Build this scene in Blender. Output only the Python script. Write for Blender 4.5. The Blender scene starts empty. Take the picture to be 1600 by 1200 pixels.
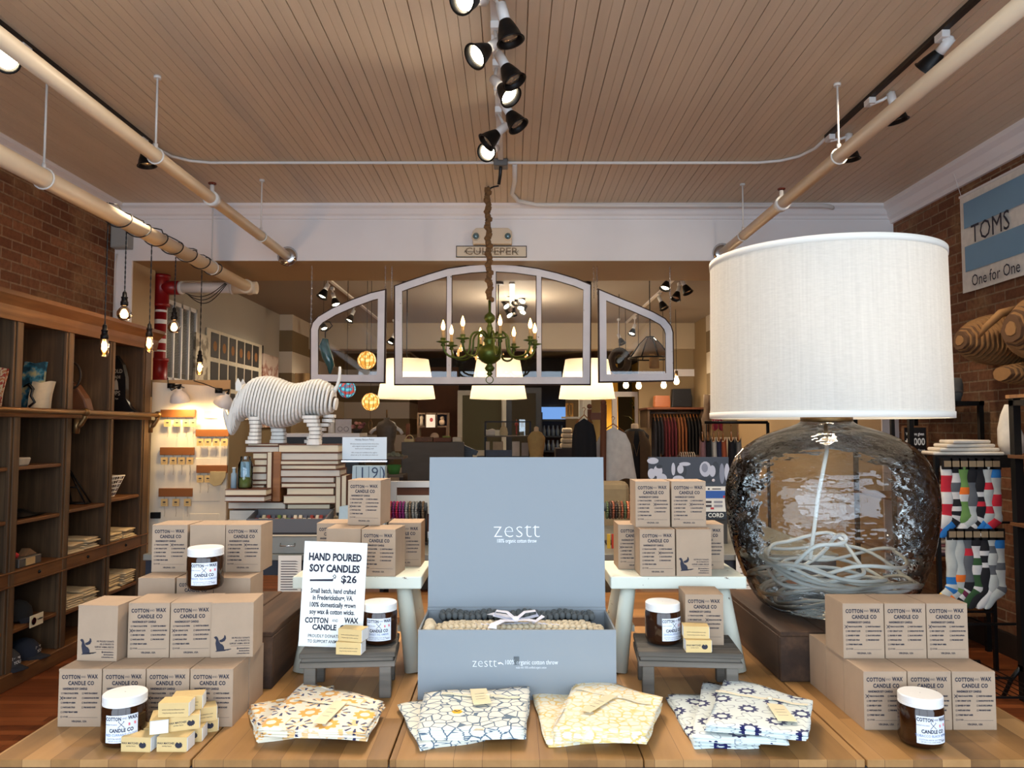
import bpy, math, random
from mathutils import Vector, Matrix
R = random.Random(11)
S = bpy.context.scene
COL = S.collection
PI = math.pi
# ---------------------------------------------------------------- camera, world, daylight, exposure
PITCH = math.radians(3.24); EYE = 1.5; FPX = 1200.0
cam = bpy.data.objects.new('camera', bpy.data.cameras.new('camera')); COL.objects.link(cam)
cam.location = (0, 0, EYE); cam.rotation_euler = (PI/2 + PITCH, 0, 0)
cam.data.sensor_width = 36; cam.data.lens = 36*FPX/1600; cam.data.clip_start = .05; cam.data.clip_end = 200
S.camera = cam
S.view_settings.view_transform = 'Standard'; S.view_settings.look = 'None'
S.view_settings.gamma = 1; S.view_settings.use_curve_mapping = False
S.view_settings.exposure = 0.17
W = bpy.data.worlds.new('sky'); S.world = W; W.use_nodes = True
wb = W.node_tree.nodes['Background']; wb.inputs[0].default_value = (.68, .83, 1.0, 1); wb.inputs[1].default_value = 4.9
def lamp(kind, name, loc, energy, col, rot=None, size=.05, parent=None, **kw):
    d = bpy.data.lights.new(name, kind); d.energy = energy; d.color = col
    if kind == 'AREA': d.size = size
    else: d.shadow_soft_size = size
    for k, v in kw.items(): setattr(d, k, v)
    o = bpy.data.objects.new(name, d); COL.objects.link(o); o.location = loc
    if rot: o.rotation_euler = rot
    return o
WARM = (1.0, .74, .48); WARM2 = (1.0, .82, .62); NEUT = (1.0, .9, .78)
portal = lamp('AREA', 'storefront_daylight', (0, -1.15, 1.75), 1, (1, 1, 1), (PI/2, 0, 0), 6.0, shape='RECTANGLE', size_y=2.6)
portal.rotation_euler = (-PI/2, 0, PI); portal.data.cycles.is_portal = True
S.cycles.max_bounces = 8; S.cycles.diffuse_bounces = 4; S.cycles.transparent_max_bounces = 12
S.cycles.caustics_reflective = False; S.cycles.caustics_refractive = False
S.cycles.sample_clamp_indirect = 4.0

# ---------------------------------------------------------------- helpers
def ray(x, y):
    u = (x-800)/FPX; v = (600-y)/FPX
    return Vector((u, math.cos(PITCH)-v*math.sin(PITCH), math.sin(PITCH)+v*math.cos(PITCH)))
def P(x, y, Y): d = ray(x, y); s = Y/d.y; return Vector((d.x*s, Y, EYE+d.z*s))
def PZ(x, y, z): d = ray(x, y); s = (z-EYE)/d.z; return Vector((d.x*s, d.y*s, z))
def PX(x, y, X): d = ray(x, y); s = X/d.x; return Vector((X, d.y*s, EYE+d.z*s))
def lin(c):
    if isinstance(c, str): c = tuple(int(c[i:i+2], 16) for i in (0, 2, 4))
    return tuple(((v/255)/12.92 if v/255 <= .04045 else ((v/255+.055)/1.055)**2.4) for v in c)+(1,)
ORD = ['first','second','third','fourth','fifth','sixth','seventh','eighth','ninth','tenth','eleventh','twelfth','thirteenth','fourteenth','fifteenth','sixteenth','seventeenth','eighteenth','nineteenth','twentieth']
_tc = {}
def text_geo(s, size=1.0, align='CENTER', bold=0, spacing=1.0):
    k = (s, align, bold, spacing)
    if k not in _tc:
        c = bpy.data.curves.new('t', 'FONT'); c.body = s; c.size = 1; c.align_x = align; c.align_y = 'CENTER'
        c.resolution_u = 2; c.offset = bold; c.space_character = spacing; c.fill_mode = 'FRONT'
        o = bpy.data.objects.new('t', c); m = bpy.data.meshes.new_from_object(o)
        _tc[k] = ([v.co.copy() for v in m.vertices], [tuple(p.vertices) for p in m.polygons])
        bpy.data.objects.remove(o); bpy.data.curves.remove(c); bpy.data.meshes.remove(m)
    V, Fc = _tc[k]
    return [v*size for v in V], Fc
class MB:
    def __init__(self): self.v = []; self.f = []; self.m = []; self.s = []; self.M = Matrix.Identity(4)
    def add(self, V, Fs, mi=0, sm=False):
        n = len(self.v)
        self.v += [self.M @ Vector(p) for p in V]
        for f in Fs: self.f.append(tuple(i+n for i in f)); self.m.append(mi); self.s.append(sm)
        return self
    def box(self, x0, x1, y0, y1, z0, z1, mi=0, M=None):
        V = [Vector((x, y, z)) for z in (z0, z1) for y in (y0, y1) for x in (x0, x1)]
        if M: V = [M @ v for v in V]
        return self.add(V, [(0,2,3,1),(4,5,7,6),(0,1,5,4),(2,6,7,3),(0,4,6,2),(1,3,7,5)], mi)
    def prism(self, pts, z0, z1, mi=0, M=None, sm=False, top=None):
        n = len(pts); tp = top or pts
        V = [Vector((p[0], p[1], z0)) for p in pts]+[Vector((p[0], p[1], z1)) for p in tp]
        if M: V = [M @ v for v in V]
        n0 = len(self.v)
        self.add(V, [tuple(range(n-1, -1, -1)), tuple(range(n, 2*n))], mi)
        self.add(V, [(i, (i+1) % n, n+(i+1) % n, n+i) for i in range(n)], mi, sm) if sm else self._side(n0, n, mi)
        return self
    def _side(self, n0, n, mi):
        for i in range(n): self.f.append((n0+i, n0+(i+1) % n, n0+n+(i+1) % n, n0+n+i)); self.m.append(mi); self.s.append(False)
    def lathe(self, prof, c=(0,0,0), n=24, mi=0, sm=True, cap=True, sx=1, sy=1, M=None, rip=0, ripn=0):
        V = []; m = len(prof)
        for (r, z) in prof:
            for i in range(n):
                a = 2*PI*i/n; rr = r*(1+rip*math.cos(ripn*a))
                V.append(Vector((c[0]+rr*math.cos(a)*sx, c[1]+rr*math.sin(a)*sy, c[2]+z)))
        if M: V = [M @ v for v in V]
        Fs = [(j*n+i, j*n+(i+1) % n, (j+1)*n+(i+1) % n, (j+1)*n+i) for j in range(m-1) for i in range(n)]
        self.add(V, Fs, mi, sm)
        if cap:
            k = len(self.v)-len(V)
            for j, rev in ((0, True), (m-1, False)):
                if prof[j][0] > 1e-6:
                    idx = [k+j*n+i for i in range(n)]
                    self.f.append(tuple(reversed(idx)) if rev else tuple(idx)); self.m.append(mi); self.s.append(False)
        return self
    def cyl(self, a, b, r0, r1=None, n=12, mi=0, sm=True, cap=True):
        a = Vector(a); b = Vector(b); r1 = r0 if r1 is None else r1
        q = (b-a).to_track_quat('Z', 'Y').to_matrix().to_4x4()
        return self.lathe([(r0, 0), (r1, (b-a).length)], n=n, mi=mi, sm=sm, cap=cap, M=Matrix.Translation(a) @ q)
    def tube(self, pts, r, n=8, mi=0, closed=False, cap=True):
        pts = [Vector(p) for p in pts]; m = len(pts); V = []
        rs = r if isinstance(r, (list, tuple)) else [r]*m
        up = Vector((0, 0, 1)); prev = None
        for i, p in enumerate(pts):
            if closed: t = pts[(i+1) % m]-pts[i-1]
            else: t = pts[min(i+1, m-1)]-pts[max(i-1, 0)]
            if t.length < 1e-9: t = Vector((0, 0, 1))
            t.normalize()
            if prev is None:
                ref = Vector((0, 0, 1)) if abs(t.z) < .9 else Vector((1, 0, 0)); nrm = t.cross(ref).normalized()
            else:
                nrm = prev-t*prev.dot(t)
                nrm = nrm.normalized() if nrm.length > 1e-6 else t.cross(Vector((0, 0, 1))).normalized()
            prev = nrm; bn = t.cross(nrm)
            for k in range(n):
                a = 2*PI*k/n; V.append(p+(nrm*math.cos(a)+bn*math.sin(a))*rs[i])
        last = m if closed else m-1
        Fs = [(j*n+i, j*n+(i+1) % n, ((j+1) % m)*n+(i+1) % n, ((j+1) % m)*n+i) for j in range(last) for i in range(n)]
        k = len(self.v); self.add(V, Fs, mi, True)
        if cap and not closed:
            for j, rev in ((0, True), (m-1, False)):
                idx = [k+j*n+i for i in range(n)]
                self.f.append(tuple(reversed(idx)) if rev else tuple(idx)); self.m.append(mi); self.s.append(False)
        return self
    def ball(self, c, r, n=16, m=10, mi=0, sx=1, sy=1, sz=1):
        prof = [(r*math.sin(PI*j/m)+1e-7, -r*math.cos(PI*j/m)*sz) for j in range(m+1)]
        return self.lathe(prof, c, n, mi, True, False, sx, sy)
    def grid(self, fn, nu, nv, mi=0, sm=True, th=0):
        V = [Vector(fn(i/nu, j/nv)) for j in range(nv+1) for i in range(nu+1)]
        w = nu+1
        Fs = [(j*w+i, j*w+i+1, (j+1)*w+i+1, (j+1)*w+i) for j in range(nv) for i in range(nu)]
        return self.add(V, Fs, mi, sm)
    def text(self, s, size, M, mi=1, align='CENTER', bold=0, sx=1, spacing=1.0):
        V, Fs = text_geo(s, size, align, bold, spacing)
        Q = M @ Matrix.Diagonal((sx, 1, 1, 1))
        return self.add([Q @ v for v in V], Fs, mi)
    def build(self, name, mats, parent=None, world=True, bevel=0, seg=1, mods=None, loc=None):
        if not isinstance(mats, (list, tuple)): mats = [mats]
        off = Vector((0, 0, 0))
        if parent is not None and world:
            p = parent
            while p is not None: off += p.location; p = p.parent
        me = bpy.data.meshes.new(name)
        base = Vector(loc) if loc is not None else off
        me.from_pydata([tuple(v-base) for v in self.v], [], self.f)
        for mt in mats: me.materials.append(mt)
        me.polygons.foreach_set('material_index', self.m); me.polygons.foreach_set('use_smooth', self.s); me.update()
        o = bpy.data.objects.new(name, me); COL.objects.link(o)
        if parent is not None: o.parent = parent
        if loc is not None: o.location = loc
        if bevel:
            b = o.modifiers.new('bevel', 'BEVEL'); b.width = bevel; b.segments = seg; b.limit_method = 'ANGLE'; b.angle_limit = math.radians(40)
        return o
def Tm(*a): return Matrix.Translation(Vector(a if len(a) == 3 else a[0]))
def Rm(ang, ax): return Matrix.Rotation(ang, 4, ax)
FRONT = Rm(PI/2, 'X')           # text standing up, facing the camera side (-Y)
def tag(o, label=None, cat=None, group=None, kind=None):
    if label: o['label'] = label
    if cat: o['category'] = cat
    if group: o['group'] = group
    if kind: o['kind'] = kind
    return o
def thing(name, label, cat, loc=(0,0,0), rz=0, group=None):
    o = bpy.data.objects.new(name, None); COL.objects.link(o); o.location = loc; o.rotation_euler = (0, 0, rz)
    o.empty_display_size = .05
    return tag(o, label, cat, group)
def struct(mb, name, mats, **kw): return tag(mb.build(name, mats, **kw), kind='structure')
KIDS = {}
def copy_tree(o, parent=None):
    c = o.copy(); COL.objects.link(c)
    if parent is not None: c.parent = parent
    for ch in list(o.children): copy_tree(ch, c)
    return c
def dup(o, loc, rz=0, label=None, group=None, scale=None):
    c = copy_tree(o); c.location = loc; c.rotation_euler = (0, 0, rz)
    if label: c['label'] = label
    if group: c['group'] = group
    if scale: c.scale = scale
    return c

# ---------------------------------------------------------------- materials
class NT:
    def __init__(s, name):
        s.mat = bpy.data.materials.new(name); s.mat.use_nodes = True; s.t = s.mat.node_tree; s.n = s.t.nodes
        s.b = s.n['Principled BSDF']; s.out = s.n['Material Output']
    def node(s, ty, **kw):
        n = s.n.new(ty)
        for k, v in kw.items(): setattr(n, k, v)
        return n
    def put(s, inp, v):
        if hasattr(v, 'is_output'): s.t.links.new(v, inp)
        else: inp.default_value = v
    def m(s, op, a, b=None, c=None):
        n = s.node('ShaderNodeMath', operation=op)
        s.put(n.inputs[0], a)
        if b is not None: s.put(n.inputs[1], b)
        if c is not None: s.put(n.inputs[2], c)
        return n.outputs[0]
    def mix(s, f, a, b, mode='MIX'):
        n = s.node('ShaderNodeMix', data_type='RGBA', blend_type=mode)
        s.put(n.inputs[0], f); s.put(n.inputs[6], a); s.put(n.inputs[7], b); return n.outputs[2]
    def coord(s, axes='xyz', kind='Object', scale=(1,1,1), off=(0,0,0)):
        c = s.node('ShaderNodeTexCoord').outputs[kind]; sp = s.node('ShaderNodeSeparateXYZ'); s.t.links.new(c, sp.inputs[0])
        cb = s.node('ShaderNodeCombineXYZ')
        for i, a in enumerate(axes):
            v = sp.outputs['xyz'.index(a)] if a in 'xyz' else None
            if v is not None: s.put(cb.inputs[i], s.m('MULTIPLY_ADD', v, float(scale[i]), float(off[i])))
        return cb.outputs[0]
    def xyz(s, vec):
        sp = s.node('ShaderNodeSeparateXYZ'); s.t.links.new(vec, sp.inputs[0]); return sp.outputs
    def noise(s, vec, scale, detail=3, rough=.5):
        n = s.node('ShaderNodeTexNoise'); s.t.links.new(vec, n.inputs['Vector']); n.inputs['Scale'].default_value = scale
        n.inputs['Detail'].default_value = detail; n.inputs['Roughness'].default_value = rough; return n.outputs['Fac']
    def ramp(s, f, stops):
        n = s.node('ShaderNodeValToRGB'); s.put(n.inputs[0], f); e = n.color_ramp.elements
        while len(e) < len(stops): e.new(.5)
        for i, (p, c) in enumerate(stops): e[i].position = p; e[i].color = c if len(c) == 4 else lin(c)
        return n.outputs[0]
    def rng(s, f, a, b, c, d):
        n = s.node('ShaderNodeMapRange'); s.put(n.inputs[0], f)
        for i, v in enumerate((a, b, c, d)): n.inputs[i+1].default_value = v
        return n.outputs[0]
    def bump(s, h, strength=.3, dist=.01):
        n = s.node('ShaderNodeBump'); n.inputs['Strength'].default_value = strength; n.inputs['Distance'].default_value = dist
        s.t.links.new(h, n.inputs['Height']); s.t.links.new(n.outputs[0], s.b.inputs['Normal']); return n.outputs[0]
    def set(s, **kw):
        names = dict(col='Base Color', rough='Roughness', metal='Metallic', spec='Specular IOR Level', ecol='Emission Color', es='Emission Strength', trans='Transmission Weight', ior='IOR', coat='Coat Weight', sheen='Sheen Weight', alpha='Alpha')
        for k, v in kw.items(): s.put(s.b.inputs[names[k]], v)
        return s
def mat(name, col, rough=.6, metal=0, var=0, vs=8, bump=0, bs=60, spec=.5, emit=0, ecol=None, coat=0, axes='xyz', vscale=(1,1,1)):
    t = NT(name); c = lin(col); t.set(rough=rough, metal=metal, spec=spec, coat=coat)
    if var:
        v = t.coord(axes, scale=vscale); f = t.noise(v, vs, 4)
        k = t.rng(f, .25, .75, 1-var, 1+var); cb = t.node('ShaderNodeCombineXYZ')
        for i in range(3): t.put(cb.inputs[i], k)
        t.set(col=t.mix(1.0, c, cb.outputs[0], 'MULTIPLY'))
    else: t.set(col=c)
    if bump: t.bump(t.noise(t.coord(axes, scale=vscale), bs, 3), bump, .003)
    if emit: t.set(ecol=lin(ecol or col), es=emit)
    return t.mat
def wood(name, c1, c2, grain='y', rough=.55, sc=1.0, bump=.15, spec=.4, dark=None):
    """long grain along one local axis"""
    t = NT(name); k = {'x': (1.2, 22, 22), 'y': (22, 1.2, 22), 'z': (22, 22, 1.2)}[grain]
    v = t.coord('xyz', scale=tuple(a*sc for a in k)); f = t.noise(v, 1.0, 5, .6)
    v2 = t.coord('xyz', scale=(3, 3, 3)); f2 = t.noise(v2, 1.0, 2)
    mixed = t.m('MULTIPLY_ADD', f2, .4, t.m('MULTIPLY', f, .65))
    t.set(col=t.ramp(mixed, [(.32, lin(dark or c1)), (.5, lin(c1)), (.7, lin(c2))]), rough=rough, spec=spec)
    t.bump(f, bump, .004); return t.mat
def planks(name, cols, along='y', across='x', w=.06, L=.9, gap=.0012, gapc=(35,22,12), rough=.4, grain=18, bump=.2, var=.35, mort=.02, mott=0):
    t = NT(name); v = t.coord(along+across+'z' if along+across+'z' != 'zxz' else 'zxy')
    br = t.node('ShaderNodeTexBrick'); t.t.links.new(v, br.inputs['Vector'])
    br.inputs['Scale'].default_value = 1; br.inputs['Brick Width'].default_value = L; br.inputs['Row Height'].default_value = w
    br.inputs['Mortar Size'].default_value = gap; br.inputs['Mortar Smooth'].default_value = .1; br.inputs['Bias'].default_value = 0
    br.offset = .37; br.inputs['Color1'].default_value = (0,0,0,1); br.inputs['Color2'].default_value = (1,1,1,1); br.inputs['Mortar'].default_value = (.5,.5,.5,1)
    sc = {'x': [1.5, grain, grain], 'y': [grain, 1.5, grain], 'z': [grain, grain, 1.5]}[along]
    g = t.noise(t.coord('xyz', scale=sc), 1, 5, .6)
    k = t.m('MULTIPLY_ADD', br.outputs['Color'], var, t.m('MULTIPLY', g, 1-var))
    col = t.ramp(k, [(.22, lin(cols[0])), (.5, lin(cols[1])), (.78, lin(cols[2]))])
    col = t.mix(br.outputs['Fac'], col, lin(gapc)); t.set(col=col, rough=rough)
    h = t.m('SUBTRACT', t.m('MULTIPLY', g, .25), br.outputs['Fac']); t.bump(h, bump, .003)
    return t.mat
def emis(name, col, strength):
    t = NT(name); e = t.node('ShaderNodeEmission'); e.inputs[0].default_value = lin(col); e.inputs[1].default_value = strength
    t.t.links.new(e.outputs[0], t.out.inputs[0]); return t.mat
def thin_glass(name, tint=(1,1,1), rough=.02, bump=0, bs=10, refr=0, base=.04):
    t = NT(name); n = t.n
    fr = t.node('ShaderNodeFresnel'); fr.inputs[0].default_value = 1.5
    gl = t.node('ShaderNodeBsdfGlossy'); gl.inputs['Roughness'].default_value = rough
    tr = t.node('ShaderNodeBsdfTransparent'); tr.inputs[0].default_value = tint+(1,)
    last = tr.outputs[0]
    if bump:
        b = t.node('ShaderNodeBump'); b.inputs['Strength'].default_value = bump; b.inputs['Distance'].default_value = .02
        t.t.links.new(t.noise(t.coord('xyz', scale=(1, 1, 2.2)), bs, 2), b.inputs['Height'])
        t.t.links.new(b.outputs[0], gl.inputs['Normal']); t.t.links.new(b.outputs[0], fr.inputs['Normal'])
        if refr:
            rf = t.node('ShaderNodeBsdfRefraction'); rf.inputs['IOR'].default_value = 1.18; rf.inputs[0].default_value = tint+(1,)
            rf.inputs['Roughness'].default_value = 0; t.t.links.new(b.outputs[0], rf.inputs['Normal'])
            ms = t.node('ShaderNodeMixShader'); ms.inputs[0].default_value = refr
            t.t.links.new(last, ms.inputs[1]); t.t.links.new(rf.outputs[0], ms.inputs[2]); last = ms.outputs[0]
    ms = t.node('ShaderNodeMixShader'); t.t.links.new(t.m('MULTIPLY_ADD', fr.outputs[0], 1.0, base), ms.inputs[0])
    t.t.links.new(last, ms.inputs[1]); t.t.links.new(gl.outputs[0], ms.inputs[2]); t.t.links.new(ms.outputs[0], t.out.inputs[0])
    return t.mat
def shade_mat(name, col, trans=.6, weave=0):
    """lamp shade cloth that lets the lamp inside glow through"""
    t = NT(name); d = t.node('ShaderNodeBsdfDiffuse'); tl = t.node('ShaderNodeBsdfTranslucent'); c = lin(col)
    if weave:
        a = t.noise(t.coord('xyz', scale=(170, 170, 4)), 1, 3); b = t.noise(t.coord('xyz', scale=(60, 60, 300)), 1, 3); w = t.m('ADD', a, b)
        k = t.rng(w, .6, 1.4, .88, 1.04); cb = t.node('ShaderNodeCombineXYZ')
        for i in range(3): t.put(cb.inputs[i], k)
        cc = t.mix(1.0, c, cb.outputs[0], 'MULTIPLY'); t.t.links.new(cc, d.inputs[0]); t.t.links.new(cc, tl.inputs[0])
        bp = t.node('ShaderNodeBump'); bp.inputs['Strength'].default_value = .35; bp.inputs['Distance'].default_value = .001
        t.t.links.new(w, bp.inputs['Height']); t.t.links.new(bp.outputs[0], d.inputs['Normal'])
    else: d.inputs[0].default_value = c; tl.inputs[0].default_value = c
    ms = t.node('ShaderNodeMixShader'); ms.inputs[0].default_value = trans
    t.t.links.new(d.outputs[0], ms.inputs[1]); t.t.links.new(tl.outputs[0], ms.inputs[2]); t.t.links.new(ms.outputs[0], t.out.inputs[0]); return t.mat
def brick(name, axes):
    t = NT(name); v = t.coord(axes); n0 = t.noise(v, 3, 3)
    br = t.node('ShaderNodeTexBrick'); t.t.links.new(v, br.inputs['Vector']); I = br.inputs
    I['Scale'].default_value = 1; I['Brick Width'].default_value = .215; I['Row Height'].default_value = .073; I['Mortar Size'].default_value = .007
    I['Mortar Smooth'].default_value = .35; I['Color1'].default_value = lin((104,66,46)); I['Color2'].default_value = lin((142,98,70)); I['Mortar'].default_value = lin((146,122,96))
    big = t.noise(v, 2.2, 4); pat = t.rng(big, .52, .62, 0, .55)
    fine = t.noise(v, 30, 4)
    c = t.mix(pat, br.outputs['Color'], lin((158,126,90)))
    c = t.mix(t.rng(fine, .42, .75, 0, .5), c, lin((80,50,36)))
    t.set(col=c, rough=.9, spec=.2)
    h = t.m('MULTIPLY_ADD', fine, .5, t.m('MULTIPLY', br.outputs['Fac'], -1)); t.bump(h, .7, .012); return t.mat
def stripes(name, ca, cb_, period, off):
    t = NT(name); z = t.xyz(t.coord('xyz'))[2]
    f = t.m('LESS_THAN', t.m('FRACT', t.m('DIVIDE', t.m('SUBTRACT', z, off), period)), .5)
    t.set(col=t.mix(f, lin(ca), lin(cb_)), rough=.8); return t.mat
def pattern(name, kind):
    t = NT(name); vec = t.coord('xyz'); s = {1: .056, 4: .050}.get(kind, .05)
    o = t.xyz(vec); base = lin((238,228,205))
    if kind in (1, 4):
        def cell(a): q = t.m('DIVIDE', a, s); return t.m('SUBTRACT', t.m('FRACT', q), .5), t.m('FLOOR', q)
        x, ix = cell(o[0]); y, iy = cell(o[1])
        r = t.m('SQRT', t.m('ADD', t.m('MULTIPLY', x, x), t.m('MULTIPLY', y, y))); a = t.m('ARCTAN2', y, x)
        par = t.m('ABSOLUTE', t.m('MODULO', t.m('ADD', ix, iy), 2.0)); par = t.m('GREATER_THAN', par, .5); ev = t.m('SUBTRACT', 1.0, par)
        if kind == 1:
            rr = t.m('MULTIPLY_ADD', t.m('SINE', t.m('MULTIPLY', a, 9.0)), .05, .37)
            fl = t.m('MULTIPLY', t.m('LESS_THAN', r, rr), t.m('GREATER_THAN', r, .17)); fl = t.m('MULTIPLY', fl, ev)
            pet = t.m('MULTIPLY', t.m('GREATER_THAN', t.m('SINE', t.m('MULTIPLY', a, 8.0)), .55), t.m('MULTIPLY', t.m('LESS_THAN', r, .46), t.m('GREATER_THAN', r, .2))); pet = t.m('MULTIPLY', pet, par)
            bud = t.m('MULTIPLY', t.m('GREATER_THAN', t.noise(vec, 60, 1), .56), par)
            c = t.mix(t.m('MULTIPLY', bud, .7), base, lin((236,178,78))); c = t.mix(fl, c, lin((232,170,66))); c = t.mix(pet, c, lin((44,46,88)))
        else:
            base = lin((222,228,222))
            rr = t.m('MULTIPLY_ADD', t.m('SINE', t.m('MULTIPLY', a, 10.0)), .06, .36)
            fl = t.m('MULTIPLY', t.m('MULTIPLY', t.m('LESS_THAN', r, rr), t.m('GREATER_THAN', r, .19)), ev)
            w = t.m('ABSOLUTE', t.m('SUBTRACT', t.m('MULTIPLY_ADD', t.m('SINE', t.m('MULTIPLY', a, 4.0)), .16, .36), r))
            arc = t.m('MULTIPLY', t.m('LESS_THAN', w, .035), par)
            c = t.mix(arc, base, lin((160,166,170))); c = t.mix(fl, c, lin((30,32,86)))
    else:
        vo = t.node('ShaderNodeTexVoronoi', feature='DISTANCE_TO_EDGE'); t.t.links.new(vec, vo.inputs['Vector'])
        vo.inputs['Scale'].default_value = 42 if kind == 2 else 55; vo.inputs['Randomness'].default_value = .85
        if kind == 2: c = t.mix(t.m('LESS_THAN', vo.outputs[0], .045), lin((236,232,216)), lin((92,112,130)))
        else:
            f = t.m('MULTIPLY', t.m('LESS_THAN', vo.outputs[0], .1), t.rng(t.noise(vec, 40, 3), .35, .6, .2, 1)); c = t.mix(f, lin((243,236,214)), lin((240,205,120)))
    t.set(col=c, rough=.85, spec=.2, sheen=.2); t.bump(t.noise(vec, 900, 2), .25, .0006); return t.mat
MAT = {}
MAT.update(
 ceiling=mat('ceiling_paint', (216,197,170), .55, var=.07, vs=1.4, bump=.06, bs=9, axes='xyz', vscale=(6,.6,1)),
 brick_l=brick('brick_left', 'yzx'), brick_r=brick('brick_right', 'yzx'),
 white_paint=mat('white_paint', (238,234,232), .6, var=.04, vs=2), tan_paint=mat('tan_paint', (176,150,110), .7, var=.03, vs=2),
 olive_paint=mat('olive_paint', (118,102,72), .7), grey_wall=mat('grey_wall', (170,164,150), .75, var=.03, vs=1.5),
 cream_ceiling=mat('rear_ceiling_paint', (188,170,138), .7), pipe=mat('cream_pipe', (238,220,190), .4, var=.04, vs=4),
 white_pipe=mat('white_pipe', (226,222,216), .4), red=mat('red_pipe', (140,22,26), .35), black=mat('black_plastic', (14,14,15), .4),
 black_metal=mat('black_metal', (22,21,21), .45, metal=.6), dark=mat('dark_brown', (34,24,18), .6), chrome=mat('chrome', (200,200,200), .2, metal=1),
 white_metal=mat('white_enamel', (228,226,222), .35), white=mat('white_matte', (232,232,228), .7), paper=mat('paper', (236,234,224), .8),
 card=mat('kraft_card', (166,142,118), .85, var=.05, vs=25, bump=.05, bs=200), ink=mat('ink', (38,38,52), .8), ink_soft=mat('ink_soft', (78,74,78), .8),
 kraft_y=mat('kraft_yellow', (214,184,126), .8, var=.04, vs=30), jar_amber=mat('amber_glass', (44,20,6), .12, coat=.2, spec=.5),
 label_white=mat('label_white', (226,230,240), .6), pink=mat('pink_ink', (222,120,128), .8), lid_white=mat('jar_lid', (236,234,230), .4),
 box_blue=mat('grey_blue_board', (138,145,150), .6, var=.02, vs=3), box_text=mat('white_print', (238,240,242), .5),
 navy=mat('navy_apron', (22,28,42), .6), galv=mat('galvanised_top', (128,128,120), .5, metal=.4, var=.15, vs=6),
 table=planks('table_planks', [(112,78,40), (154,112,62), (182,138,86)], w=.052, L=.75, rough=.42, gap=.0004, gapc=(96,62,34), var=.45),
 bench=planks('bench_planks', [(116,78,46), (166,118,70), (190,142,90)], along='x', across='y', w=.12, L=2.0),
 floor=planks('floor_planks', [(82,40,20), (132,70,36), (160,92,50)], along='x', across='y', w=.06, L=1.2, rough=.35, gapc=(30,14,8)),
 shelfwood=wood('shelf_wood', (78,58,38), (112,86,58), 'z', .6), shelfwood_w=wood('shelf_wood_warm', (98,62,32), (132,90,50), 'y', .55),
 shelfback=wood('shelf_back_boards', (80,64,46), (108,90,66), 'z', .7), crate=wood('crate_wood', (58,40,28), (92,66,46), 'y', .75, dark=(36,24,17)),
 greywood=wood('weathered_wood', (86,80,72), (128,120,110), 'x', .85, dark=(50,46,42), bump=.4), 
 brass=mat('aged_brass', (128,100,64), .4, metal=.8), hookwood=wood('hook_rail_wood', (136,84,40), (168,110,58), 'x', .5), doorwhite=mat('old_white_door', (232,224,204), .6, var=.07, vs=3, vscale=(3,3,.5)),
 glass=thin_glass('window_glass', (.97,.98,.98), .01), lampglass=thin_glass('blown_glass', (.93,.95,.93), .02, bump=.45, bs=14, refr=.08, base=.02), clear=thin_glass('clear_glass', (.93,.96,.96), .02, base=.05),
 linen=shade_mat('linen_shade', (214,211,203), .3, weave=1), linen_plain=mat('linen_trim', (226,220,208), .8), pendshade=shade_mat('pendant_shade', (244,226,200), .6),
 sashdark=mat('sash_bare_edge', (60,40,32), .8), green=mat('green_verdigris', (84,98,34), .35, metal=.5, var=.2, vs=20),
 candle=mat('candle_sleeve', (198,164,112), .6), rope=mat('burlap_rope', (120,88,54), .95, var=.25, vs=60, bump=.5, bs=120), cream_plastic=mat('cream_plastic', (222,206,180), .5),
 flame=emis('flame_bulb', (255,190,110), 14), edison=emis('edison_glow', (255,170,90), 26), amberglass=thin_glass('amber_bulb_glass', (1.0,.86,.66), .02), spot=emis('spot_bulb', (255,236,200), 30), spot_dim=mat('spot_unlit', (190,180,160), .2, metal=.7),
 cord_white=mat('white_cord', (222,222,218), .6), rhino=mat('rhino_board', (240,236,226), .7), rhino_edge=mat('rhino_edge', (70,52,36), .9), cardboard=mat('corrugated_card', (138,100,58), .85, var=.1, vs=20), cardedge=mat('card_edge', (86,58,32), .9),
 book_cover=mat('book_cover', (102,58,34), .7), book_page=mat('book_pages', (222,206,176), .85, var=.1, vs=90, vscale=(.2,.2,8)), book_page2=mat('book_pages_grey', (206,196,180), .85, var=.08, vs=90, vscale=(.2,.2,8)),
 knit=mat('knit_oat', (206,190,160), .95, bump=.5, bs=200), knit_dark=mat('knit_grey', (84,90,92), .95, bump=.5, bs=200), ribbon=mat('satin_ribbon', (232,230,238), .35), tagm=mat('cream_tag', (232,218,180), .8),
 orange_wood=mat('orange_wood_wall', (120,74,34), .6, var=.15, vs=3), green_panel=mat('sage_panel', (92,92,66), .7), yellow_wall=mat('yellow_wall', (190,146,50), .7), bluewin=emis('far_blue_window', (120,165,230), .9),
 greydesk=mat('grey_desk_board', (88,84,76), .7, var=.12, vs=5, vscale=(1,1,4)), metalgrey=mat('grey_metal', (120,120,118), .4, metal=.7),
)
def chipped(name, c, chip, vs, lo):
    t = NT(name); v = t.coord('xyz'); f = t.noise(v, vs, 5, .65); g = t.noise(v, 4, 3)
    base = t.mix(t.rng(g, .3, .7, 0, .5), lin(c), lin(tuple(int(k*.86) for k in c)))
    t.set(col=t.mix(t.rng(f, lo, lo+.03, 0, 1), base, lin(chip)), rough=.6); t.bump(f, .25, .002); return t.mat
MAT['whitewood'] = chipped('chipped_paint', (220,222,206), (104,84,64), 38, .67)
MAT['sashpaint'] = chipped('sash_paint', (246,245,248), (96,76,62), 22, .69)
for i in (1, 2, 3, 4): MAT['cloth%d' % i] = pattern('printed_cotton_%d' % i, i)
_fm = {}
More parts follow.
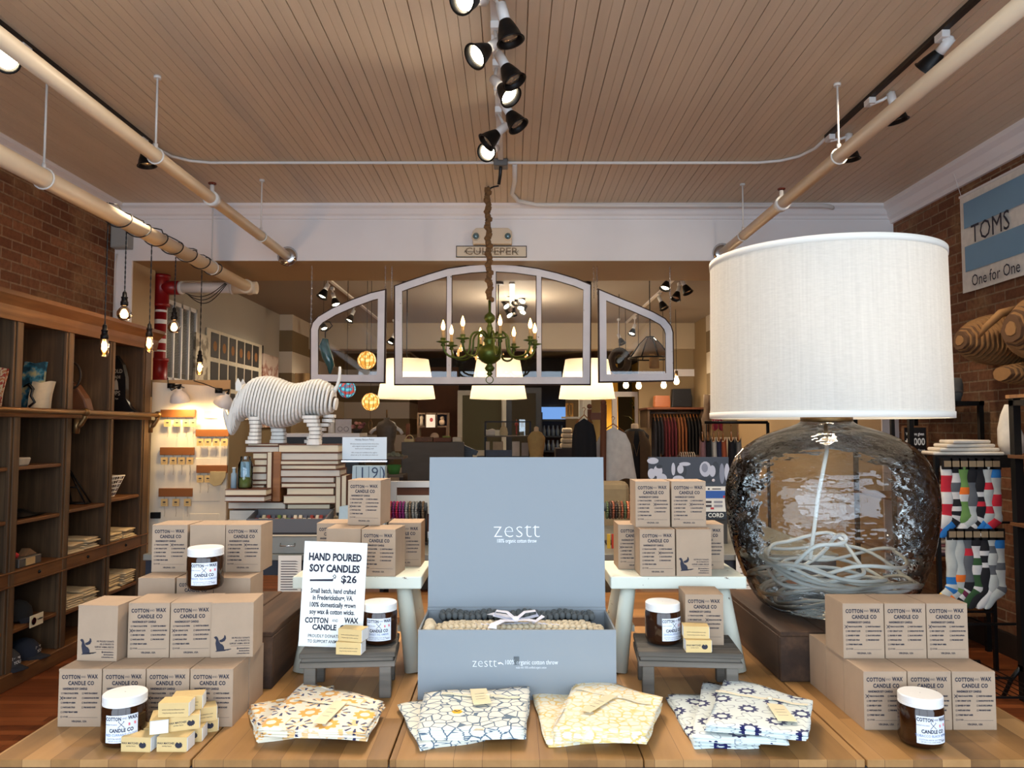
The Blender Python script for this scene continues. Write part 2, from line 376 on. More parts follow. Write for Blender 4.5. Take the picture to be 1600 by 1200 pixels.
def fab(c, rough=.9):
    k = tuple(c)
    if k not in _fm: _fm[k] = mat('fabric_%d_%d_%d' % k, k, rough, var=.1, vs=20)
    return _fm[k]
# ---------------------------------------------------------------- the room
HY = 6.5                         # plane of the header beam
mb = MB(); mb.box(-3.6, 3.5, -1.3, 17, -.05, 0); struct(mb, 'floor', MAT['floor'])
mb = MB()                        # beadboard ceiling: every board with real grooves
x = -3.6; prof = []
bw = [.104, .104, .105]
while x < 3.5:
    w = .108; g = R.choice([.003, .004, .0055, .007]); big = g > .0035; d = .014
    prof += [(x+g/2, 0), (x+w/2-.002, 0), (x+w/2-.001, .003), (x+w/2+.001, .003), (x+w/2+.002, 0), (x+w-g/2, 0), (x+w-g/4, d), (x+w+g/4, d)]
    x += w
V = [(p[0], yy, 3.4+p[1]) for yy in (-1.3, HY) for p in prof]; n = len(prof)
mb.add(V, [(i, i+n, i+n+1, i+1) for i in range(n-1)], 0)
mb.box(-3.6, 3.5, -1.3, HY, 3.43, 3.48)
struct(mb, 'ceiling', MAT['ceiling'])
mb = MB(); mb.box(-3.6, -3.4, -1.3, HY, 0, 3.43); struct(mb, 'wall_left', MAT['brick_l'])
mb = MB(); mb.box(3.27, 3.5, -1.3, HY+.1, 0, 3.43); struct(mb, 'wall_right', MAT['brick_r'])
mb = MB()
mb.box(-3.4, 3.27, HY, HY+.02, 2.925, 3.43, 0); mb.box(-3.38, 3.25, HY+.02, 7.4, 2.925, 3.3, 1)
mb.box(-3.4, -3.25, HY, HY+.02, 0, 2.925, 0); mb.box(-3.4, -3.25, HY+.02, HY+.43, 0, 2.925, 1)
mb.box(3.13, 3.27, HY, HY+.02, 0, 2.925, 0); mb.box(3.13, 3.5, HY+.02, 7.41, 0, 2.925, 1)
struct(mb, 'wall_back', [MAT['white_paint'], MAT['tan_paint']])
def crown(mb, p0, p1, out, z=3.4, s=1.0):
    a = Vector(p0); b = Vector(p1); o = Vector(out)
    pr = [(0, -.13), (.02, -.13), (.025, -.105), (.045, -.09), (.07, -.045), (.1, -.025), (.105, 0), (0, 0)]
    V = [q+o*(u*s)+Vector((0, 0, z+w*s)) for q in (a, b) for (u, w) in pr]; k = len(pr)
    mb.add(V, [(i, (i+1) % k, k+(i+1) % k, k+i) for i in range(k)]+[tuple(range(k)), tuple(range(2*k-1, k-1, -1))])
mb = MB(); crown(mb, (-3.4, -1.3, 0), (-3.4, HY, 0), (1, 0, 0)); struct(mb, 'trim_1', MAT['white_paint'])
mb = MB(); crown(mb, (3.27, -1.3, 0), (3.27, HY, 0), (-1, 0, 0), s=1.2); struct(mb, 'trim_2', MAT['white_paint'])
mb = MB(); crown(mb, (-3.4, HY, 0), (3.27, HY, 0), (0, -1, 0), s=.9); struct(mb, 'trim_3', MAT['white_paint'])
# storefront behind the camera, open to the street
mb = MB(); mb.box(-3.6, 3.5, -1.3, -1.15, 3.1, 3.43); mb.box(-3.6, -3.0, -1.3, -1.15, 0, 3.1); mb.box(3.0, 3.5, -1.3, -1.15, 0, 3.1); mb.box(-3, 3, -1.3, -1.15, 0, .45)
struct(mb, 'wall_front', MAT['dark'])
mb = MB()
for xx in (-3.0, -1.05, .95, 2.94): mb.box(xx, xx+.06, -1.26, -1.2, .45, 3.1)
mb.box(-3, 3, -1.26, -1.2, .45, .5); mb.box(-3, 3, -1.26, -1.2, 2.5, 2.55); mb.box(-3, 3, -1.26, -1.2, 3.05, 3.1)
struct(mb, 'window_1', MAT['black_metal'])
# rear room
ST = stripes('striped_wall', (206,196,176), (122,104,74), .62, 2.60)
mb = MB(); mb.box(-3.58, -3.38, HY+.43, 11.1, 0, 3.2, 0); mb.box(-3.38, -3.375, HY+.43, 11.1, 0, 2.05, 1)
struct(mb, 'wall_rear_left', [MAT['grey_wall'], MAT['olive_paint']])
mb = MB(); mb.box(-3.4, -3.19, 11.1, 14.6, 0, 3.2); mb.box(-3.4, -1.95, 14.6, 14.8, 0, 3.2); mb.box(-2.1, -1.95, 14.8, 16, 0, 3.2); struct(mb, 'wall_striped_left', ST)
mb = MB(); mb.box(3.25, 3.45, 7.4, 11.2, 0, 3.2, 0); struct(mb, 'wall_rear_right', MAT['tan_paint'])
mb = MB(); mb.box(2.87, 3.3, 11.1, 11.3, 0, 3.2, 0); struct(mb, 'wall_striped_right', ST)
mb = MB(); mb.box(2.87, 2.95, 11.3, 12.1, 0, 3.2); mb.box(2.0, 2.95, 12.1, 12.2, 0, 2.8); struct(mb, 'wall_alcove', mat('alcove_paint', (150,128,92), .7))
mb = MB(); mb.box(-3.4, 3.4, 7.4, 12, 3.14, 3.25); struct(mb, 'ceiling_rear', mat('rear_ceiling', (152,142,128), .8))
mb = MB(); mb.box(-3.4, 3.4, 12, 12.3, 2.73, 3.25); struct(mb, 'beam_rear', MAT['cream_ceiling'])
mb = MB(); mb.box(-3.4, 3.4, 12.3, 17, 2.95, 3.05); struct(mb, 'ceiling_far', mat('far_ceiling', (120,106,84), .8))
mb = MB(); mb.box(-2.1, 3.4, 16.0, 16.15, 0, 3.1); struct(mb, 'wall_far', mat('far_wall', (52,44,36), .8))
mb = MB(); a = P(640, 660, 15.9).x; b = P(716, 660, 15.9).x; mb.box(a, b, 15.88, 15.99, 0, 2.75); struct(mb, 'trim_4', MAT['orange_wood'])
mb = MB(); mb.box(3.2, 3.4, 12.2, 16, 0, 3.05); mb.box(2.5, 2.6, 12.2, 16, 0, 2.8); struct(mb, 'wall_far_right', MAT['yellow_wall'])
# old doors standing in front of the far wall
def frame_rect(mb, x0, x1, z0, z1, y0, y1, t, mi=0, bot=True):
    mb.box(x0, x0+t, y0, y1, z0, z1, mi); mb.box(x1-t, x1, y0, y1, z0, z1, mi); mb.box(x0+t, x1-t, y0, y1, z1-t, z1, mi)
    if bot: mb.box(x0+t, x1-t, y0, y1, z0, z0+t, mi)
Yd = 13.6
a = P(715, 610, Yd); b = P(791, 610, Yd)
d1 = thing('door', 'old white framed door with sage green panel beyond the middle lampshade', 'door', (a.x, Yd, 0))
m1 = MB(); frame_rect(m1, a.x, b.x, 0, a.z, Yd, Yd+.06, .085); m1.box(a.x, b.x, Yd, Yd+.06, .95, 1.1); m1.build('door_frame', MAT['whitewood'], d1)
m1 = MB(); m1.box(a.x+.08, b.x-.08, Yd+.02, Yd+.04, .02, a.z-.05); m1.build('panel', MAT['green_panel'], d1)
a = P(791, 610, Yd+.3); b = P(846, 610, Yd+.3)
d1 = thing('door', 'dark framed olive door right of the sage green door', 'door', (a.x, Yd+.3, 0))
m1 = MB(); frame_rect(m1, a.x, b.x, 0, a.z+.05, Yd+.3, Yd+.36, .1); m1.build('door_frame', MAT['black'], d1)
m1 = MB(); m1.box(a.x+.09, b.x-.09, Yd+.32, Yd+.34, .02, a.z); m1.build('panel', mat('olive_dark_panel', (74,70,52), .7), d1)
# lit back window with shelves of glass
Yw = 15.8
a = P(846, 636, Yw); b = P(884, 655, Yw)
w2 = thing('window_2', None, None, (a.x, Yw, 1)); tag(w2, kind='structure')
m1 = MB(); m1.box(a.x, b.x, Yw, Yw+.02, b.z, a.z); m1.build('pane', MAT['bluewin'], w2)
m1 = MB(); frame_rect(m1, a.x-.05, b.x+.05, b.z-.05, a.z+.05, Yw-.03, Yw, .05); m1.build('window_frame', MAT['black'], w2)
sh = thing('glass_shelf', 'dark shelf of blue glassware beneath the far blue window', 'shelf', (a.x, Yw-.4, 0))
m1 = MB()
for yy in (657, 682, 705): q = P(846, yy, Yw-.4); m1.box(a.x, b.x+.02, Yw-.6, Yw-.35, q.z-.015, q.z+.015)
m1.box(a.x-.02, a.x, Yw-.6, Yw-.35, 0, 1.8); m1.box(b.x+.02, b.x+.04, Yw-.6, Yw-.35, 0, 1.8); m1.build('rack', MAT['black'], sh)
glassm = mat('blue_glassware', (110,130,165), .15, spec=.8)
for yy, tier in ((682, 'upper'), (705, 'lower')):
    for k in range(5):
        q = P(850+k*7, yy, Yw-.5); mm = MB(); mm.lathe([(.001, .016), (.035, .016), (.04, .12), (.02, .18), (.02, .22)], (q.x, q.y, q.z), 10)
        tag(mm.build('glass_vase', glassm), '%s blue-grey glass vase from the left on the %s far shelf' % (ORD[k], tier), 'vase', 'glassware on the far shelf')
# baseboards
mb = MB(); mb.box(3.25, 3.27, -1.1, HY, 0, .15); struct(mb, 'baseboard_right', MAT['dark'])
# doorway of white trim into the yellow room
Yt = 12.6
a = P(966, 612, Yt); b = P(1000, 612, Yt)
mb = MB(); frame_rect(mb, a.x-.1, b.x, 0, a.z, Yt, Yt+.08, .08, bot=False); struct(mb, 'trim_5', MAT['white_paint'])
a2 = P(940, 612, 14.5); b2 = P(1000, 612, 14.5)
mb = MB(); mb.box(a2.x, 2.0, 14.5, 14.6, 0, 2.7); struct(mb, 'wall_yellow', MAT['yellow_wall'])
mb = MB(); mb.box(P(884, 600, 14.2).x, a2.x, 14.2, 14.3, 0, 2.7); struct(mb, 'wall_partition', MAT['olive_paint'])
lamp('POINT', 'yellow_room_lamp_light', (P(975, 680, 14.1).x, 14.1, 1.35), 22, (1, .7, .3), size=.05)
# white plank stripe on the alcove wall
a = P(1053, 577, 12.08); b = P(1095, 588, 12.08)
mb = MB(); mb.box(a.x, b.x, 12.06, 12.1, b.z, a.z); struct(mb, 'trim_6', MAT['white_paint'])

# ---------------------------------------------------------------- pipes
def pipe_with_hangers(label, X, z, r, y0, y1, hang, m=MAT['pipe'], flange=True, valve=None):
    t = thing('ceiling_pipe', label, 'pipe', (X, (y0+y1)/2, z))
    mb = MB(); mb.cyl((X, y0, z), (X, y1, z), r, n=20); mb.build('pipe_run', m, t)
    for hy in hang:
        mb = MB(); mb.cyl((X, hy, z+r), (X, hy, 3.4), .006, n=8, mi=0)
        ring = [(X+(r+.006)*math.cos(q), hy, z+(r+.006)*math.sin(q)) for q in [2*PI*i/16 for i in range(16)]]
        mb.tube(ring, .005, 6, 0, closed=True); mb.cyl((X, hy, 3.385), (X, hy, 3.4), .02, n=12); mb.cyl((X, hy, z+r), (X, hy, z+r+.03), .012, n=8)
        mb.build('hanger', MAT['white_pipe'], t)
    if flange:
        mb = MB(); mb.lathe([(.085, 0), (.085, .01), (.06, .025), (r, .03)], n=20, M=Tm(X, y1, z) @ Rm(PI/2, 'X')); mb.build('wall_flange', MAT['chrome'], t)
    if valve:
        mb = MB(); mb.cyl((X, valve-.03, z), (X, valve+.03, z), r+.012, n=20); mb.cyl((X, valve, z), (X, valve, z+.09), .014, n=10, mi=0); mb.build('coupling', MAT['white_pipe'], t)
        mb = MB(); mb.cyl((X, valve, z+.085), (X, valve, z+.1), .006, n=8); mb.tube([(X+.022*math.cos(q), valve, z+.1+.0*q) if 0 else (X+.022*math.cos(q), valve+.022*math.sin(q), z+.1) for q in [2*PI*i/10 for i in range(10)]], .005, 6, closed=True)
        mb.build('sprinkler_head', mat('copper_red', (120,48,30), .4, metal=.5), t)
    return t
pipe_with_hangers('cream painted pipe crossing the ceiling left of centre, ending in a round wall flange', -1.92, 2.96, .037, .5, HY, (4.06, 5.8), valve=4.84)
pipe_with_hangers('cream painted pipe on the ceiling right of centre above the big lamp', 1.80, 2.99, .037, .5, HY, (4.15, 5.9), valve=5.05)
pb = pipe_with_hangers('thick cream sprinkler pipe wrapped in black cord above the wooden shelving', -2.45, 2.80, .05, .5, 7.12, (3.95, 6.2), flange=False)
mb = MB(); mb.cyl((-2.45, 7.0, 2.80), (-2.45, 7.12, 2.80), .064, n=20); mb.cyl((-2.6, 7.1, 2.8), (-2.38, 7.1, 2.8), .058, n=20); mb.build('end_fitting', MAT['pipe'], pb)
t = thing('fire_riser', 'red vertical fire riser pipe with white lettering behind the shelf end', 'pipe', (-3.27, 7.1, 0))
mb = MB(); mb.cyl((-3.27, 7.1, 0), (-3.27, 7.1, 2.9), .052, n=20); mb.build('riser_pipe', MAT['red'], t)
mb = MB()
for z0, z1, r in ((2.62, 2.92, .07), (1.92, 2.14, .07)):
    mb = MB(); mb.lathe([(r+.01, z0), (r+.01, z0+.03), (r, z0+.035), (r, z1-.035), (r+.01, z1-.03), (r+.01, z1)], (-3.27, 7.1, 0), 20)
    if z0 > 2: mb.cyl((-3.27, 7.1, 2.8), (-3.1, 7.1, 2.8), .065, n=20)
    mb.build('fitting', MAT['red'], t)
mb = MB()
for zz, hh in ((2.57, .02), (2.46, .04), (2.36, .015), (2.28, .04), (2.2, .015)): mb = MB(); mb.cyl((-3.27, 7.1, zz), (-3.27, 7.1, zz+hh), .0528, n=20, cap=False); mb.build('marking_band', MAT['white'], t)
t = thing('branch_pipe', 'white horizontal branch pipe joining the red riser to the sprinkler pipe', 'pipe', (-2.85, 7.1, 2.8))
mb = MB(); mb.cyl((-3.1, 7.1, 2.8), (-2.6, 7.1, 2.8), .05, n=18); mb.build('pipe_run', MAT['white_pipe'], t)
mb = MB(); mb.cyl((-2.62, 7.1, 2.8), (-2.6, 7.1, 2.8), .06, n=18); mb.cyl((-3.1, 7.1, 2.8), (-3.07, 7.1, 2.8), .06, n=18); mb.build('collar', MAT['white_pipe'], t)
# conduits
mb = MB(); z = 3.385
pts = [(-2.4, 5.0, z), (-2.4, 5.12, z), (-2.37, 5.25, z), (-2.28, 5.34, z), (-2.15, 5.38, z), (-1, 5.38, z), (-.1, 5.38, z), (.9, 5.385, z), (1.75, 5.38, z), (1.9, 5.34, z), (2.0, 5.25, z), (2.05, 5.1, z), (2.05, 4.9, z)]
mb.tube(pts, .011, 8); tag(mb.build('conduit', MAT['white_pipe']), 'thin white conduit running straight across the wooden ceiling', 'conduit')
mb = MB(); mb.tube([(.02, 5.4, z), (.02, 5.8, z), (.0, 6.1, z), (.05, 6.27, 3.375), (.2, 6.33, 3.36), (1.0, 6.35, 3.36), (2.6, 6.35, 3.36), (2.68, 6.38, 3.36), (2.72, 6.42, 3.36)], .018, 8)
tag(mb.build('conduit', MAT['white_pipe']), 'white conduit that bends off along the crown moulding to the right', 'conduit')
jb = thing('junction_box', 'grey metal junction box on ceiling at end of centre track', 'box', (-.08, 5.38, 3.4))
mb = MB(); mb.box(-.13, -.03, 5.33, 5.43, 3.35, 3.4); mb.build('box_body', MAT['metalgrey'], jb, bevel=.004)
mb = MB(); mb.tube([(-.08, 5.36, 3.35), (-.085, 5.4, 3.3), (-.095, 5.42, 3.24)], .012, 8); mb.build('black_plug', MAT['black'], jb)

# ---------------------------------------------------------------- track lights
def track(X, y0, y1, label, m):
    mb = MB(); mb.box(X-.018, X+.018, y0, y1, 3.378, 3.4); tag(mb.build('light_track', m, bevel=.002), label, 'track')
track(-.08, 1.0, 5.3, 'white centre light track along the middle of the ceiling', MAT['white_pipe'])
track(-2.4, 1.0, 5.0, 'dark light track above the cream pipe on the left', MAT['dark'])
track(2.05, 1.0, 4.9, 'dark light track beside the cream pipe on the right', MAT['dark'])
REFL = mat('reflector', (60,52,44), .25, metal=.8); SPB = MAT['spot']
def spotlight(X, Yb, sock, mouth, lit, label, group, dy=0, energy=40, zt=3.378, blend=.6, coll=WARM2, ang=95, watch=True):
    a = Vector((X, Yb, zt)); s = Vector(sock); m = Vector(mouth); m.y += dy
    d = (m-s).normalized(); L = .16; m = s+d*L
    t = thing('track_spotlight', label, 'light', a, 0, group)
    mb = MB(); mb.box(X-.02, X+.02, Yb-.035, Yb+.035, zt-.035, zt, 0); mb.build('adapter', MAT['white_metal'], t, bevel=.003)
    mb = MB(); mb.tube([a-Vector((0, 0, .035)), a*.4+s*.6-Vector((0, 0, .02)), s], .009, 8); mb.ball(s, .02, 10, 6); mb.build('arm', MAT['white_metal'], t)
    mb = MB(); mb.cyl(s-d*.01, s+d*.075, .024, n=16); mb.build('socket', MAT['white_metal'], t)
    q = d.to_track_quat('Z', 'Y').to_matrix().to_4x4()
    mb = MB(); mb.lathe([(.025, .065), (.034, .085), (.046, .12), (.053, .15), (.06, .156), (.06, .16), (.051, .158), (.044, .125), (.03, .095)], n=24, M=Tm(s) @ q, cap=False, rip=.02, ripn=24)
    cup = mb.build('reflector_cup', [MAT['black_metal']], t)
    mb = MB(); mb.lathe([(.001, .118), (.03, .122), (.043, .13), (.043, .136), (.03, .146), (.001, .149)], n=20, M=Tm(s) @ q, cap=False)
    mb.build('bulb', MAT['spot'] if lit else MAT['spot_dim'], cup)
    if energy:
        l = lamp('SPOT', 'spot_light', s+d*.17, energy, coll, size=.035, spot_size=math.radians(ang), spot_blend=blend)
        l.rotation_euler = d.to_track_quat('-Z', 'Y').to_euler()
    return t
TG = 'spotlights on the centre ceiling track'
heads = [((755,0),(730,20),3.09,1,-.10),((783,10),(798,65),3.14,0,.0),((777,67),(743,100),3.43,1,-.07),((780,87),(802,128),3.55,0,-.02),((772,125),(797,158),3.80,1,-.06),((787,163),(805,192),4.09,0,-.02),((790,197),(763,222),4.38,0,-.02),((775,232),(762,248),4.73,1,-.12)]
for k, (sk, mo, Y, lit, dy) in enumerate(heads):
    spotlight(-.08, Y+.05, P(*sk, Y), P(*mo, Y), lit, '%s spotlight on the centre ceiling track counting from the camera end, %s' % (ORD[k], 'bulb glowing toward us' if lit else 'black ribbed cup'), TG, dy, 60 if lit else 45)
q = P(15, 86, 3.55); spotlight(-2.4, 3.68, q, P(30, 112, 3.5), 1, 'lit black spotlight on the left track at the corner of the picture', 'side track spotlights', -.1, 60)
q = P(226, 222, 4.85); spotlight(-2.4, 4.9, q, P(229, 252, 4.85), 0, 'black spotlight hanging below the left cream pipe near its hanger', 'side track spotlights', 0, 40)
q = P(1484, 62, 3.55); spotlight(2.05, 3.56, q, P(1462, 92, 3.6), 0, 'spotlight nearest the camera on the right track, partly behind pipe', 'side track spotlights', .03, 45)
q = P(1392, 148, 4.25); spotlight(2.05, 4.3, q, P(1402, 185, 4.25), 0, 'middle spotlight of the right track with white socket', 'side track spotlights', 0, 45)
q = P(1326, 212, 4.85); spotlight(2.05, 4.85, q, P(1329, 243, 4.85), 0, 'spotlight at the far end of the right track beside the hanger rod', 'side track spotlights', 0, 45)
# more of the same tracks behind and above the camera lights the table
for k, (X, Y, tx, ty) in enumerate([(-.08, 2.45, -.35, -.12), (-.08, 2.1, .3, .0), (-.08, 2.75, .05, -.3), (-2.4, 2.7, .55, -.1), (2.05, 2.7, -.55, -.1)]):
    s = Vector((X, Y, 3.26)); spotlight(X, Y, s, s+Vector((tx, ty, -.6)), 1, '%s spotlight over the candle table, mounted above the camera' % ORD[k], 'spotlights above the candle table', 0, 38 if abs(X) < 1 else 44, ang=100)

# ---------------------------------------------------------------- bulbs on black twisted cord
mb = MB()
X, z, r = -2.45, 2.80, .058
ys = 4.5; pts = []
for i in range(520):
    f = i/519; Y = 4.58+f*1.75; turns = f*7*2*PI
    lo = (f*7) % 1
    pts.append((X+r*math.cos(turns+PI/2), Y, z+r*math.sin(turns+PI/2)))
mb.tube(pts, .0042, 6)
pts = [(X+.02*math.sin(i*1.3), 4.6+i*.06, z+.062+.008*math.sin(i*1.9)) for i in range(30)]; mb.tube(pts, .004, 6)
# slack coil by the riser
for k in range(3):
    mb.tube([(-2.47-.0*i+(-.55)*(i/14)+.0, 6.55+.5*(i/14)+.02*k, 2.74-.07*math.sin(PI*i/14)*(1+.4*k)) for i in range(15)], .004, 6)
tag(mb.build('twisted_cord', MAT['black']), 'black twisted cord wound around the thick sprinkler pipe', 'cord')
def bulb(px, py, kind, label):
    Y = 2.45*1200/(800-px)*.998; c = P(px, py, Y)
    t = thing('hanging_bulb', label, 'light bulb', (c.x, Y, c.z), 0, 'filament bulbs on black cords')
    top = 2.745
    mb = MB(); n = 26; rr = .0026; h = top-(c.z+.12)
    for ph in (0, PI): mb.tube([(c.x+rr*math.cos(ph+i*1.5), Y+rr*math.sin(ph+i*1.5), top-h*i/n) for i in range(n+1)], .0026, 5)
    mb.build('cord', MAT['black'], t)
    mb = MB(); mb.lathe([(.006, .135), (.013, .125), (.014, .1), (.02, .098), (.02, .09), (.017, .088), (.019, .07), (.023, .068), (.023, .045), (.016, .04)], (c.x, Y, c.z), 16); mb.build('socket', MAT['black_metal'], t)
    mb = MB()
    if kind == 'round': pr = [(.013, .045), (.018, .035), (.032, .02), (.043, 0), (.043, -.02), (.034, -.04), (.018, -.052), (.001, -.055)]
    else: pr = [(.013, .045), (.02, .035), (.025, .015), (.026, -.01), (.025, -.045), (.018, -.06), (.008, -.067), (.001, -.068)]
    mb.lathe(pr, (c.x, Y, c.z), 20, cap=False); gl = mb.build('bulb_glass', MAT['amberglass'], t)
    mb = MB(); R2 = .011
    mb.lathe([(.001, .03), (.006, .025), (.012, .0), (.012, -.02), (.006, -.035), (.001, -.038)], (c.x, Y, c.z), 10, cap=False); mb.build('filament', MAT['edison'], gl)
    lamp('POINT', 'bulb_light', (c.x, Y, c.z-.0), 5, (1, .6, .28), size=.03)
bulb(163, 541, 'long', 'tubular filament bulb hanging lowest at left in front of shelves')
bulb(194, 488, 'round', 'round filament bulb hanging in front of the white wall strip')
bulb(233, 536, 'long', 'tubular filament bulb hanging beside the red riser pipe')
bulb(272, 509, 'round', 'round filament bulb hanging in front of the wall grille')
bulb(312, 574, 'long', 'tubular filament bulb hanging above the white tag board')

# ---------------------------------------------------------------- wall grille, boxes on header
t = thing('air_grille', 'large white framed return air grille on left rear wall', 'vent', (-3.37, 7.75, 2.35))
a = PX(257, 455, -3.37); b = PX(303, 600, -3.37); y0, y1 = a.y, b.y; z1 = 2.75; z0 = 1.95
mb = MB(); mb.box(-3.375, -3.35, y0, y1, z0, z0+.04); mb.box(-3.375, -3.35, y0, y1, z1-.04, z1)
for i in range(5): yy = y0+(y1-y0-.03)*i/4; mb.box(-3.375, -3.35, yy, yy+.03, z0, z1)
mb.build('frame', MAT['white_metal'], t)
mb = MB()
for i in range(44): zz = z0+.04+i*(z1-z0-.08)/44; mb.box(-3.373, -3.362, y0+.02, y1-.02, zz, zz+.009)
mb.build('louvres', MAT['metalgrey'], t)
hb = thing('electrical_box', 'grey electrical box high on the white wall strip, upper left', 'box', (-3.3, HY, 3.1))
a = P(172, 342, HY-.06); b = P(203, 388, HY-.06); mb = MB(); mb.box(max(a.x, -3.39), b.x, HY-.1, HY, b.z, a.z); mb.build('box_body', mat('grey_box', (150,152,148), .5), hb, bevel=.005)
mb = MB(); mb.box(max(a.x, -3.39)+.01, b.x-.01, HY-.106, HY-.1, b.z+.01, a.z-.01); mb.build('cover', mat('grey_box_cover', (158,160,156), .45), hb, bevel=.003)
c = P(174, 500, HY-.03); t = thing('thermostat', 'small white wall control below the grey electrical box', 'switch', (c.x, HY, c.z))
mb = MB(); mb.box(-3.39, -3.31, HY-.03, HY, 2.36, 2.5); mb.build('housing', MAT['white_metal'], t, bevel=.006)
mb = MB(); mb.box(-3.37, -3.33, HY-.034, HY-.03, 2.41, 2.45); mb.build('dial', MAT['paper'], t)
mb = MB(); mb.tube([(-3.37, HY-.02, 2.98), (-3.385, HY-.02, 2.9), (-3.385, HY-.02, 2.5)], .005, 6); tag(mb.build('cable', MAT['white_pipe']), 'thin white cable between grey box and wall control', 'cable')
# emergency light and painted sign
c = P(768, 372, HY); t = thing('emergency_light', 'cream emergency light with two round lamps above the town sign', 'light', (c.x, HY, c.z))
a = P(739, 359, HY); b = P(800, 384, HY)
mb = MB(); mb.prism([(a.x, b.z), (b.x, b.z), (b.x, a.z-.03), (b.x-.03, a.z), (a.x+.03, a.z), (a.x, a.z-.03)], 0, .07, M=Tm(0, HY, 0) @ Rm(PI/2, 'X')); mb.build('housing', MAT['cream_plastic'], t, bevel=.008, seg=2)
for px in (743.5, 793.5):
    e = P(px, 368.5, HY-.09); mb = MB(); mb.lathe([(.038, 0), (.036, .03), (.03, .035), (.026, .02)], n=18, M=Tm(e.x, HY-.06, e.z) @ Rm(PI/2, 'X'), cap=False); hd = mb.build('lamp_head', MAT['cream_plastic'], t)
    mb = MB(); mb.lathe([(.027, .02), (.02, .03), (.001, .034)], n=16, M=Tm(e.x, HY-.06, e.z) @ Rm(PI/2, 'X')); mb.build('lens', mat('lens_teal', (120,150,160), .05, metal=.6), hd)
a = P(713, 385, HY); b = P(823, 403, HY)
t = thing('wooden_sign', 'long cream painted town name sign on the header beam', 'sign', ((a.x+b.x)/2, HY, a.z))
mb = MB(); mb.box(a.x, b.x, HY-.02, HY, b.z, a.z, 0); w = b.x-a.x; cx = (a.x+b.x)/2; cz = (a.z+b.z)/2
mb.text('CULPEPER', .088, Tm(cx, HY-.021, cz) @ FRONT, 1, bold=.012, sx=1.15); mb.text("Always feel welcome here and stay!", .034, Tm(cx, HY-.0225, cz) @ FRONT, 2, sx=.95)
mb.build('board', [mat('sign_cream', (224,210,184), .7), mat('sign_letters', (150,128,100), .7), MAT['dark']], t)
mb = MB(); frame_rect(mb, a.x, b.x, b.z, a.z, HY-.024, HY-.018, .006); mb.build('dark_edge', MAT['dark'], t)

# ---------------------------------------------------------------- hanging arched sashes
SY = 6.7
def sash(outer, bars, label, group, chains, t=.075, key=None):
    """outer = closed px polygon, clockwise from bottom left, straight bottom and sides, curved top"""
    pts = [P(x, y, SY) for x, y in outer]; cx = sum(p.x for p in pts)/len(pts); cz = sum(p.z for p in pts)/len(pts)
    T_ = thing('window_sash', label, 'window', (cx, SY, min(p.z for p in pts)), 0, group)
    n = len(pts)
    def inset(d):
        out = []
        for i in range(n):
            p0, p1, p2 = pts[i-1], pts[i], pts[(i+1) % n]
            e1 = (p1-p0).normalized(); e2 = (p2-p1).normalized()
            n1 = Vector((e1.z, 0, -e1.x)); n2 = Vector((e2.z, 0, -e2.x)); b = (n1+n2); b /= max(.3, b.length_squared/2)
            out.append(p1+b*d)
        return out
    ip = inset(t); mb = MB()
    for (A, B, y0, y1, mi) in ((pts, ip, SY-.02, SY+.02, 0),):
        for i in range(n):
            j = (i+1) % n; a, b, c, d = A[i], A[j], B[j], B[i]
            V = [Vector((q.x, yy, q.z)) for yy in (y0, y1) for q in (a, b, c, d)]
            mb.add(V, [(0,1,2,3),(7,6,5,4)], 0); mb.add(V, [(0,4,5,1)], 1); mb.add(V, [(3,2,6,7)], 1)
    zb = min(p.z for p in ip)
    mb.build('frame', [MAT['sashpaint'], MAT['sashdark']], T_)
    def top_at(x, arr):
        best = None
        for i in range(n):
            a, b = arr[i], arr[(i+1) % n]
            if abs(a.x-b.x) > 1e-5 and min(a.x, b.x)-1e-6 <= x <= max(a.x, b.x)+1e-6:
                z = a.z+(b.z-a.z)*(x-a.x)/(b.x-a.x)
                if best is None or z > best: best = z
        return best
    for bx in bars:
        x = P(bx, 500, SY).x; mb = MB(); h = .02; z1 = (top_at(x, ip) or zb)+.01
        mb.box(x-h, x+h, SY-.018, SY+.018, zb-.005, z1, 0); mb.box(x-h-.006, x-h, SY-.01, SY+.01, zb, z1, 1); mb.box(x+h, x+h+.006, SY-.01, SY+.01, zb, z1, 1)
        mb.build('glazing_bar', [MAT['sashpaint'], MAT['sashdark']], T_)
    mb = MB(); mb.add([Vector((p.x, SY-.014+.03*(p.z-zb), p.z)) for p in inset(t-.004)], [tuple(range(n))]); mb.build('glass', MAT['glass'], T_)
    ou = inset(-.012); mb = MB()
    for i in range(n):
        j = (i+1) % n; V = [Vector((q.x, yy, q.z)) for yy in (SY-.012, SY+.024) for q in (ou[i], ou[j], pts[j], pts[i])]
        mb.add(V, [(0,1,2,3),(7,6,5,4),(0,4,5,1)])
    mb.build('outer_edge', MAT['sashdark'], T_)
    for (px, py) in chains:
        b = P(px, py, SY); mb = MB(); top = 2.92; k = int((top-b.z)/.022)
        for i in range(k):
            zc = b.z+(i+.5)*(top-b.z)/k; ring = [(b.x+(.005*math.cos(q) if i % 2 else 0), SY+(0 if i % 2 else .005*math.cos(q)), zc+.014*math.sin(q)) for q in [2*PI*m/8 for m in range(8)]]
            mb.tube(ring, .0018, 4, closed=True)
        mb.build('chain', MAT['chrome'], T_)
sash([(487,596),(487,515),(490,505),(498,496),(520,483),(550,470),(580,459),(602,454),(600,597)], [], 'left quarter-arched white window sash hanging over the paper globe lamps', 'old window sashes hanging from header', [(486,520),(602,456)], .06)
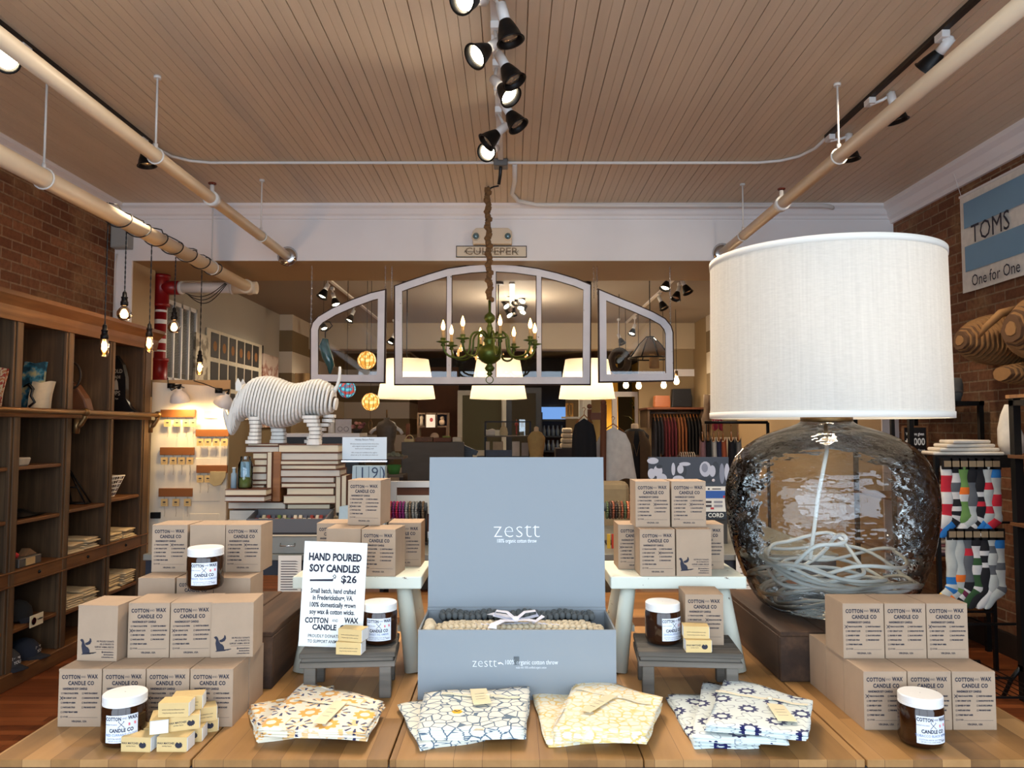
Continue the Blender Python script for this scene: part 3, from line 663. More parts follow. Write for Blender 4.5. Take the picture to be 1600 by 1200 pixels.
sash([(618,600),(618,448),(640,440),(670,430),(700,421),(735,416),(770,414),(805,416),(840,421),(870,428),(900,437),(922,446),(921,600)], [702,771,842], 'wide arched white window sash with four panes hanging in the centre', 'old window sashes hanging from header', [(612,470),(928,466)], .06)
sash([(937,596),(936,454),(960,464),(990,476),(1020,489),(1038,499),(1047,510),(1050,520),(1051,594)], [], 'right quarter-arched white window sash hanging before the iron lantern', 'old window sashes hanging from header', [(933,460),(1048,518)], .06)

# ---------------------------------------------------------------- chandelier
CX = -.174; CY = 5.95
t = thing('chandelier', 'green brass chandelier with eight candle bulbs on a burlap wrapped chain', 'chandelier', (CX, CY, 1.9))
mb = MB(); mb.lathe([(.001,2.49),(.012,2.49),(.01,2.4),(.018,2.39),(.04,2.37),(.045,2.345),(.03,2.32),(.014,2.31),(.02,2.29),(.026,2.27),(.018,2.23),(.03,2.2),(.045,2.19),(.05,2.17),(.034,2.15),(.04,2.14),(.085,2.12),(.095,2.08),(.085,2.03),(.045,2.0),(.02,1.99),(.03,1.975),(.04,1.96),(.03,1.94),(.015,1.93),(.025,1.915),(.012,1.9),(.001,1.9)], (CX, CY, 0), 24, cap=False); mb.build('body', MAT['green'], t)
mb = MB(); mb.tube([(CX+.028*math.cos(q), CY, 1.87+.028*math.sin(q)) for q in [2*PI*i/20 for i in range(20)]], .004, 6, closed=True); mb.build('ring', MAT['green'], t)
for k in range(8):
    a = 2*PI*k/8+.24; ca, sa = math.cos(a), math.sin(a)
    pr = [(.03,2.2),(.07,2.235),(.12,2.235),(.15,2.2),(.155,2.15),(.165,2.09),(.2,2.045),(.26,2.035),(.32,2.05),(.355,2.09),(.365,2.15)]
    # smooth
    sp = []
    for i in range(len(pr)-1):
        p0, p1, p2, p3 = pr[max(i-1, 0)], pr[i], pr[i+1], pr[min(i+2, len(pr)-1)]
        for u in (0, .33, .66): sp.append(tuple(.5*((2*p1[j])+(-p0[j]+p2[j])*u+(2*p0[j]-5*p1[j]+4*p2[j]-p3[j])*u*u+(-p0[j]+3*p1[j]-3*p2[j]+p3[j])*u**3) for j in (0, 1)))
    sp.append(pr[-1])
    mb = MB(); mb.tube([(CX+r*ca, CY+r*sa, z) for r, z in sp], .0085, 8); arm = mb.build('arm', MAT['green'], t)
    ex, ey = CX+.365*ca, CY+.365*sa
    mb = MB(); mb.lathe([(.01,2.12),(.02,2.13),(.012,2.145),(.055,2.155),(.05,2.16),(.018,2.162),(.022,2.185),(.001,2.186)], (ex, ey, 0), 16, cap=False); mb.build('drip_cup', MAT['green'], arm)
    mb = MB(); mb.cyl((ex, ey, 2.17), (ex, ey, 2.245), .012, n=12); mb.build('candle_sleeve', MAT['candle'], arm)
    mb = MB(); mb.lathe([(.008,2.245),(.015,2.262),(.016,2.275),(.01,2.30),(.003,2.32),(.001,2.325)], (ex, ey, 0), 12, cap=False); mb.build('bulb', MAT['flame'], arm)
    lamp('POINT', 'candle_light', (ex, ey, 2.275), 4, (1, .66, .34), size=.018)
mb = MB(); n = 150
pts = [(CX+.006*math.sin(i*.9)-.02*(i/n), CY, 2.49+(3.39-2.49)*i/n) for i in range(n+1)]
mb.tube(pts, [.022+.007*math.sin(i*1.25)+.004*math.sin(i*.53+1) for i in range(n+1)], 12); mb.build('burlap_cover', MAT['rope'], t)
mb = MB(); mb.tube([(CX-.02, CY, 3.37), (CX+.03, CY-.02, 3.385), (CX+.07, CY-.03, 3.39)], .006, 6); mb.build('hook', MAT['black_metal'], t)
# ---------------------------------------------------------------- front display table
TZ = .9
t = thing('display_table', 'wide wooden plank display table with navy edge under the candle displays', 'table', (.05, 1.9, 0))
mb = MB(); [mb.box(a, b, 1.425, 2.36, .886, TZ) for a, b in ((-.945, -.5825), (-.5785, -.2245), (-.2215, .2375), (.2395, .6385), (.6425, 1.045))]; mb.build('tabletop', MAT['table'], t, bevel=.0012)
mb = MB(); mb.box(-.94, 1.04, 1.427, 1.452, .72, .8858); mb.box(-.94, -.915, 1.452, 2.34, .72, .8858); mb.box(1.015, 1.04, 1.452, 2.34, .72, .8858); mb.box(-.94, 1.04, 2.34, 2.355, .72, .8858); mb.build('apron', MAT['navy'], t)
for sx in (-.93, .96):
    for sy in (1.44, 2.28): mb = MB(); mb.box(sx, sx+.07, sy, sy+.07, 0, .74); mb.build('leg', MAT['navy'], t)

# ---- kraft candle boxes
BW, BD, BH = .0872, .092, .113
SCENTS_L = ['TOBACCO BLACK PEPPER', 'RED CURRANT CLOVE', 'SEAWEED IVY GREEN', 'WHITE SAGE CITRUS', 'CYPRESS VIBRANT AMBER', '']
SCENTS_R = ['WHITE TEA ROSEMARY', 'SANDALWOOD FIG VINE', 'BLACK SPICE SAFFRON', 'PINE SMOKE HONEY']
def griffin(mb, M, mi):
    """sitting winged beast emblem"""
    for poly in ([(-.012,.014),(-.0135,.0155),(-.0105,.0175),(-.008,.017),(-.006,.014),(-.004,.008),(-.0015,.004),(.002,.0025),(.005,-.002),(.0055,-.007),(.012,-.0085),(.018,-.0065),(.0175,-.0055),(.012,-.0072),(.006,-.0095),(-.009,-.0105),(-.0105,-.0095),(-.008,-.0085),(-.0095,-.001),(-.0105,.005),(-.0095,.011)],
                 [(-.003,.007),(.001,.0065),(.006,.0085),(.0085,.013),(.0075,.018),(.005,.0195),(.0045,.015),(.002,.0125),(-.001,.011),(-.0035,.0105)]):
        mb.add([M @ Vector((x, y, 0)) for x, y in poly], [tuple(range(len(poly)))], mi)
def box_body(kind, mark=1):
    mb = MB(); w, h = BW/2-.0006, BH
    mb.box(-w, w, 0, BD, 0, h, 0)
    F = lambda x, z: Tm(x, -.0004, z) @ FRONT
    if kind == 'front':
        mb.text('COTTON', .0108, F(-.0185, .0975), 1, bold=.045, sx=.74, spacing=1.12); mb.text('AND', .0062, F(.0065, .098), 2, bold=0, sx=.75); mb.text('WAX', .0108, F(.0245, .0985), 1, bold=.045, sx=.74, spacing=1.12)
        mb.text('CANDLE CO', .0108, F(.002, .0855), 1, bold=.045, sx=.78, spacing=1.12)
        mb.text('HANDMADE SOY CANDLE:', .0058, F(-.0345, .0745), 1, align='LEFT', bold=.05, sx=.7)
        for i in range(6):
            z = .0655-.0092*i
            for col, arr, x in ((0, SCENTS_L, -.0375), (1, SCENTS_R, .0045)):
                if col == 1 and i > 3: continue
                for (a, b, c, d) in ((0, .0034, 0, .0006), (0, .0034, .0028, .0034), (0, .0006, .0006, .0028), (.0028, .0034, .0006, .0028)):
                    mb.add([(x+a, -.0004, z-.0017+c), (x+b, -.0004, z-.0017+c), (x+b, -.0004, z-.0017+d), (x+a, -.0004, z-.0017+d)], [(0,1,2,3)], 1)
                s = arr[i] if i < len(arr) else ''
                if s: mb.text(s, .0040, F(x+.0045, z), 1, align='LEFT', bold=.06, sx=.64)
                else: mb.text('OTHER', .004, F(x+.0045, z), 1, align='LEFT', bold=.02, sx=.8); mb.add([(x+.016, -.0004, z-.0015), (.037, -.0004, z-.0015), (.037, -.0004, z-.001), (x+.016, -.0004, z-.001)], [(0,1,2,3)], 1)
        mb.text('VIRGINIA, USA', .0052, F(0, .0105), 1, bold=.03, sx=.9)
        if mark is not None:
            x, z = ((-.0365, .0655-.0092*mark) if mark < 6 else (.0055, .0655-.0092*(mark-6)))
            for s in (1, -1):
                M = Tm(x, -.0006, z) @ Rm(s*.85, 'Y'); mb.add([M @ Vector(p) for p in ((-.005,0,-.0005),(.005,0,-.0005),(.005,0,.0005),(-.005,0,.0005))], [(0,1,2,3)], 1)
    elif kind == 'back':
        griffin(mb, Tm(-.022, -.0004, .0245) @ FRONT @ Matrix.Diagonal((1.15, 1.15, 1, 1)), 1)
        for i, s in enumerate(('WE PROUDLY DONATE', '10% OF PROFITS TO', 'SUPPORT ANIMAL RESCUE')): mb.text(s, .0048, F(.036, .04-.0058*i), 1, align='RIGHT', bold=.02, sx=.72)
        mb.add([(-.003,-.0004,.0235),(.036,-.0004,.0235),(.036,-.0004,.0241),(-.003,-.0004,.0241)], [(0,1,2,3)], 1)
        for i, s in enumerate(('@cottonandwaxco', '#cottonandwax', 'cottonandwax.com')): mb.text(s, .0042, F(.036, .0185-.0052*i), 1, align='RIGHT', bold=.03, sx=.8)
    return mb
def lid_mb():
    mb = MB(); w = BW/2-.0004
    mb.prism([(-.0006, 0), (BD, 0), (BD, .0008), (BD-.004, .0012), (.004, .0014), (-.0006, .0008)], -w, w, M=Tm(0, 0, BH) @ Matrix(((0,0,1,0),(1,0,0,0),(0,1,0,0),(0,0,0,1))))
    mb.box(-w, -w+.006, -.0007, .0, BH-.003, BH+.0006, 0); mb.box(w-.006, w, -.0007, .0, BH-.003, BH+.0006, 0)
    return mb
PROTO = {}
def candle_box(x, y, z, rz, kind, mark, label, group):
    """x, y = front-left lower corner before turning"""
    k = (kind, mark)
    c = Vector((x, y, z))+Rm(rz, 'Z') @ Vector((BW/2, 0, 0))
    if k not in PROTO:
        t = thing('candle_box', label, 'box', c, rz, group)
        box_body(kind, mark).build('carton', [MAT['card'], MAT['ink'], MAT['ink_soft']], t, world=False)
        lid_mb().build('lid_flap', MAT['card'], t, world=False, bevel=.0006)
        PROTO[k] = t; return t
    return dup(PROTO[k], c, rz, label, group)
G1 = 'kraft candle boxes stacked at the left of the table'
zz = TZ+.0003
for k, mark in enumerate((1, 1, 1, 1)):
    candle_box(-.913+k*.0882, 1.578, zz, 0, 'front', mark, '%s candle box from the left in the bottom front row of the left pile' % ORD[k], G1)
for k in range(4):
    candle_box(-.913+k*.0882, 1.676, zz, 0, 'plain', None, '%s plain candle box from the left behind the left pile bottom front row' % ORD[k], G1)
z2 = zz+BH+.002
for k, (px, kind, mark, rz) in enumerate(((129,'back',None,-.07), (200,'front',1,.03), (266,'front',1,.08), (330,'back',None,.10))):
    q = P(px, 1000, 1.65); candle_box(q.x, 1.648 if k else 1.63, z2, rz, kind, mark, ('leftmost winged beast candle box in the second row up of the left pile', 'checklist candle box beside the leftmost winged beast box, second row of left pile', 'third candle box from the left in the second row up, left pile', 'rightmost winged beast candle box in the second row up of the left pile')[k], G1)
# dark crate on the left carries the back rows
def crate(x0, x1, y0, y1, z0, z1, label):
    t = thing('wooden_crate', label, 'crate', ((x0+x1)/2, (y0+y1)/2, z0))
    n = 3; w = (y1-y0)/1
    for yy in (y0, y1-.015): mb = MB(); mb.box(x0, x1, yy, yy+.015, z0, z1-.012); mb.build('end_board', MAT['crate'], t, bevel=.002)
    for xx in (x0, x1-.015): mb = MB(); mb.box(xx, xx+.015, y0+.015, y1-.015, z0, z1-.012); mb.build('side_board', MAT['crate'], t, bevel=.002)
    mb = MB(); k = 4; ww = (x1-x0)/k
    for i in range(k): mb.box(x0+i*ww+.001, x0+(i+1)*ww-.001, y0, y1, z1-.012, z1-.001*(i % 2))
    mb.build('top_boards', MAT['crate'], t, bevel=.002)
crate(-.98, -.552, 1.80, 2.24, TZ, 1.03, 'dark wooden crate on the table beneath the upper left candle boxes')
z3 = 1.0325
for k, (kind, mark) in enumerate((('plain', None), ('front', 1), ('plain', None))):
    candle_box(P((216,276,334)[k], 900, 1.83).x, 1.83, z3, .0, kind, mark, ('plain candle box at left of the three directly on the left crate', 'checklist candle box in the middle of the three directly on left crate', 'plain candle box at right of the three directly on the left crate')[k], G1)
z4 = z3+BH+.002
for k, (px, kind, mark) in enumerate(((237,'front',6), (296,'plain',None), (352,'front',6))):
    candle_box(P(px, 860, 1.90).x, 1.90, z4, .0, kind, mark, ('top left candle box of the left pile, left of the amber jar', 'plain candle box directly behind the amber jar on top of the left pile', 'top right candle box of the left pile, right of the amber jar')[k], G1)
G2 = 'kraft candle boxes stacked at the right of the table'
for r in range(3):
    for k in range(3):
        vis = r == 0
        candle_box(.700+k*.0882, 1.562+r*.0935, zz, 0, 'front' if vis else 'plain', 0 if vis else None,
          ('%s checklist candle box from the left, bottom front row of the right pile' % ORD[k]) if vis else '%s plain candle box from the left, bottom layer of right pile, %s row back' % (ORD[k], ORD[r]), G2)
for k in range(3): candle_box(.697+k*.0884, 1.645, z2, 0, 'front', 0, '%s checklist candle box from the left in the upper row of the right pile' % ORD[k], G2)
# ---- benches (white chipped stools)
def stool(x0, x1, y0, y1, z1, label):
    t = thing('white_stool', label, 'stool', ((x0+x1)/2, (y0+y1)/2, TZ))
    mb = MB(); mb.box(x0, x1, y0, y1, z1-.03, z1); mb.build('seat', MAT['whitewood'], t, bevel=.003, seg=2)
    for sx in (0, 1):
        for sy in (0, 1):
            a = Vector((x0+.05 if not sx else x1-.05, y0+.05 if not sy else y1-.05, z1-.03)); b = Vector((a.x+(.03 if sx else -.03), a.y+(.02 if sy else -.025), TZ+.0))
            if sx == (x1 < 0) or 1:
                mb = MB(); mb.cyl(a, b, .019, .023, n=12); mb.build('leg', MAT['whitewood'], t, bevel=0)
    mb = MB(); [(lambda m_: (m_.box(xx, xx+.02, y0+.05, y1-.05, TZ+.09, TZ+.105), m_.build('stretcher', MAT['whitewood'], t)))(MB()) for xx in (x0+.045, x1-.065)]
stool(-.538, -.222, 1.905, 2.135, 1.135, 'chipped white wooden stool left of the blue gift box')
stool(.242, .575, 1.905, 2.135, 1.135, 'chipped white wooden stool right of the blue gift box')
zs = 1.1355; G3 = 'candle boxes on the left white stool'; G4 = 'candle boxes on the right white stool'
def bx(px, py, Y, z, rz, kind, mark, label, g): q = P(px, py, Y); return candle_box(q.x, Y, z, rz, kind, mark, label, g)
bx(564, 892, 1.915, zs, -.12, 'front', 2, 'checklist candle box at right of the sign, front row on left stool', G3)
bx(509, 892, 1.925, zs, -.04, 'plain', None, 'candle box half hidden behind the hand lettered price sign on left stool', G3)
bx(494, 880, 2.03, zs, 0, 'front', 1, 'back left candle box on left stool, its corner peeking past the sign', G3)
bx(606, 882, 2.04, zs, 0, 'front', 1, 'back right candle box on the left stool beside the blue gift box', G3)
bx(543, 815, 1.99, zs+BH+.002, -.12, 'front', 2, 'single candle box standing on top of the left stool boxes', G3)
bx(1000, 900, 1.91, zs, 0, 'front', 7, 'front left checklist candle box in lower row on the right stool', G4)
bx(1057, 900, 1.91, zs, 0, 'back', None, 'winged beast candle box in the lower row on the right stool', G4)
bx(966, 890, 2.0, zs, 0, 'front', 1, 'candle box at far left behind the front row on the right stool', G4)
bx(1079, 888, 2.005, zs, 0, 'front', 1, 'candle box at far right behind the winged beast box, right stool', G4)
bx(993, 824, 1.945, zs+BH+.002, .0, 'front', 7, 'upper left of the two candle boxes topping the right stool', G4)
bx(1049.5, 824, 1.945, zs+BH+.002, .0, 'front', 7, 'upper right of the two candle boxes topping the right stool', G4)
# ---- little weathered step tables
def step(fl, fr, y0, y1, rz, label):
    a = P(fl, 1008, y0); b = P(fr, 1008, y0); w = b.x-a.x; d = y1-y0; z = .103
    t = thing('step_table', label, 'small table', ((a.x+b.x)/2, (y0+y1)/2, TZ), rz)
    mb = MB(); k = 4
    for i in range(k): mb.box(-w/2, w/2, -d/2+i*d/k+.0008, -d/2+(i+1)*d/k-.0008, z-.011, z)
    mb.build('top_boards', MAT['greywood'], t, world=False, bevel=.0015)
    mb = MB(); mb.box(-w/2+.004, w/2-.004, -d/2+.004, d/2-.004, z-.02, z-.011); mb.box(-w/2, w/2, -d/2, d/2, z-.032, z-.02); mb.build('under_frame', MAT['greywood'], t, world=False, bevel=.0015)
    for sx in (-1, 1):
        for sy in (-1, 1): mb = MB(); x = sx*(w/2-.022); y = sy*(d/2-.02); mb.box(x-.013, x+.013, y-.011, y+.011, 0, z-.032); mb.build('leg', MAT['greywood'], t, world=False, bevel=.0015)
    return t
step(464, 612, 1.725, 1.885, .08, 'weathered grey step table carrying the price sign and a jar')
step(1003, 1164, 1.725, 1.885, -.08, 'weathered grey step table carrying jar and single candle box at right')
SZ = TZ+.1035
# ---- jars
def jar_proto(label, x, y, z, rz, scent):
    t = thing('candle_jar', label, 'jar', (x, y, z), rz, 'amber candle jars with white lids')
    r = .0405
    mb = MB(); mb.lathe([(.001,0),(.03,0),(.037,.004),(r,.012),(r,.07),(.038,.076),(.036,.08),(.036,.086),(.001,.086)], n=40, cap=False); mb.build('glass_jar', MAT['jar_amber'], t, world=False)
    mb = MB(); mb.lathe([(.036,.0755),(.0395,.0755),(.0395,.079),(.0385,.08),(.0395,.081),(.0395,.0915),(.0375,.0935),(.001,.0938)], n=48, cap=False, sm=False); mb.build('lid', MAT['lid_white'], t, world=False)
    mb = MB(); rr = r+.0004; a0, a1 = -PI/2-.72, -PI/2+.72
    mb.grid(lambda u, v: (rr*math.cos(a0+(a1-a0)*u), rr*math.sin(a0+(a1-a0)*u), .013+.05*v), 24, 1, 0)
    def lab(s, size, u, z, mi, bold=0, sx=1.0):
        V, Fs = text_geo(s, size, 'CENTER', bold, 1.05); out = []
        for v in V: a = -PI/2+(v.x*sx+u)/rr; out.append(((rr+.0004)*math.cos(a), (rr+.0004)*math.sin(a), z+v.y))
        mb.add(out, Fs, mi)
    lab('COTTON', .0092, -.0145, .0565, 1, .04, .7); lab('AND', .005, .0055, .057, 2, 0, .75); lab('WAX', .0092, .0195, .057, 1, .04, .72)
    lab('CANDLE CO', .0092, 0, .0355, 1, .04, .78); lab(scent, .0062, 0, .0275, 3, .005, .85); lab('COTTON WICK SOY WAX', .0038, -.004, .0205, 2, 0, .9); lab('HAND POURED', .003, -.018, .0465, 2)
    lab('NET WT 10 OZ | HAND POURED', .003, -.004, .0165, 2, 0, .8); lab('ABV', .005, .021, .018, 1)
    def patch(u0, z0, u1, z1, th, mi):
        d = Vector((u1-u0, z1-z0)).normalized(); nn = Vector((-d.y, d.x))*th; V = []
        for (u, z) in ((u0-nn.x, z0-nn.y), (u1-nn.x, z1-nn.y), (u1+nn.x, z1+nn.y), (u0+nn.x, z0+nn.y)): a = -PI/2+u/rr; V.append(((rr+.0004)*math.cos(a), (rr+.0004)*math.sin(a), z))
        mb.add(V, [(0,1,2,3)], mi)
    patch(-.0055, .0405, .005, .0515, .0005, 1); patch(.0055, .0405, -.005, .0515, .0005, 1); patch(-.005, .0515, -.003, .0525, .0004, 1); patch(.005, .0515, .003, .0525, .0004, 1)
    patch(.012, .0455, .0255, .0465, .0026, 4)
    lab('$26', .004, .019, .046, 0)
    mb.build('label', [MAT['label_white'], MAT['ink'], MAT['ink_soft'], mat('blue_ink', (96,120,160), .8), MAT['pink']], t, world=False)
    return t
jar_proto('amber candle jar standing on the bare table at the front left corner', P(188, 1140, 1.49).x, 1.505, TZ, .33, 'RED CURRANT CLOVE')
q = P(322, 880, 1.79); jar_proto('amber candle jar on the left box pile beside a checklist box', q.x, 1.875 if 0 else 1.787+.0, 1.0325+BH+.002 if 0 else z2+BH+.004, .3, 'WHITE TEA ROSEMARY')
q = P(592, 980, 1.80); jar_proto('amber candle jar on the left step table beside price sign', q.x, 1.81, SZ, .12, 'SWEET FIG AMBER')
q = P(1037, 985, 1.80); jar_proto('amber candle jar on the right step table, label facing right', q.x, 1.81, SZ, .5, 'SANDALWOOD VINE')
q = P(1457, 1150, 1.46); jar_proto('amber candle jar in front of the right box pile', q.x, 1.50, TZ, .05, 'TOBACCO BLACK PEPPER')
bx(1071, 992, 1.79, SZ, -.05, 'front', 7, 'lone candle box standing on the right step table', 'kraft candle boxes on step table')
# ---- matchboxes
MW, MD, MH = .056, .034, .0265
MPROTO = {}
def matchbox(x, y, z, rz, kind, label):
    if kind not in MPROTO:
        t = thing('matchbox', label, 'matchbox', (x, y, z), rz, 'yellow kraft matchboxes')
        mb = MB(); w, d = MW/2, MD/2
        for a in ((-w, w, -d, d, 0, .0007), (-w, w, -d, d, MH-.0007, MH), (-w, w, -d, -d+.0007, .0007, MH-.0007), (-w, w, d-.0007, d, .0007, MH-.0007)): mb.box(*a)
        F = lambda x, z: Tm(x, -d-.0003, z) @ FRONT
        if kind == 'logo':
            mb.text('WAX MATCHES', .005, F(-.011, .0155), 1, bold=.02, sx=.9); mb.text('strike here', .004, F(-.009, .0105), 1)
            k = 22; pts = [(.0075*math.cos(a)*(1 if i % 2 else .84), .0062*math.sin(a)*(1 if i % 2 else .84)) for i, a in enumerate([PI*.62+2*PI*.93*j/k for j in range(k)])]
            M = F(.013, .0125); mb.add([M @ Vector((p[0], p[1], 0)) for p in pts]+[M @ Vector((.001, .003, 0))], [(i, (i+1), k) for i in range(k-1)], 1)
        else: mb.text('www.cottonandwaxco.com', .0042, F(0, .014), 1, sx=.9); mb.text('long burning wooden matches', .0036, F(0, .008), 1, sx=.9)
        mb.build('sleeve', [MAT['kraft_y'], MAT['ink']], t, world=False)
        mb = MB(); mb.box(-w+.0005, w+.001, -d+.0012, d-.0012, .0012, MH-.0012); mb.build('tray', MAT['white'], t, world=False)
        MPROTO[kind] = t; return t
    return dup(MPROTO[kind], (x, y, z), rz, label)
def mbx(px, Y, z, rz, kind, label): matchbox(P(px, 1150, Y).x, Y, z, rz, kind, label)
z0 = TZ+.0002; za = z0+MH+.0004; zb = za+MH+.0004
mbx(220, 1.475, z0, -.06, 'logo', 'front left matchbox at the foot of the pile beside the amber jar')
mbx(275, 1.475, z0, -.02, 'logo', 'front right matchbox at the foot of the matchbox pile')
mbx(231, 1.516, z0, .2, 'logo', 'matchbox lying behind the front left matchbox next to jar')
mbx(296, 1.518, z0, .1, 'logo', 'matchbox behind the front right matchbox at the foot of pile')
mbx(317, 1.562, z0, .35, 'logo', 'rearmost bottom matchbox at the right edge of the pile')
mbx(251, 1.498, za, -1.25, 'web', 'matchbox with its white end toward us in the second tier')
mbx(287, 1.505, za, .35, 'logo', 'second tier matchbox with black emblem under the top one')
mbx(313, 1.545, za, .45, 'web', 'second tier matchbox at the right showing white tray end')
mbx(275, 1.50, zb, .06, 'web', 'topmost front matchbox of the pile with web address')
mbx(294, 1.537, zb, .18, 'web', 'matchbox behind the topmost one at the pile summit')
q = P(548, 990, 1.725); matchbox(q.x, 1.728, SZ, -.12, 'web', 'lower matchbox before the price sign on the left step table')
matchbox(q.x+.004, 1.733, SZ+MH+.0004, -.25, 'web', 'upper matchbox before the price sign on the left step table')
q = P(1090, 1000, 1.74); matchbox(q.x, 1.745, SZ, -.02, 'logo', 'lower matchbox before the lone candle box on right step table')
matchbox(q.x-.001, 1.757, SZ+MH+.0004, -.1, 'web', 'upper matchbox before the lone candle box on right step table')
# ---- price sign
sx_, sw, shh = -.417, .144, .2340
t = thing('price_sign', 'white hand lettered price sign for soy candles on step table', 'sign', P(515, 990, 1.765)-Vector((0, 0, 0)), .0)
t.location = (P(516, 990, 1.77).x, 1.77, SZ); t.rotation_euler = (-.05, .035, 0)
mb = MB(); w = sw/2; mb.box(-w, w, 0, .002, 0, shh, 0)
F = lambda x, z: Tm(x, -.0005, z) @ FRONT
rows = [('HAND POURED', .0225, .199, .045, .76, 0), ('SOY CANDLES', .0225, .1735, .045, .78, 0), ('$26', .0225, .1505, .03, 1.05, .034), ('Small batch, hand crafted', .015, .1235, .03, .68, 0), ('in Fredericksburg, VA.', .015, .1085, .03, .68, 0), ('100% domestically grown', .015, .0925, .03, .69, 0), ('soy wax & cotton wicks.', .015, .077, .03, .69, 0), ('COTTON', .0165, .0575, .04, .74, -.034), ('AND', .009, .0585, 0, .7, .008), ('WAX', .0165, .0595, .04, .76, .0445), ('CANDLE  CO', .0165, .0425, .04, .85, -.001), ('PROUDLY DONATES 10% OF', .0098, .0235, .01, .82, 0), ('TO SUPPORT ANIMAL RESCUE', .0098, .0115, .01, .78, 0)]
for s, size, z, b, sx, x in rows: mb.text(s, size, F(x, z), 1, bold=b, sx=sx)
mb.prism([(-.055, .1445), (-.003, .146), (-.001, .149), (-.003, .151), (-.055, .1485)], .0, .0002, 1, M=Tm(0, -.0004, 0) @ Rm(PI/2, 'X'))
mb.tube([(-.003, -.0006, .151), (.001, -.0006, .154), (-.003, -.0006, .157), (.001, -.0006, .161), (.004, -.0006, .157), (.002, -.0006, .152)], .0009, 4, 1)
mb.build('card', [mat('sign_card', (240,240,234), .6), MAT['ink']], t, world=False)
# ---- blue gift box with knitted throw
BX0, BX1 = P(653, 1040, 1.73).x, P(963, 1040, 1.73).x
GY, GD, GH = 1.73, .185, .152
t = thing('gift_box', 'open grey-blue gift box with upright lid at the centre of the table', 'box', ((BX0+BX1)/2, GY, TZ))
cx = (BX0+BX1)/2
mb = MB(); th = .004
mb.box(BX0, BX1, GY, GY+th, TZ, TZ+GH, 0); mb.box(BX0, BX1, GY+GD-th, GY+GD, TZ, TZ+GH, 0); mb.box(BX0, BX0+th, GY+th, GY+GD-th, TZ, TZ+GH); mb.box(BX1-th, BX1, GY+th, GY+GD-th, TZ, TZ+GH); mb.box(BX0+th, BX1-th, GY+th, GY+GD-th, TZ, TZ+th)
F = lambda x, z: Tm(x, GY-.0005, z) @ FRONT
q = P(757, 1037, GY); mb.text('zestt', .030, F(q.x, q.z+.002), 1, bold=-.02, sx=.95)
q = P(782, 1037, GY); mb.add([F(q.x, q.z) @ Vector(p) for p in ((-.006,.002,0),(0,.0035,0),(.006,.0,0),(.007,-.003,0),(.001,.001,0),(-.004,-.0015,0))], [(0,1,2,3,4,5)], 1)
q = P(830, 1035, GY); mb.text('100% organic cotton throw', .0145, F(q.x, q.z), 1, bold=0, sx=.73)
q = P(830, 1043, GY); mb.text('made with 100% certified organic cotton', .0068, F(q.x, q.z), 1, sx=.6)
mb.build('tray', [MAT['box_blue'], MAT['box_text']], t, bevel=0)
mb = MB(); q = P(807, 1033, GY); mb.box(q.x-.006, q.x+.006, GY-.0012, GY, q.z-.008, q.z+.01); mb.build('clear_tape', thin_glass('tape', (.9,.92,.93), .25), t)
lx0, lx1 = P(667, 940, 1.915).x, P(948, 940, 1.915).x
mb = MB(); mb.box(BX0, BX1, GY+GD+.0005, GY+GD+.014, TZ+GH-.012, TZ+GH+.0065); mb.build('hinge_strip', MAT['box_blue'], t, bevel=.001)
ly = GY+GD+.002; LH = .367; zb_ = TZ+GH+.007
mb = MB(); Q = Tm(cx, ly, zb_) @ Rm(-.06, 'X'); hw = (BX1-BX0)/2-.001
mb.box(-hw, hw, 0, .028, 0, LH, 0, M=Q)
mb.text('zestt', .048, Q @ Tm(0, -.0005, .186) @ FRONT, 1, bold=-.014, sx=1.04) if 0 else mb.text('zestt', .062, Q @ Tm(.0, -.0005, .187) @ FRONT, 1, bold=-.022, sx=.98)
mb.text('100% organic cotton throw', .0135, Q @ Tm(.0, -.0005, .160) @ FRONT, 1, bold=.01, sx=.66)
mb.build('lid', [MAT['box_blue'], MAT['box_text']], t, bevel=.0012)
# knitted throw inside, two colours
t2 = thing('knitted_throw', 'chunky oatmeal knitted throw tied with white ribbon inside the gift box', 'throw', (cx, GY+.08, TZ+.01))
mb = MB(); x0, x1 = BX0+.012, BX1-.012
n = 30
for i in range(n):
    x = x0+(x1-x0-.02)*(i+.5)/n+.01; k = math.sin(PI*(i+.5)/n)
    top = TZ+.135+.012*min(1, 3*k)+.002*R.random()
    for j in range(8):
        yy = GY+.012+.013*j; zz_ = top-.03*(max(0, j-5)/3)**2-.02*(max(0, 2-j)/2)**2
        mb.ball((x+.002*(-1)**j, yy, zz_), .0092, 8, 6, 0, sx=.82, sy=.95, sz=.75)
mb.box(x0+.004, x1-.004, GY+.012, GY+.112, TZ+.006, TZ+.132, 0)
mb.build('knit_body', MAT['knit'], t2)
mb = MB()
for j in range(7): mb.ball((x0+.008+.004*math.sin(j*2), GY+.018+.012*j, TZ+.142+.004*(j % 2)), .013, 10, 6)
mb.build('tassel_edge', MAT['knit'], t2)
def ribbon(mb, pts, w, th=.0004, ax=(0,0,1)):
    pts = [Vector(p) for p in pts]; V = []; 
    for i, p in enumerate(pts):
        tt = (pts[min(i+1, len(pts)-1)]-pts[max(i-1, 0)]).normalized(); n_ = tt.cross(Vector(ax)); n_ = n_.normalized() if n_.length > 1e-4 else Vector((0, 1, 0)); V += [p-n_*w/2, p+n_*w/2]
    k = len(V); up = Vector(ax)*th; V2 = V+[v+up for v in V]
    Fs = []
    for i in range(len(pts)-1):
        a = 2*i; Fs += [(a, a+1, a+3, a+2), (k+a, k+a+2, k+a+3, k+a+1), (a, a+2, k+a+2, k+a), (a+1, k+a+1, k+a+3, a+3)]
    mb.add(V2, Fs, 0, False)
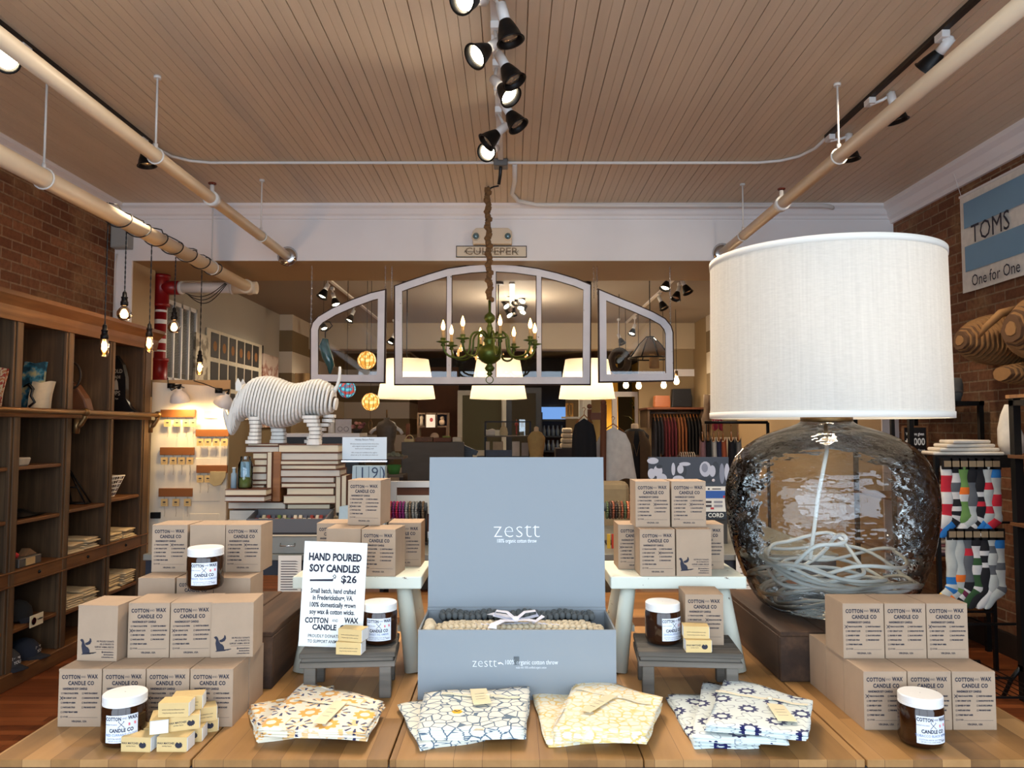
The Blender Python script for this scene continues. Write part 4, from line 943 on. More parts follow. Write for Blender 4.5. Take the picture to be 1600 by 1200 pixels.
mb = MB(); zr = TZ+.158
ribbon(mb, [(x0+.05+(x1-x0-.09)*i/20, GY+.05+.004*math.sin(i*.7), zr-.004-.012*abs(i/10-1)**3) for i in range(21)], .012)
kx = P(806, 965, GY+.05).x
ribbon(mb, [(kx, GY+.045, zr+.004), (kx-.03, GY+.03, zr+.007), (kx-.05, GY+.02, zr+.001), (kx-.053, GY+.012, zr-.006)], .022)
ribbon(mb, [(kx, GY+.05, zr+.004), (kx-.03, GY+.075, zr+.008), (kx-.06, GY+.1, zr+.006)], .024)
ribbon(mb, [(kx, GY+.045, zr+.005), (kx+.025, GY+.035, zr+.008), (kx+.045, GY+.03, zr+.006), (kx+.062, GY+.036, zr+.016)], .02)
for s in (-1, 1):
    ribbon(mb, [(kx, GY+.05, zr+.005), (kx+s*.02, GY+.055, zr+.02), (kx+s*.045, GY+.06, zr+.022), (kx+s*.05, GY+.058, zr+.012), (kx+s*.02, GY+.052, zr+.006), (kx, GY+.05, zr+.005)], .018, ax=(0, 1, 0) if 0 else (0, 0, 1))
mb.ball((kx, GY+.048, zr+.006), .009, 10, 6, sz=.7)
mb.build('satin_ribbon', MAT['ribbon'], t2)
mb = MB()
for i in range(26):
    x = x0+.03+(x1-x0-.06)*i/25
    for j in range(4): mb.ball((x+.002*(-1)**j, GY+.125+.013*j, TZ+.150+.003*math.sin(i)), .009, 8, 6, 0, sx=.85)
mb.box(x0+.03, x1-.03, GY+.12, GY+.17, TZ+.006, TZ+.14)
tag(mb.build('knitted_throw', MAT['knit_dark']), 'dark grey knitted throw folded behind the oatmeal one in the gift box', 'throw')

# ---- folded printed cloths
def folded(label, kind, outline, z0, h, layers, tagp=None, ribbon_=None, base_side=None, group='bundles of printed cotton napkins'):
    """outline: px corners of the upper surface (near-left, near-right, far-right, far-left)"""
    z1 = z0+h; top = [PZ(x, y, z1) for x, y in outline]; c = sum(top, Vector())/4; rz = math.atan2((top[1]-top[0]).y, (top[1]-top[0]).x)
    t = thing('folded_napkins', label, 'napkins', (c.x, c.y, z0), rz, group)
    iv = (Tm(c.x, c.y, z0) @ Rm(rz, 'Z')).inverted(); L = [iv @ v for v in top]
    lh = h/layers; m = MB(); rr = random.Random(label)
    def at(u, v, q): a = q[0].lerp(q[1], u); b = q[3].lerp(q[2], u); return a.lerp(b, v)
    for k in range(layers):
        off = Vector((rr.uniform(-.004, .004), rr.uniform(-.004, .003), 0)); sh = 1-.02*rr.random(); q = [Vector((v.x*sh, v.y*sh, 0))+off for v in L]
        N, Mv = 22, 18; z_lo = k*lh; ph = rr.random()*6
        fr = 1 if k == layers-1 else .0
        def top_f(u, v, q=q, z_lo=z_lo, ph=ph, fr=fr):
            # round over at the edges
            e = min(u, 1-u)*N*.5; f_ = min(v, 1-v)*Mv*.5; ed = min(1, e+.25)*.5+min(1, f_+.25)*.5
            p = at(u, v, q); wv = .0012*math.sin(9*u+ph)+.001*math.sin(7*v+2*ph)
            return (p.x+.0015*math.sin(11*v+ph), p.y+.0022*math.sin(8*u+ph), z_lo+lh*(.12+.88*min(1, min(e, 1)*.6+.4)*min(1, min(f_, 1)*.6+.4))+wv*fr+.0003)
        m.grid(top_f, N, Mv, 0, True)
        def bot_f(u, v, q=q, z_lo=z_lo, ph=ph):
            p = at(.004+.992*u, .004+.992*v, q); return (p.x+.0015*math.sin(11*v+ph), p.y+.0022*math.sin(8*u+ph), z_lo+.0002)
        nn = len(m.v); m.grid(bot_f, N, Mv, 0, True)
        # skirt joining the two
        a = nn-(N+1)*(Mv+1)
        bd = [i for i in range(N+1)]+[(N+1)*j+N for j in range(1, Mv+1)]+[(N+1)*Mv+i for i in range(N-1, -1, -1)]+[(N+1)*j for j in range(Mv-1, 0, -1)]
        for i in range(len(bd)): j = (i+1) % len(bd); m.f.append((nn+bd[i], nn+bd[j], a+bd[j], a+bd[i])); m.m.append(0); m.s.append(True)
    m.build('cotton_layers', MAT['cloth%d' % kind], t, world=False)
    if ribbon_:
        a, b = [iv @ PZ(x, y, z1) for x, y in ribbon_]; mm = MB()
        pts = [a.lerp(b, i/12)+Vector((0, .003*math.sin(i), .0028+.001*math.sin(i*1.7))) for i in range(13)]; ribbon(mm, pts, .010, .0006)
        mid = a.lerp(b, .6)+Vector((0, 0, .005)); mm.ball(mid, .006, 8, 5, sz=.5)
        mm.build('cloth_tie', mat('tie_%s' % label[:6], (236,224,196), .85), t, world=False)
    if tagp:
        q = [iv @ PZ(x, y, z1+.003) for x, y in tagp]; mm = MB(); n_ = len(q)
        mm.add([v+Vector((0, 0, .0035)) for v in q]+[v+Vector((0, 0, .0029)) for v in q], [tuple(range(n_)), tuple(range(2*n_-1, n_-1, -1))]+[(i, n_+i, n_+(i+1) % n_, (i+1) % n_) for i in range(n_)], 0)
        u = (q[1]-q[0]).normalized(); w_ = (q[3]-q[0]).normalized()
        for i in range(3):
            o = q[0].lerp(q[3], .3+.16*i)+Vector((0, 0, .0039)); e = o+(q[1]-q[0])*.75; o2 = o+(q[1]-q[0])*.2; th = w_*.0012
            mm.add([o2, e, e+th, o2+th], [(0,1,2,3)], 1)
        mm.build('paper_tag', [MAT['tagm'], MAT['ink_soft']], t, world=False)
    return t
z = TZ+.0004
folded('yellow flower napkin bundle lying underneath and left in its pile', 1, [(404,1150),(545,1130),(520,1068),(389,1100)], z, .014, 4)
folded('yellow flower napkin bundle on top with cream paper tag', 1, [(402,1136),(572,1144),(601,1092),(478,1062)], z+.0165, .018, 5, [(489,1132),(508,1134),(544,1098),(524,1097)], [(460,1095),(590,1108)])
folded('blue honeycomb napkin bundle lying underneath at the left', 2, [(656,1165),(760,1150),(740,1080),(622,1100)], z, .012, 4)
hc_ = folded('blue honeycomb napkin bundle on top with a paper tag', 2, [(652,1140),(820,1138),(829,1072),(664,1080)], z+.014, .022, 6, [(740,1104),(768,1101),(760,1078),(734,1079)], [(690,1086),(812,1092)])
q = PZ(714, 1112, z+.038); mb = MB(); mb.prism([(.011*math.cos(PI*i/3), .011*math.sin(PI*i/3)) for i in range(6)], -.001, .0006, 0, M=Tm(q))
for a, b in ((0, 0), (.004, .003), (-.004, .003)): mb.prism([(a+.0025*math.cos(PI*i/4), b+.0018*math.sin(PI*i/4)) for i in range(8)], .0006, .0009, 1, M=Tm(q))
iv_ = (Tm(hc_.location) @ Rm(hc_.rotation_euler[2], 'Z')).inverted(); mb.v = [iv_ @ v for v in mb.v]; mb.build('printed_bee', [fab((226,180,40)), MAT['ink']], hc_, world=False)
folded('pale yellow napkin bundle lying underneath at the left', 3, [(853,1158),(960,1150),(940,1076),(832,1082)], z, .012, 4)
folded('pale yellow napkin bundle on top with ribbon and tag', 3, [(862,1140),(1012,1146),(1036,1088),(905,1052)], z+.0145, .022, 6, [(906,1112),(922,1116),(964,1090),(946,1088)], [(900,1078),(1016,1102)])
folded('navy and white napkin bundle lowest and leftmost of its pile', 4, [(1086,1160),(1190,1160),(1160,1078),(1042,1085)], z, .012, 4)
folded('navy and white napkin bundle in the middle of its pile', 4, [(1080,1152),(1230,1158),(1215,1075),(1100,1064)], z+.0145, .010, 3)
folded('navy and white napkin bundle on top with cream paper tag', 4, [(1100,1130),(1262,1146),(1268,1092),(1132,1054)], z+.028, .014, 4, [(1216,1129),(1246,1130),(1224,1104),(1198,1101)], [(1118,1082),(1262,1104)])

# ---------------------------------------------------------------- big glass lamp on crate
crate(.635, 1.06, 1.85, 2.33, TZ, 1.017, 'dark wooden crate on the table under the big glass lamp')
LX, LY, LZ = .846, 2.07, 1.0175
lt = thing('table_lamp', 'huge table lamp with white drum shade and clear blown glass base', 'lamp', (LX, LY, LZ))
prof = [(.001,.004),(.10,.0),(.15,.004),(.185,.022),(.215,.07),(.238,.13),(.255,.19),(.264,.25),(.266,.30),(.258,.35),(.238,.40),(.205,.435),(.16,.462),(.11,.48),(.075,.492),(.06,.505)]
sp = []
for i in range(len(prof)-1):
    p0, p1, p2, p3 = prof[max(i-1, 0)], prof[i], prof[i+1], prof[min(i+2, len(prof)-1)]
    for u in (0, .33, .66): sp.append((max(.001, .5*((2*p1[0])+(-p0[0]+p2[0])*u+(2*p0[0]-5*p1[0]+4*p2[0]-p3[0])*u*u+(-p0[0]+3*p1[0]-3*p2[0]+p3[0])*u**3)), .5*((2*p1[1])+(-p0[1]+p2[1])*u+(2*p0[1]-5*p1[1]+4*p2[1]-p3[1])*u*u+(-p0[1]+3*p1[1]-3*p2[1]+p3[1])*u**3)))
sp.append(prof[-1])
mb = MB(); mb.lathe(sp, (LX, LY, LZ), 96, cap=False); mb.build('glass_base', MAT['lampglass'], lt)
mb = MB(); mb.lathe([(.062,.497),(.066,.50),(.066,.515),(.03,.52),(.02,.53),(.015,.60),(.001,.60)], (LX, LY, LZ), 32, cap=False); mb.build('neck_cap', MAT['brass'], lt)
mb = MB(); r = .302; z0s, z1s = 1.532, 1.948
mb.lathe([(r, 0), (r-.005, z1s-z0s)], (LX, LY, z0s), 96, cap=False); sh_ = mb.build('lamp_shade', MAT['linen'], lt)
mb = MB()
for z_, r_ in ((z0s, r), (z1s, r-.005)): mb = MB(); mb.lathe([(r_-.003, -.008), (r_+.002, -.008), (r_+.0025, .008), (r_-.003, .009), (r_-.003, -.008)], (LX, LY, z_), 96, cap=False); mb.build('shade_trim', MAT['linen_plain'], sh_)
mb = MB()
for k in range(3): a = 2*PI*k/3; mb.cyl((LX, LY, z1s-.03), (LX+.294*math.cos(a), LY+.294*math.sin(a), z1s-.01), .003, n=6)
mb.cyl((LX, LY, 1.6), (LX, LY, z1s-.02), .005, n=8); mb.build('harp', MAT['brass'], sh_)
mb = MB(); mb.ball((LX, LY, 1.74), .04, 16, 12); mb.build('bulb', emis('lamp_bulb', (255,226,180), 5), lt)
lamp('POINT', 'lamp_light', (LX, LY, 1.74), 6, WARM2, size=.05)
# white flex coiled in the glass
rr = random.Random(5); mb = MB()
def coil(c, ra, rb, tilt, n, ph, wob):
    pts = []
    for i in range(n):
        a = ph+2*PI*i/40; pts.append(Vector((ra*math.cos(a)*(1+wob*math.sin(a*2.7)), rb*math.sin(a)*(1+wob*math.cos(a*1.9)), tilt*math.cos(a+ph)+.012*math.sin(a*3.1+ph)))+Vector(c))
    return pts
path = [Vector((LX-.003, LY, LZ+.50)), Vector((LX+.0, LY, LZ+.42)), Vector((LX-.03, LY-.01, LZ+.30)), Vector((LX-.05, LY-.03, LZ+.22)), Vector((LX-.075, LY-.06, LZ+.14))]
mb.tube(path, .0055, 8)
specs = [((LX, LY, LZ+.045), .165, .15, .015, 44, 0, .05), ((LX+.02, LY, LZ+.065), .185, .16, .02, 50, 1, .08), ((LX-.03, LY, LZ+.085), .165, .15, .04, 46, 2.2, .1), ((LX+.01, LY, LZ+.10), .19, .16, .03, 48, 3.4, .07), ((LX+.02, LY-.01, LZ+.115), .19, .17, .035, 52, 4.2, .06), ((LX-.05, LY-.02, LZ+.135), .12, .12, .05, 44, 5, .1), ((LX-.07, LY-.05, LZ+.15), .085, .09, .055, 44, .7, .1), ((LX+.03, LY, LZ+.09), .175, .13, .03, 44, 2.8, .12), ((LX, LY, LZ+.03), .135, .135, .006, 44, 1.4, .04), ((LX+.05, LY+.02, LZ+.12), .15, .14, .02, 40, .2, .1)]
for s in specs: mb.tube(coil(*s), .005, 7)
mb.build('white_flex', MAT['cord_white'], lt)
# ---------------------------------------------------------------- second table and low bench behind
t = thing('side_table', 'second table with grey metal top and navy edge carrying books and bracelets', 'table', (0, 4.2, 0))
mb = MB(); mb.box(-1.75, 1.55, 3.68, 4.75, .87, .9); mb.build('tabletop', MAT['galv'], t, bevel=.003)
mb = MB(); mb.box(-1.74, 1.54, 3.69, 3.71, .80, .868); mb.box(-1.74, 1.54, 4.72, 4.74, .80, .868); mb.build('apron', MAT['navy'], t)
for sx in (-1.72, 1.46):
    for sy in (3.73, 4.64): mb = MB(); mb.box(sx, sx+.06, sy, sy+.06, 0, .868); mb.build('leg', MAT['navy'], t)
t = thing('low_bench', 'low wooden plank bench between the two tables', 'bench', (0, 3.45, 0))
mb = MB(); mb.box(-1.3, 1.35, 3.2, 3.67, .68, .725); mb.build('bench_top', MAT['bench'], t, bevel=.003)
mb = MB(); mb.box(-1.25, -1.19, 3.25, 3.63, 0, .68); mb.box(1.24, 1.3, 3.25, 3.63, 0, .68); mb.box(-1.25, 1.3, 3.32, 3.35, .58, .68); mb.build('base_frame', MAT['navy'], t)
T2 = .9
# printed sheets hanging in front
def sheet(x0, x1, y0, y1, Y, label, lines=10, purple=False):
    a = P(x0, y0, Y); b = P(x1, y1, Y); t = thing('printed_sheet', label, 'paper', ((a.x+b.x)/2, Y, b.z))
    mb = MB(); mb.box(a.x, b.x, Y, Y+.002, b.z, a.z, 0); h = a.z-b.z; w = b.x-a.x
    for i in range(lines): z = a.z-h*(.12+.8*i/lines); mb.add([(a.x+w*.12, Y-.001, z), (a.x+w*(.7+.2*R.random()), Y-.001, z), (a.x+w*.88, Y-.001, z-.004), (a.x+w*.12, Y-.001, z-.004)], [(0,1,2,3)], 1)
    if purple: mb.add([(a.x+w*.1, Y-.0012, b.z+h*.05), (b.x-w*.1, Y-.0012, b.z+h*.05), (b.x-w*.1, Y-.0012, b.z+h*.22), (a.x+w*.1, Y-.0012, b.z+h*.22)], [(0,1,2,3)], 2)
    mb.build('sheet', [MAT['paper'], MAT['ink_soft'], mat('purple_print', (120,50,140), .7)], t)
sheet(435, 470, 868, 938, 3.66, 'printed white notice hanging below the books table at left', 14)
sheet(1150, 1196, 868, 938, 3.66, 'printed white sheet with purple band left of the glass lamp base', 6, True)
# ---- books
def book(x0, x1, y0, y1, Y, rz, label, page=0, depth=.19, group='old books stripped of covers under the rhino'):
    a = P(x0, y0, Y); b = P(x1, y1, Y); w = b.x-a.x; h = a.z-b.z
    t = thing('book', label, 'book', ((a.x+b.x)/2, Y+depth/2, b.z), rz, group)
    mb = MB(); c = .0035; mb.box(-w/2, w/2, -depth/2, depth/2, 0, c); mb.box(-w/2, w/2, -depth/2, depth/2, h-c, h); mb.box(-w/2, w/2, depth/2-.004, depth/2, c, h-c); mb.build('cover', MAT['book_cover'], t, world=False)
    mb = MB(); mb.box(-w/2+.003, w/2-.003, -depth/2+.003, depth/2-.004, c, h-c); mb.build('pages', MAT['book_page2' if page else 'book_page'], t, world=False); return t
def cx_(v): return 340+v/3.75
def cy_(v): return 560+v/3.75
Rt = [(355,705,505,552,.02),(350,710,553,598,-.03),(345,700,598,623,.05),(340,700,624,651,-.04),(345,712,652,694,.03),(362,690,695,729,-.06),(368,685,730,757,.05),(405,683,758,801,-.02),(380,683,802,852,.06)]
for k, (a, b, c, d, rz) in enumerate(Rt): book(cx_(a), cx_(b), cy_(c), cy_(d), 3.85, rz, '%s book from the top of the tall right stack under the rhino hind legs' % ORD[k], k in (1, 4, 5))
Lt = [(175,355,499,514,.0),(160,355,515,552,.03),(205,300,553,590,.0),(210,290,591,628,.04),(130,290,629,671,-.04),(130,285,672,714,.02),(130,280,715,740,.1),(145,280,741,766,-.06),(40,280,767,805,.03),(45,280,808,840,-.03)]
for k, (a, b, c, d, rz) in enumerate(Lt): book(cx_(a), cx_(b), cy_(c), cy_(d), 3.86 if k < 8 else 3.73, rz, '%s book from the top of the left stack under the rhino front legs' % ORD[k], k in (1, 5, 9), depth=.17 if k < 8 else .25)
book(cx_(60), cx_(400), cy_(842), cy_(884), 3.86, -.02, 'wide lowest book under the left stack', 1, .2)
book(cx_(405), cx_(655), cy_(853), cy_(884), 3.87, .02, 'wide lowest book under the tall right stack', 0, .2)
def vbook(x0, x1, y0, y1, Y, label, col=None, depth=.14):
    a = P(x0, y0, Y); b = P(x1, y1, Y); t = thing('book', label, 'book', ((a.x+b.x)/2, Y, b.z), 0, 'upright books on the side table')
    mb = MB(); c = .003; mb.box(a.x, a.x+c, Y, Y+depth, b.z, a.z); mb.box(b.x-c, b.x, Y, Y+depth, b.z, a.z); mb.box(a.x, b.x, Y+depth, Y+depth+.003, b.z, a.z); mb.build('cover', MAT['book_cover'], t)
    mb = MB(); mb.box(a.x+c, b.x-c, Y+.004, Y+depth, b.z+.003, a.z-.003); mb.build('pages', MAT['book_page'], t); return t
vbook(417, 424, 706, 784, 3.83, 'upright thin book standing between the two book stacks')
mb = MB(); a = P(425, 706, 3.83); b = P(437, 784, 3.83); mb.box(a.x+.002, b.x-.002, 3.84, 3.97, b.z, a.z); tag(mb.build('book', MAT['hookwood'], bevel=.002), 'orange brown book cover upright between the two book stacks', 'book', 'upright books on the side table')
for k, (x0, x1) in enumerate(((524,532),(533,541))): vbook(x0, x1, 742+k, 802, 3.86, '%s upright book right of the tall stack' % ('left-hand', 'right-hand')[k] if 0 else ('upright cream book touching the tall stack', 'upright cream book next to the calendar tin')[k])
# grey tray of cards
t = thing('card_tray', 'dark grey tray filled with small coloured cards before the books', 'tray', (P(440, 820, 3.6).x, 3.6, T2))
a = P(386, 810, 3.70); b = P(510, 832, 3.70)
mb = MB(); z0, z1 = 1.0, 1.065
mb.box(a.x, b.x, 3.69, 3.70, z0, z1); mb.box(a.x, b.x, 3.835, 3.845, z0, z1+.03); mb.box(a.x, b.x, 3.70, 3.835, z0, z0+.005)
for xx in (a.x, b.x-.008): mb.prism([(3.70, z0), (3.835, z0), (3.835, z1+.03), (3.70, z1)], xx, xx+.008, M=Matrix(((0,0,1,0),(1,0,0,0),(0,1,0,0),(0,0,0,1))))
mb.build('tray', mat('tray_grey', (92,92,94), .6), t)
rr = random.Random(3); cc = [(150,60,50),(120,140,70),(210,190,150),(180,120,100),(90,90,100),(220,200,170)]
for r_ in range(3):
    for k in range(14):
        x = a.x+.015+(b.x-a.x-.04)*k/13; y = 3.712+.04*r_
        mb = MB(); mb.box(-.006, .009, 0, .035, 0, .045, 0, M=Tm(x, y, z0+.01+.01*r_) @ Rm(rr.uniform(-.2, .2), 'Z') @ Rm(-.5, 'X'))
        tag(mb.build('card', fab(cc[rr.randrange(6)])), 'small coloured card standing in the dark grey card tray', 'card', 'cards in the grey tray')
for k, (x0, x1, y0, y1) in enumerate(((330,480,838,848),(350,478,832,838))):
    a_ = P(x0+60, y0, 3.69); b_ = P(x1+25, y1, 3.69); mb = MB(); mb.box(a_.x, b_.x, 3.685, 3.845, .984+.0075*(1-k), .991+.0078*(1-k)); tag(mb.build('magazine', [MAT['book_page'], MAT['dark']][0] if k else MAT['dark']), ('dark magazine lying flat beneath the card tray', 'cream magazine lying on the dark one beneath the card tray')[k], 'magazine')
# glass jar with tubes, bottle, ring holder, tags, board
def jar_shape(mb, c, r, h, mi=0): mb.lathe([(.001,.003),(r*.9,.0),(r,.01),(r,h*.75),(r*.7,h*.88),(r*.7,h)], c, 20, mi, cap=False)
c = P(382, 757, 3.72); c = Vector((c.x, 3.80, 1.22)); t = thing('glass_jar', 'glass preserving jar of blue packets left of the book stack', 'jar', c)
zz_ = P(382, cy_(767), 3.73).z+.0006; c = Vector((P(383, 757, 3.79).x, 3.79, zz_)); t.location = c
mb = MB(); jar_shape(mb, c, .036, .155); mb.build('glass_body', MAT['clear'], t)
mb = MB()
for k in range(6): mb.box(-.009, .009, -.003, .003, 0, .075, 0, M=Tm(c.x+.014*math.cos(k), c.y+.014*math.sin(k), c.z+.055) @ Rm(k*.9, 'Z') @ Rm(.15, 'X'))
mb.build('blue_packets', fab((150,186,205)), t)
mb = MB(); mb.lathe([(.001,0),(.03,0),(.03,.045),(.001,.05)], c+Vector((0, 0, .005)), 14, cap=False); mb.build('green_filling', fab((120,130,60)), t)
sup = zz_
c2 = Vector((c.x-.056, 3.79, sup)); t = thing('small_bottle', 'slim pale blue bottle standing left of the glass jar', 'bottle', c2)
mb = MB(); mb.lathe([(.001,0),(.014,0),(.014,.07),(.007,.078),(.007,.095),(.001,.095)], c2, 14, cap=False); mb.build('bottle_body', fab((150,170,180)), t)
mb = MB(); mb.cyl(c2+Vector((0, 0, .0955)), c2+Vector((0, 0, .102)), .009, n=12); mb.build('cap', MAT['white'], t)
c = P(306, 812, 3.85); c.z = T2; t = thing('wire_holder', 'tiny chrome wire display holder behind the left pile', 'stand', c)
mb = MB(); mb.cyl(c, c+Vector((0, 0, .02)), .02, n=14); mb.build('base', MAT['chrome'], t)
for s in (-1, 1): mb = MB(); mb.cyl(c+Vector((0, 0, .02)), c+Vector((s*.02-.015, 0, .10)), .0018, n=6); mb.build('wire', MAT['white_metal'], t)
c = P(335, 815, 3.9); c.z = T2; t = thing('ring_display', 'grey tilted display board of small rings behind the left pile', 'display', c)
mb = MB(); mb.prism([(-.1,0),(.09,0),(.09,.05),(-.06,.07)], 0, .07, M=Tm(c.x, 3.92, T2) @ Rm(PI/2, 'X')); mb.build('board', mat('dkgrey_board', (70,70,72), .7), t)
for k in range(5): mb = MB(); e = Vector((c.x-.075+.036*k, 3.842, T2+.035)); mb.tube([(e.x+.009*math.cos(q), e.y, e.z+.009*math.sin(q)) for q in [2*PI*i/10 for i in range(10)]], .002, 5, closed=True); mb.build('ring', MAT['chrome'], t)
c = P(352, 808, 3.84); t = thing('tent_card', 'small white tent card lying before the left book stack', 'card', (c.x, 3.84, T2)); mb = MB(); mb.box(c.x-.045, c.x+.03, 3.82, 3.9, T2+.0005, T2+.03); mb.build('card', MAT['paper'], t)
c = P(357, 795, 3.75)
mb = MB(); mb.box(-.008, .008, 0, .004, 0, .15, 0, M=Tm(c.x, 3.80, T2+.001) @ Rm(-.18, 'Y')); tag(mb.build('wooden_strip', MAT['card']), 'leaning kraft strip left of the lower books', 'strip')
# ---- rhino
s = thing('rhino_sculpture', 'white slotted cardboard rhinoceros sculpture standing on the book stacks', 'sculpture', (P(440, 690, 3.93).x, 3.94, P(440, 690, 3.93).z))
RY = 3.93
def ipl(tab, x):
    if x <= tab[0][0]: return tab[0][1]
    for (a, b), (c, d) in zip(tab, tab[1:]):
        if x <= c:
            u = (x-a)/(c-a); return b+(d-b)*u
    return tab[-1][1]
top = [(372,622),(378,606),(385,597),(394,590),(405,587),(418,587),(430,590),(445,596),(458,599),(472,597),(484,593),(495,592),(506,595),(516,602),(522,612),(526,625)]
bot = [(372,652),(380,662),(390,652),(400,655),(415,662),(430,667),(445,670),(460,666),(472,660),(485,652),(495,650),(506,650),(516,648),(526,640)]
wid = [(372,.055),(385,.085),(400,.10),(425,.115),(450,.12),(475,.115),(500,.10),(515,.08),(526,.03)]
def plate(mb, x, zt, zb, hw, th, tilt=0, y=0, nn=26, pw=2.4, sh=None):
    cz = (zt+zb)/2; hh = (zt-zb)/2; pts = []
    for i in range(nn):
        a = 2*PI*i/nn; ca, sa = math.cos(a), math.sin(a); k = (abs(ca)**pw+abs(sa)**pw)**(-1/pw); pts.append((hw*k*ca, hh*k*sa))
    M = Tm(x, RY+y, cz) @ Rm(tilt, 'Y') @ Matrix(((0,0,1,0),(1,0,0,0),(0,1,0,0),(0,0,0,1)))
    n0 = len(mb.v); mb.prism(pts, -th/2, th/2, 0, M=M)
mb = MB(); N = 31
for i in range(N):
    px = 373+(525-373)*i/(N-1); zt = P(px, ipl(top, px), RY).z; zb = P(px, ipl(bot, px), RY).z; plate(mb, P(px, 600, RY).x, zt, zb, ipl(wid, px), .0105, tilt=.22-.1*i/N)
torso = mb.build('torso', MAT['rhino'], s, bevel=0)
mb = MB()
for i in range(N-1):
    px = 375.5+(525-373)*i/(N-1); zt = P(px, ipl(top, px)+6, RY).z; zb = P(px, ipl(bot, px)-6, RY).z; plate(mb, P(px, 600, RY).x, zt, zb, ipl(wid, px)*.8, .005, tilt=.22-.1*i/N)
mb.build('spacer_ribs', MAT['rhino_edge'], torso)
hd = [((382,600),(372,660),.055),((377,607),(370,668),.055),((373,614),(368,673),.052),((369,621),(366,676),.05),((366,628),(364,679),.047),((363,636),(363,680),.043),((360,645),(362,680),.038),((358,653),(361,679),.033),((356,660),(360,676),.026)]
mb = MB()
for k, (a, b, w) in enumerate(hd):
    A = P(*a, RY); B = P(*b, RY); L = (A-B).length/2; c = (A+B)/2; ang = math.atan2((A-B).x, (A-B).z); plate(mb, c.x-.003*0, c.z+L, c.z-L, w, .0055, tilt=ang)
hb_ = mb.build('head', MAT['rhino'], s)
mb = MB(); mb.tube([P(360, 668, RY), P(356, 658, RY), P(352, 648, RY), P(350, 638, RY)], [.02, .017, .011, .003], 10); mb.build('horn', MAT['rhino'], hb_)
for sy in (-.035, .035):
    mb = MB(); a = P(377, 608, RY)+Vector((0, sy, 0)); mb.prism([(-.016,-.01),(.016,-.01),(.015,.025),(0,.055),(-.015,.03)], -.002, .002, M=Tm(a) @ Rm(PI/2, 'X') @ Rm(.1, 'Z')); mb.build('ear', MAT['rhino'], hb_)
mb = MB(); mb.tube([P(516, 612, RY), P(523, 610, RY), P(527, 603, RY), P(530, 592, RY), P(531, 582, RY), P(531, 573, RY)], [.02, .014, .009, .008, .008, .006], 10); mb.build('tail', MAT['rhino'], s)
def leg(rows, y, name='leg'):
    mb = MB(); n = len(rows)
    for k, (x0, x1, py) in enumerate(rows):
        a = P(x0, py, RY); b = P(x1, py, RY); c = (a.x+b.x)/2; w = (b.x-a.x)/2; nxt = rows[min(k+1, n-1)][2]; h = (P(x0, py, RY).z-P(x0, py+6, RY).z)
        pts = [(w*math.cos(q)*min(1.0, 1), .042*math.sin(q)) for q in [2*PI*i/16 for i in range(16)]]; pts = [(max(-w, min(w, p[0]*1.25)), p[1]) for p in pts]
        mb.prism(pts, -h*.42, h*.42, 0, M=Tm(c, RY+y, a.z)); mb.prism([(p[0]*.85, p[1]*.85) for p in pts], -h*.5, h*.5, 1, M=Tm(c, RY+y, a.z))
    mb.build(name, [MAT['rhino'], MAT['rhino_edge']], s)
leg([(396,414,654),(397,413,660),(398,413,666),(398,412,672),(397,412,678),(395,412,684),(391,412,690)], -.055)
leg([(416,434,660),(419,437,666),(420,441,672),(421,442,678),(420,442,684),(418,442,690)], .05)
leg([(478,502,652),(480,503,658),(485,504,664),(488,506,670),(489,506,676),(488,505,682),(487,505,688),(485,506,692)], -.055)
leg([(502,520,650),(500,518,657),(490,512,664),(484,505,671),(480,500,678),(476,498,684),(472,498,690)], .055)
# ---- sign on stand + calendar tin
Y = 3.7
t = thing('counter_sign', 'white printed acrylic counter sign on a chrome stem', 'sign', (P(569, 730, 3.9).x, 3.9, T2))
a = P(535, 683, 3.9); b = P(604, 718, 3.9); mb = MB(); mb.box(a.x, b.x, 3.9, 3.904, b.z, a.z, 0); w = b.x-a.x
mb.text('Holiday Return Policy', .013, Tm((a.x+b.x)/2, 3.899, a.z-.013) @ FRONT, 1, sx=.85)
for k, (tx, f) in enumerate((('All items may be returned within thirty days', .034), ('with original receipt and tags attached', .046), ('thank you for shopping small', .058), ('Gift receipts are available at the register', .078), ('please ask us for one when you check out', .09))): mb.text(tx, .0085, Tm((a.x+b.x)/2, 3.899, a.z-f) @ FRONT, 1, sx=.95)
mb.build('sign_panel', [mat('acrylic_white', (214,222,226), .3), MAT['ink_soft']], t)
mb = MB(); mb.box(a.x-.002, b.x+.004, 3.89, 3.915, b.z-.012, b.z-.005); m_ = (a.x+b.x)/2; mb.cyl((m_, 3.905, T2+.001), (m_, 3.905, b.z-.01), .006, n=10); mb.cyl((m_, 3.905, T2+.001), (m_, 3.905, T2+.008), .05, n=20); mb.build('stand', MAT['chrome'], t)
Y = 3.8; a = P(549, 728, Y); b = P(601, 800, Y)
t = thing('calendar_tin', 'pale blue tin with large numbers one and nine behind candle box', 'tin', ((a.x+b.x)/2, Y, T2))
mb = MB(); mb.prism([(a.x+.006, a.z), (b.x, a.z), (b.x+.004, T2+.001), (a.x-.008, T2+.001)], 0, .06, 0, M=Tm(0, 3.86, 0) @ Rm(PI/2, 'X'))
for ch, f in (('1', .33), ('9', .70)): mb.text(ch, .078, Tm(a.x+(b.x-a.x)*f, 3.799, a.z-.036) @ FRONT, 1, bold=-.005)
mb.text(')', .08, Tm(b.x-.008, 3.799, a.z-.036) @ FRONT, 1)
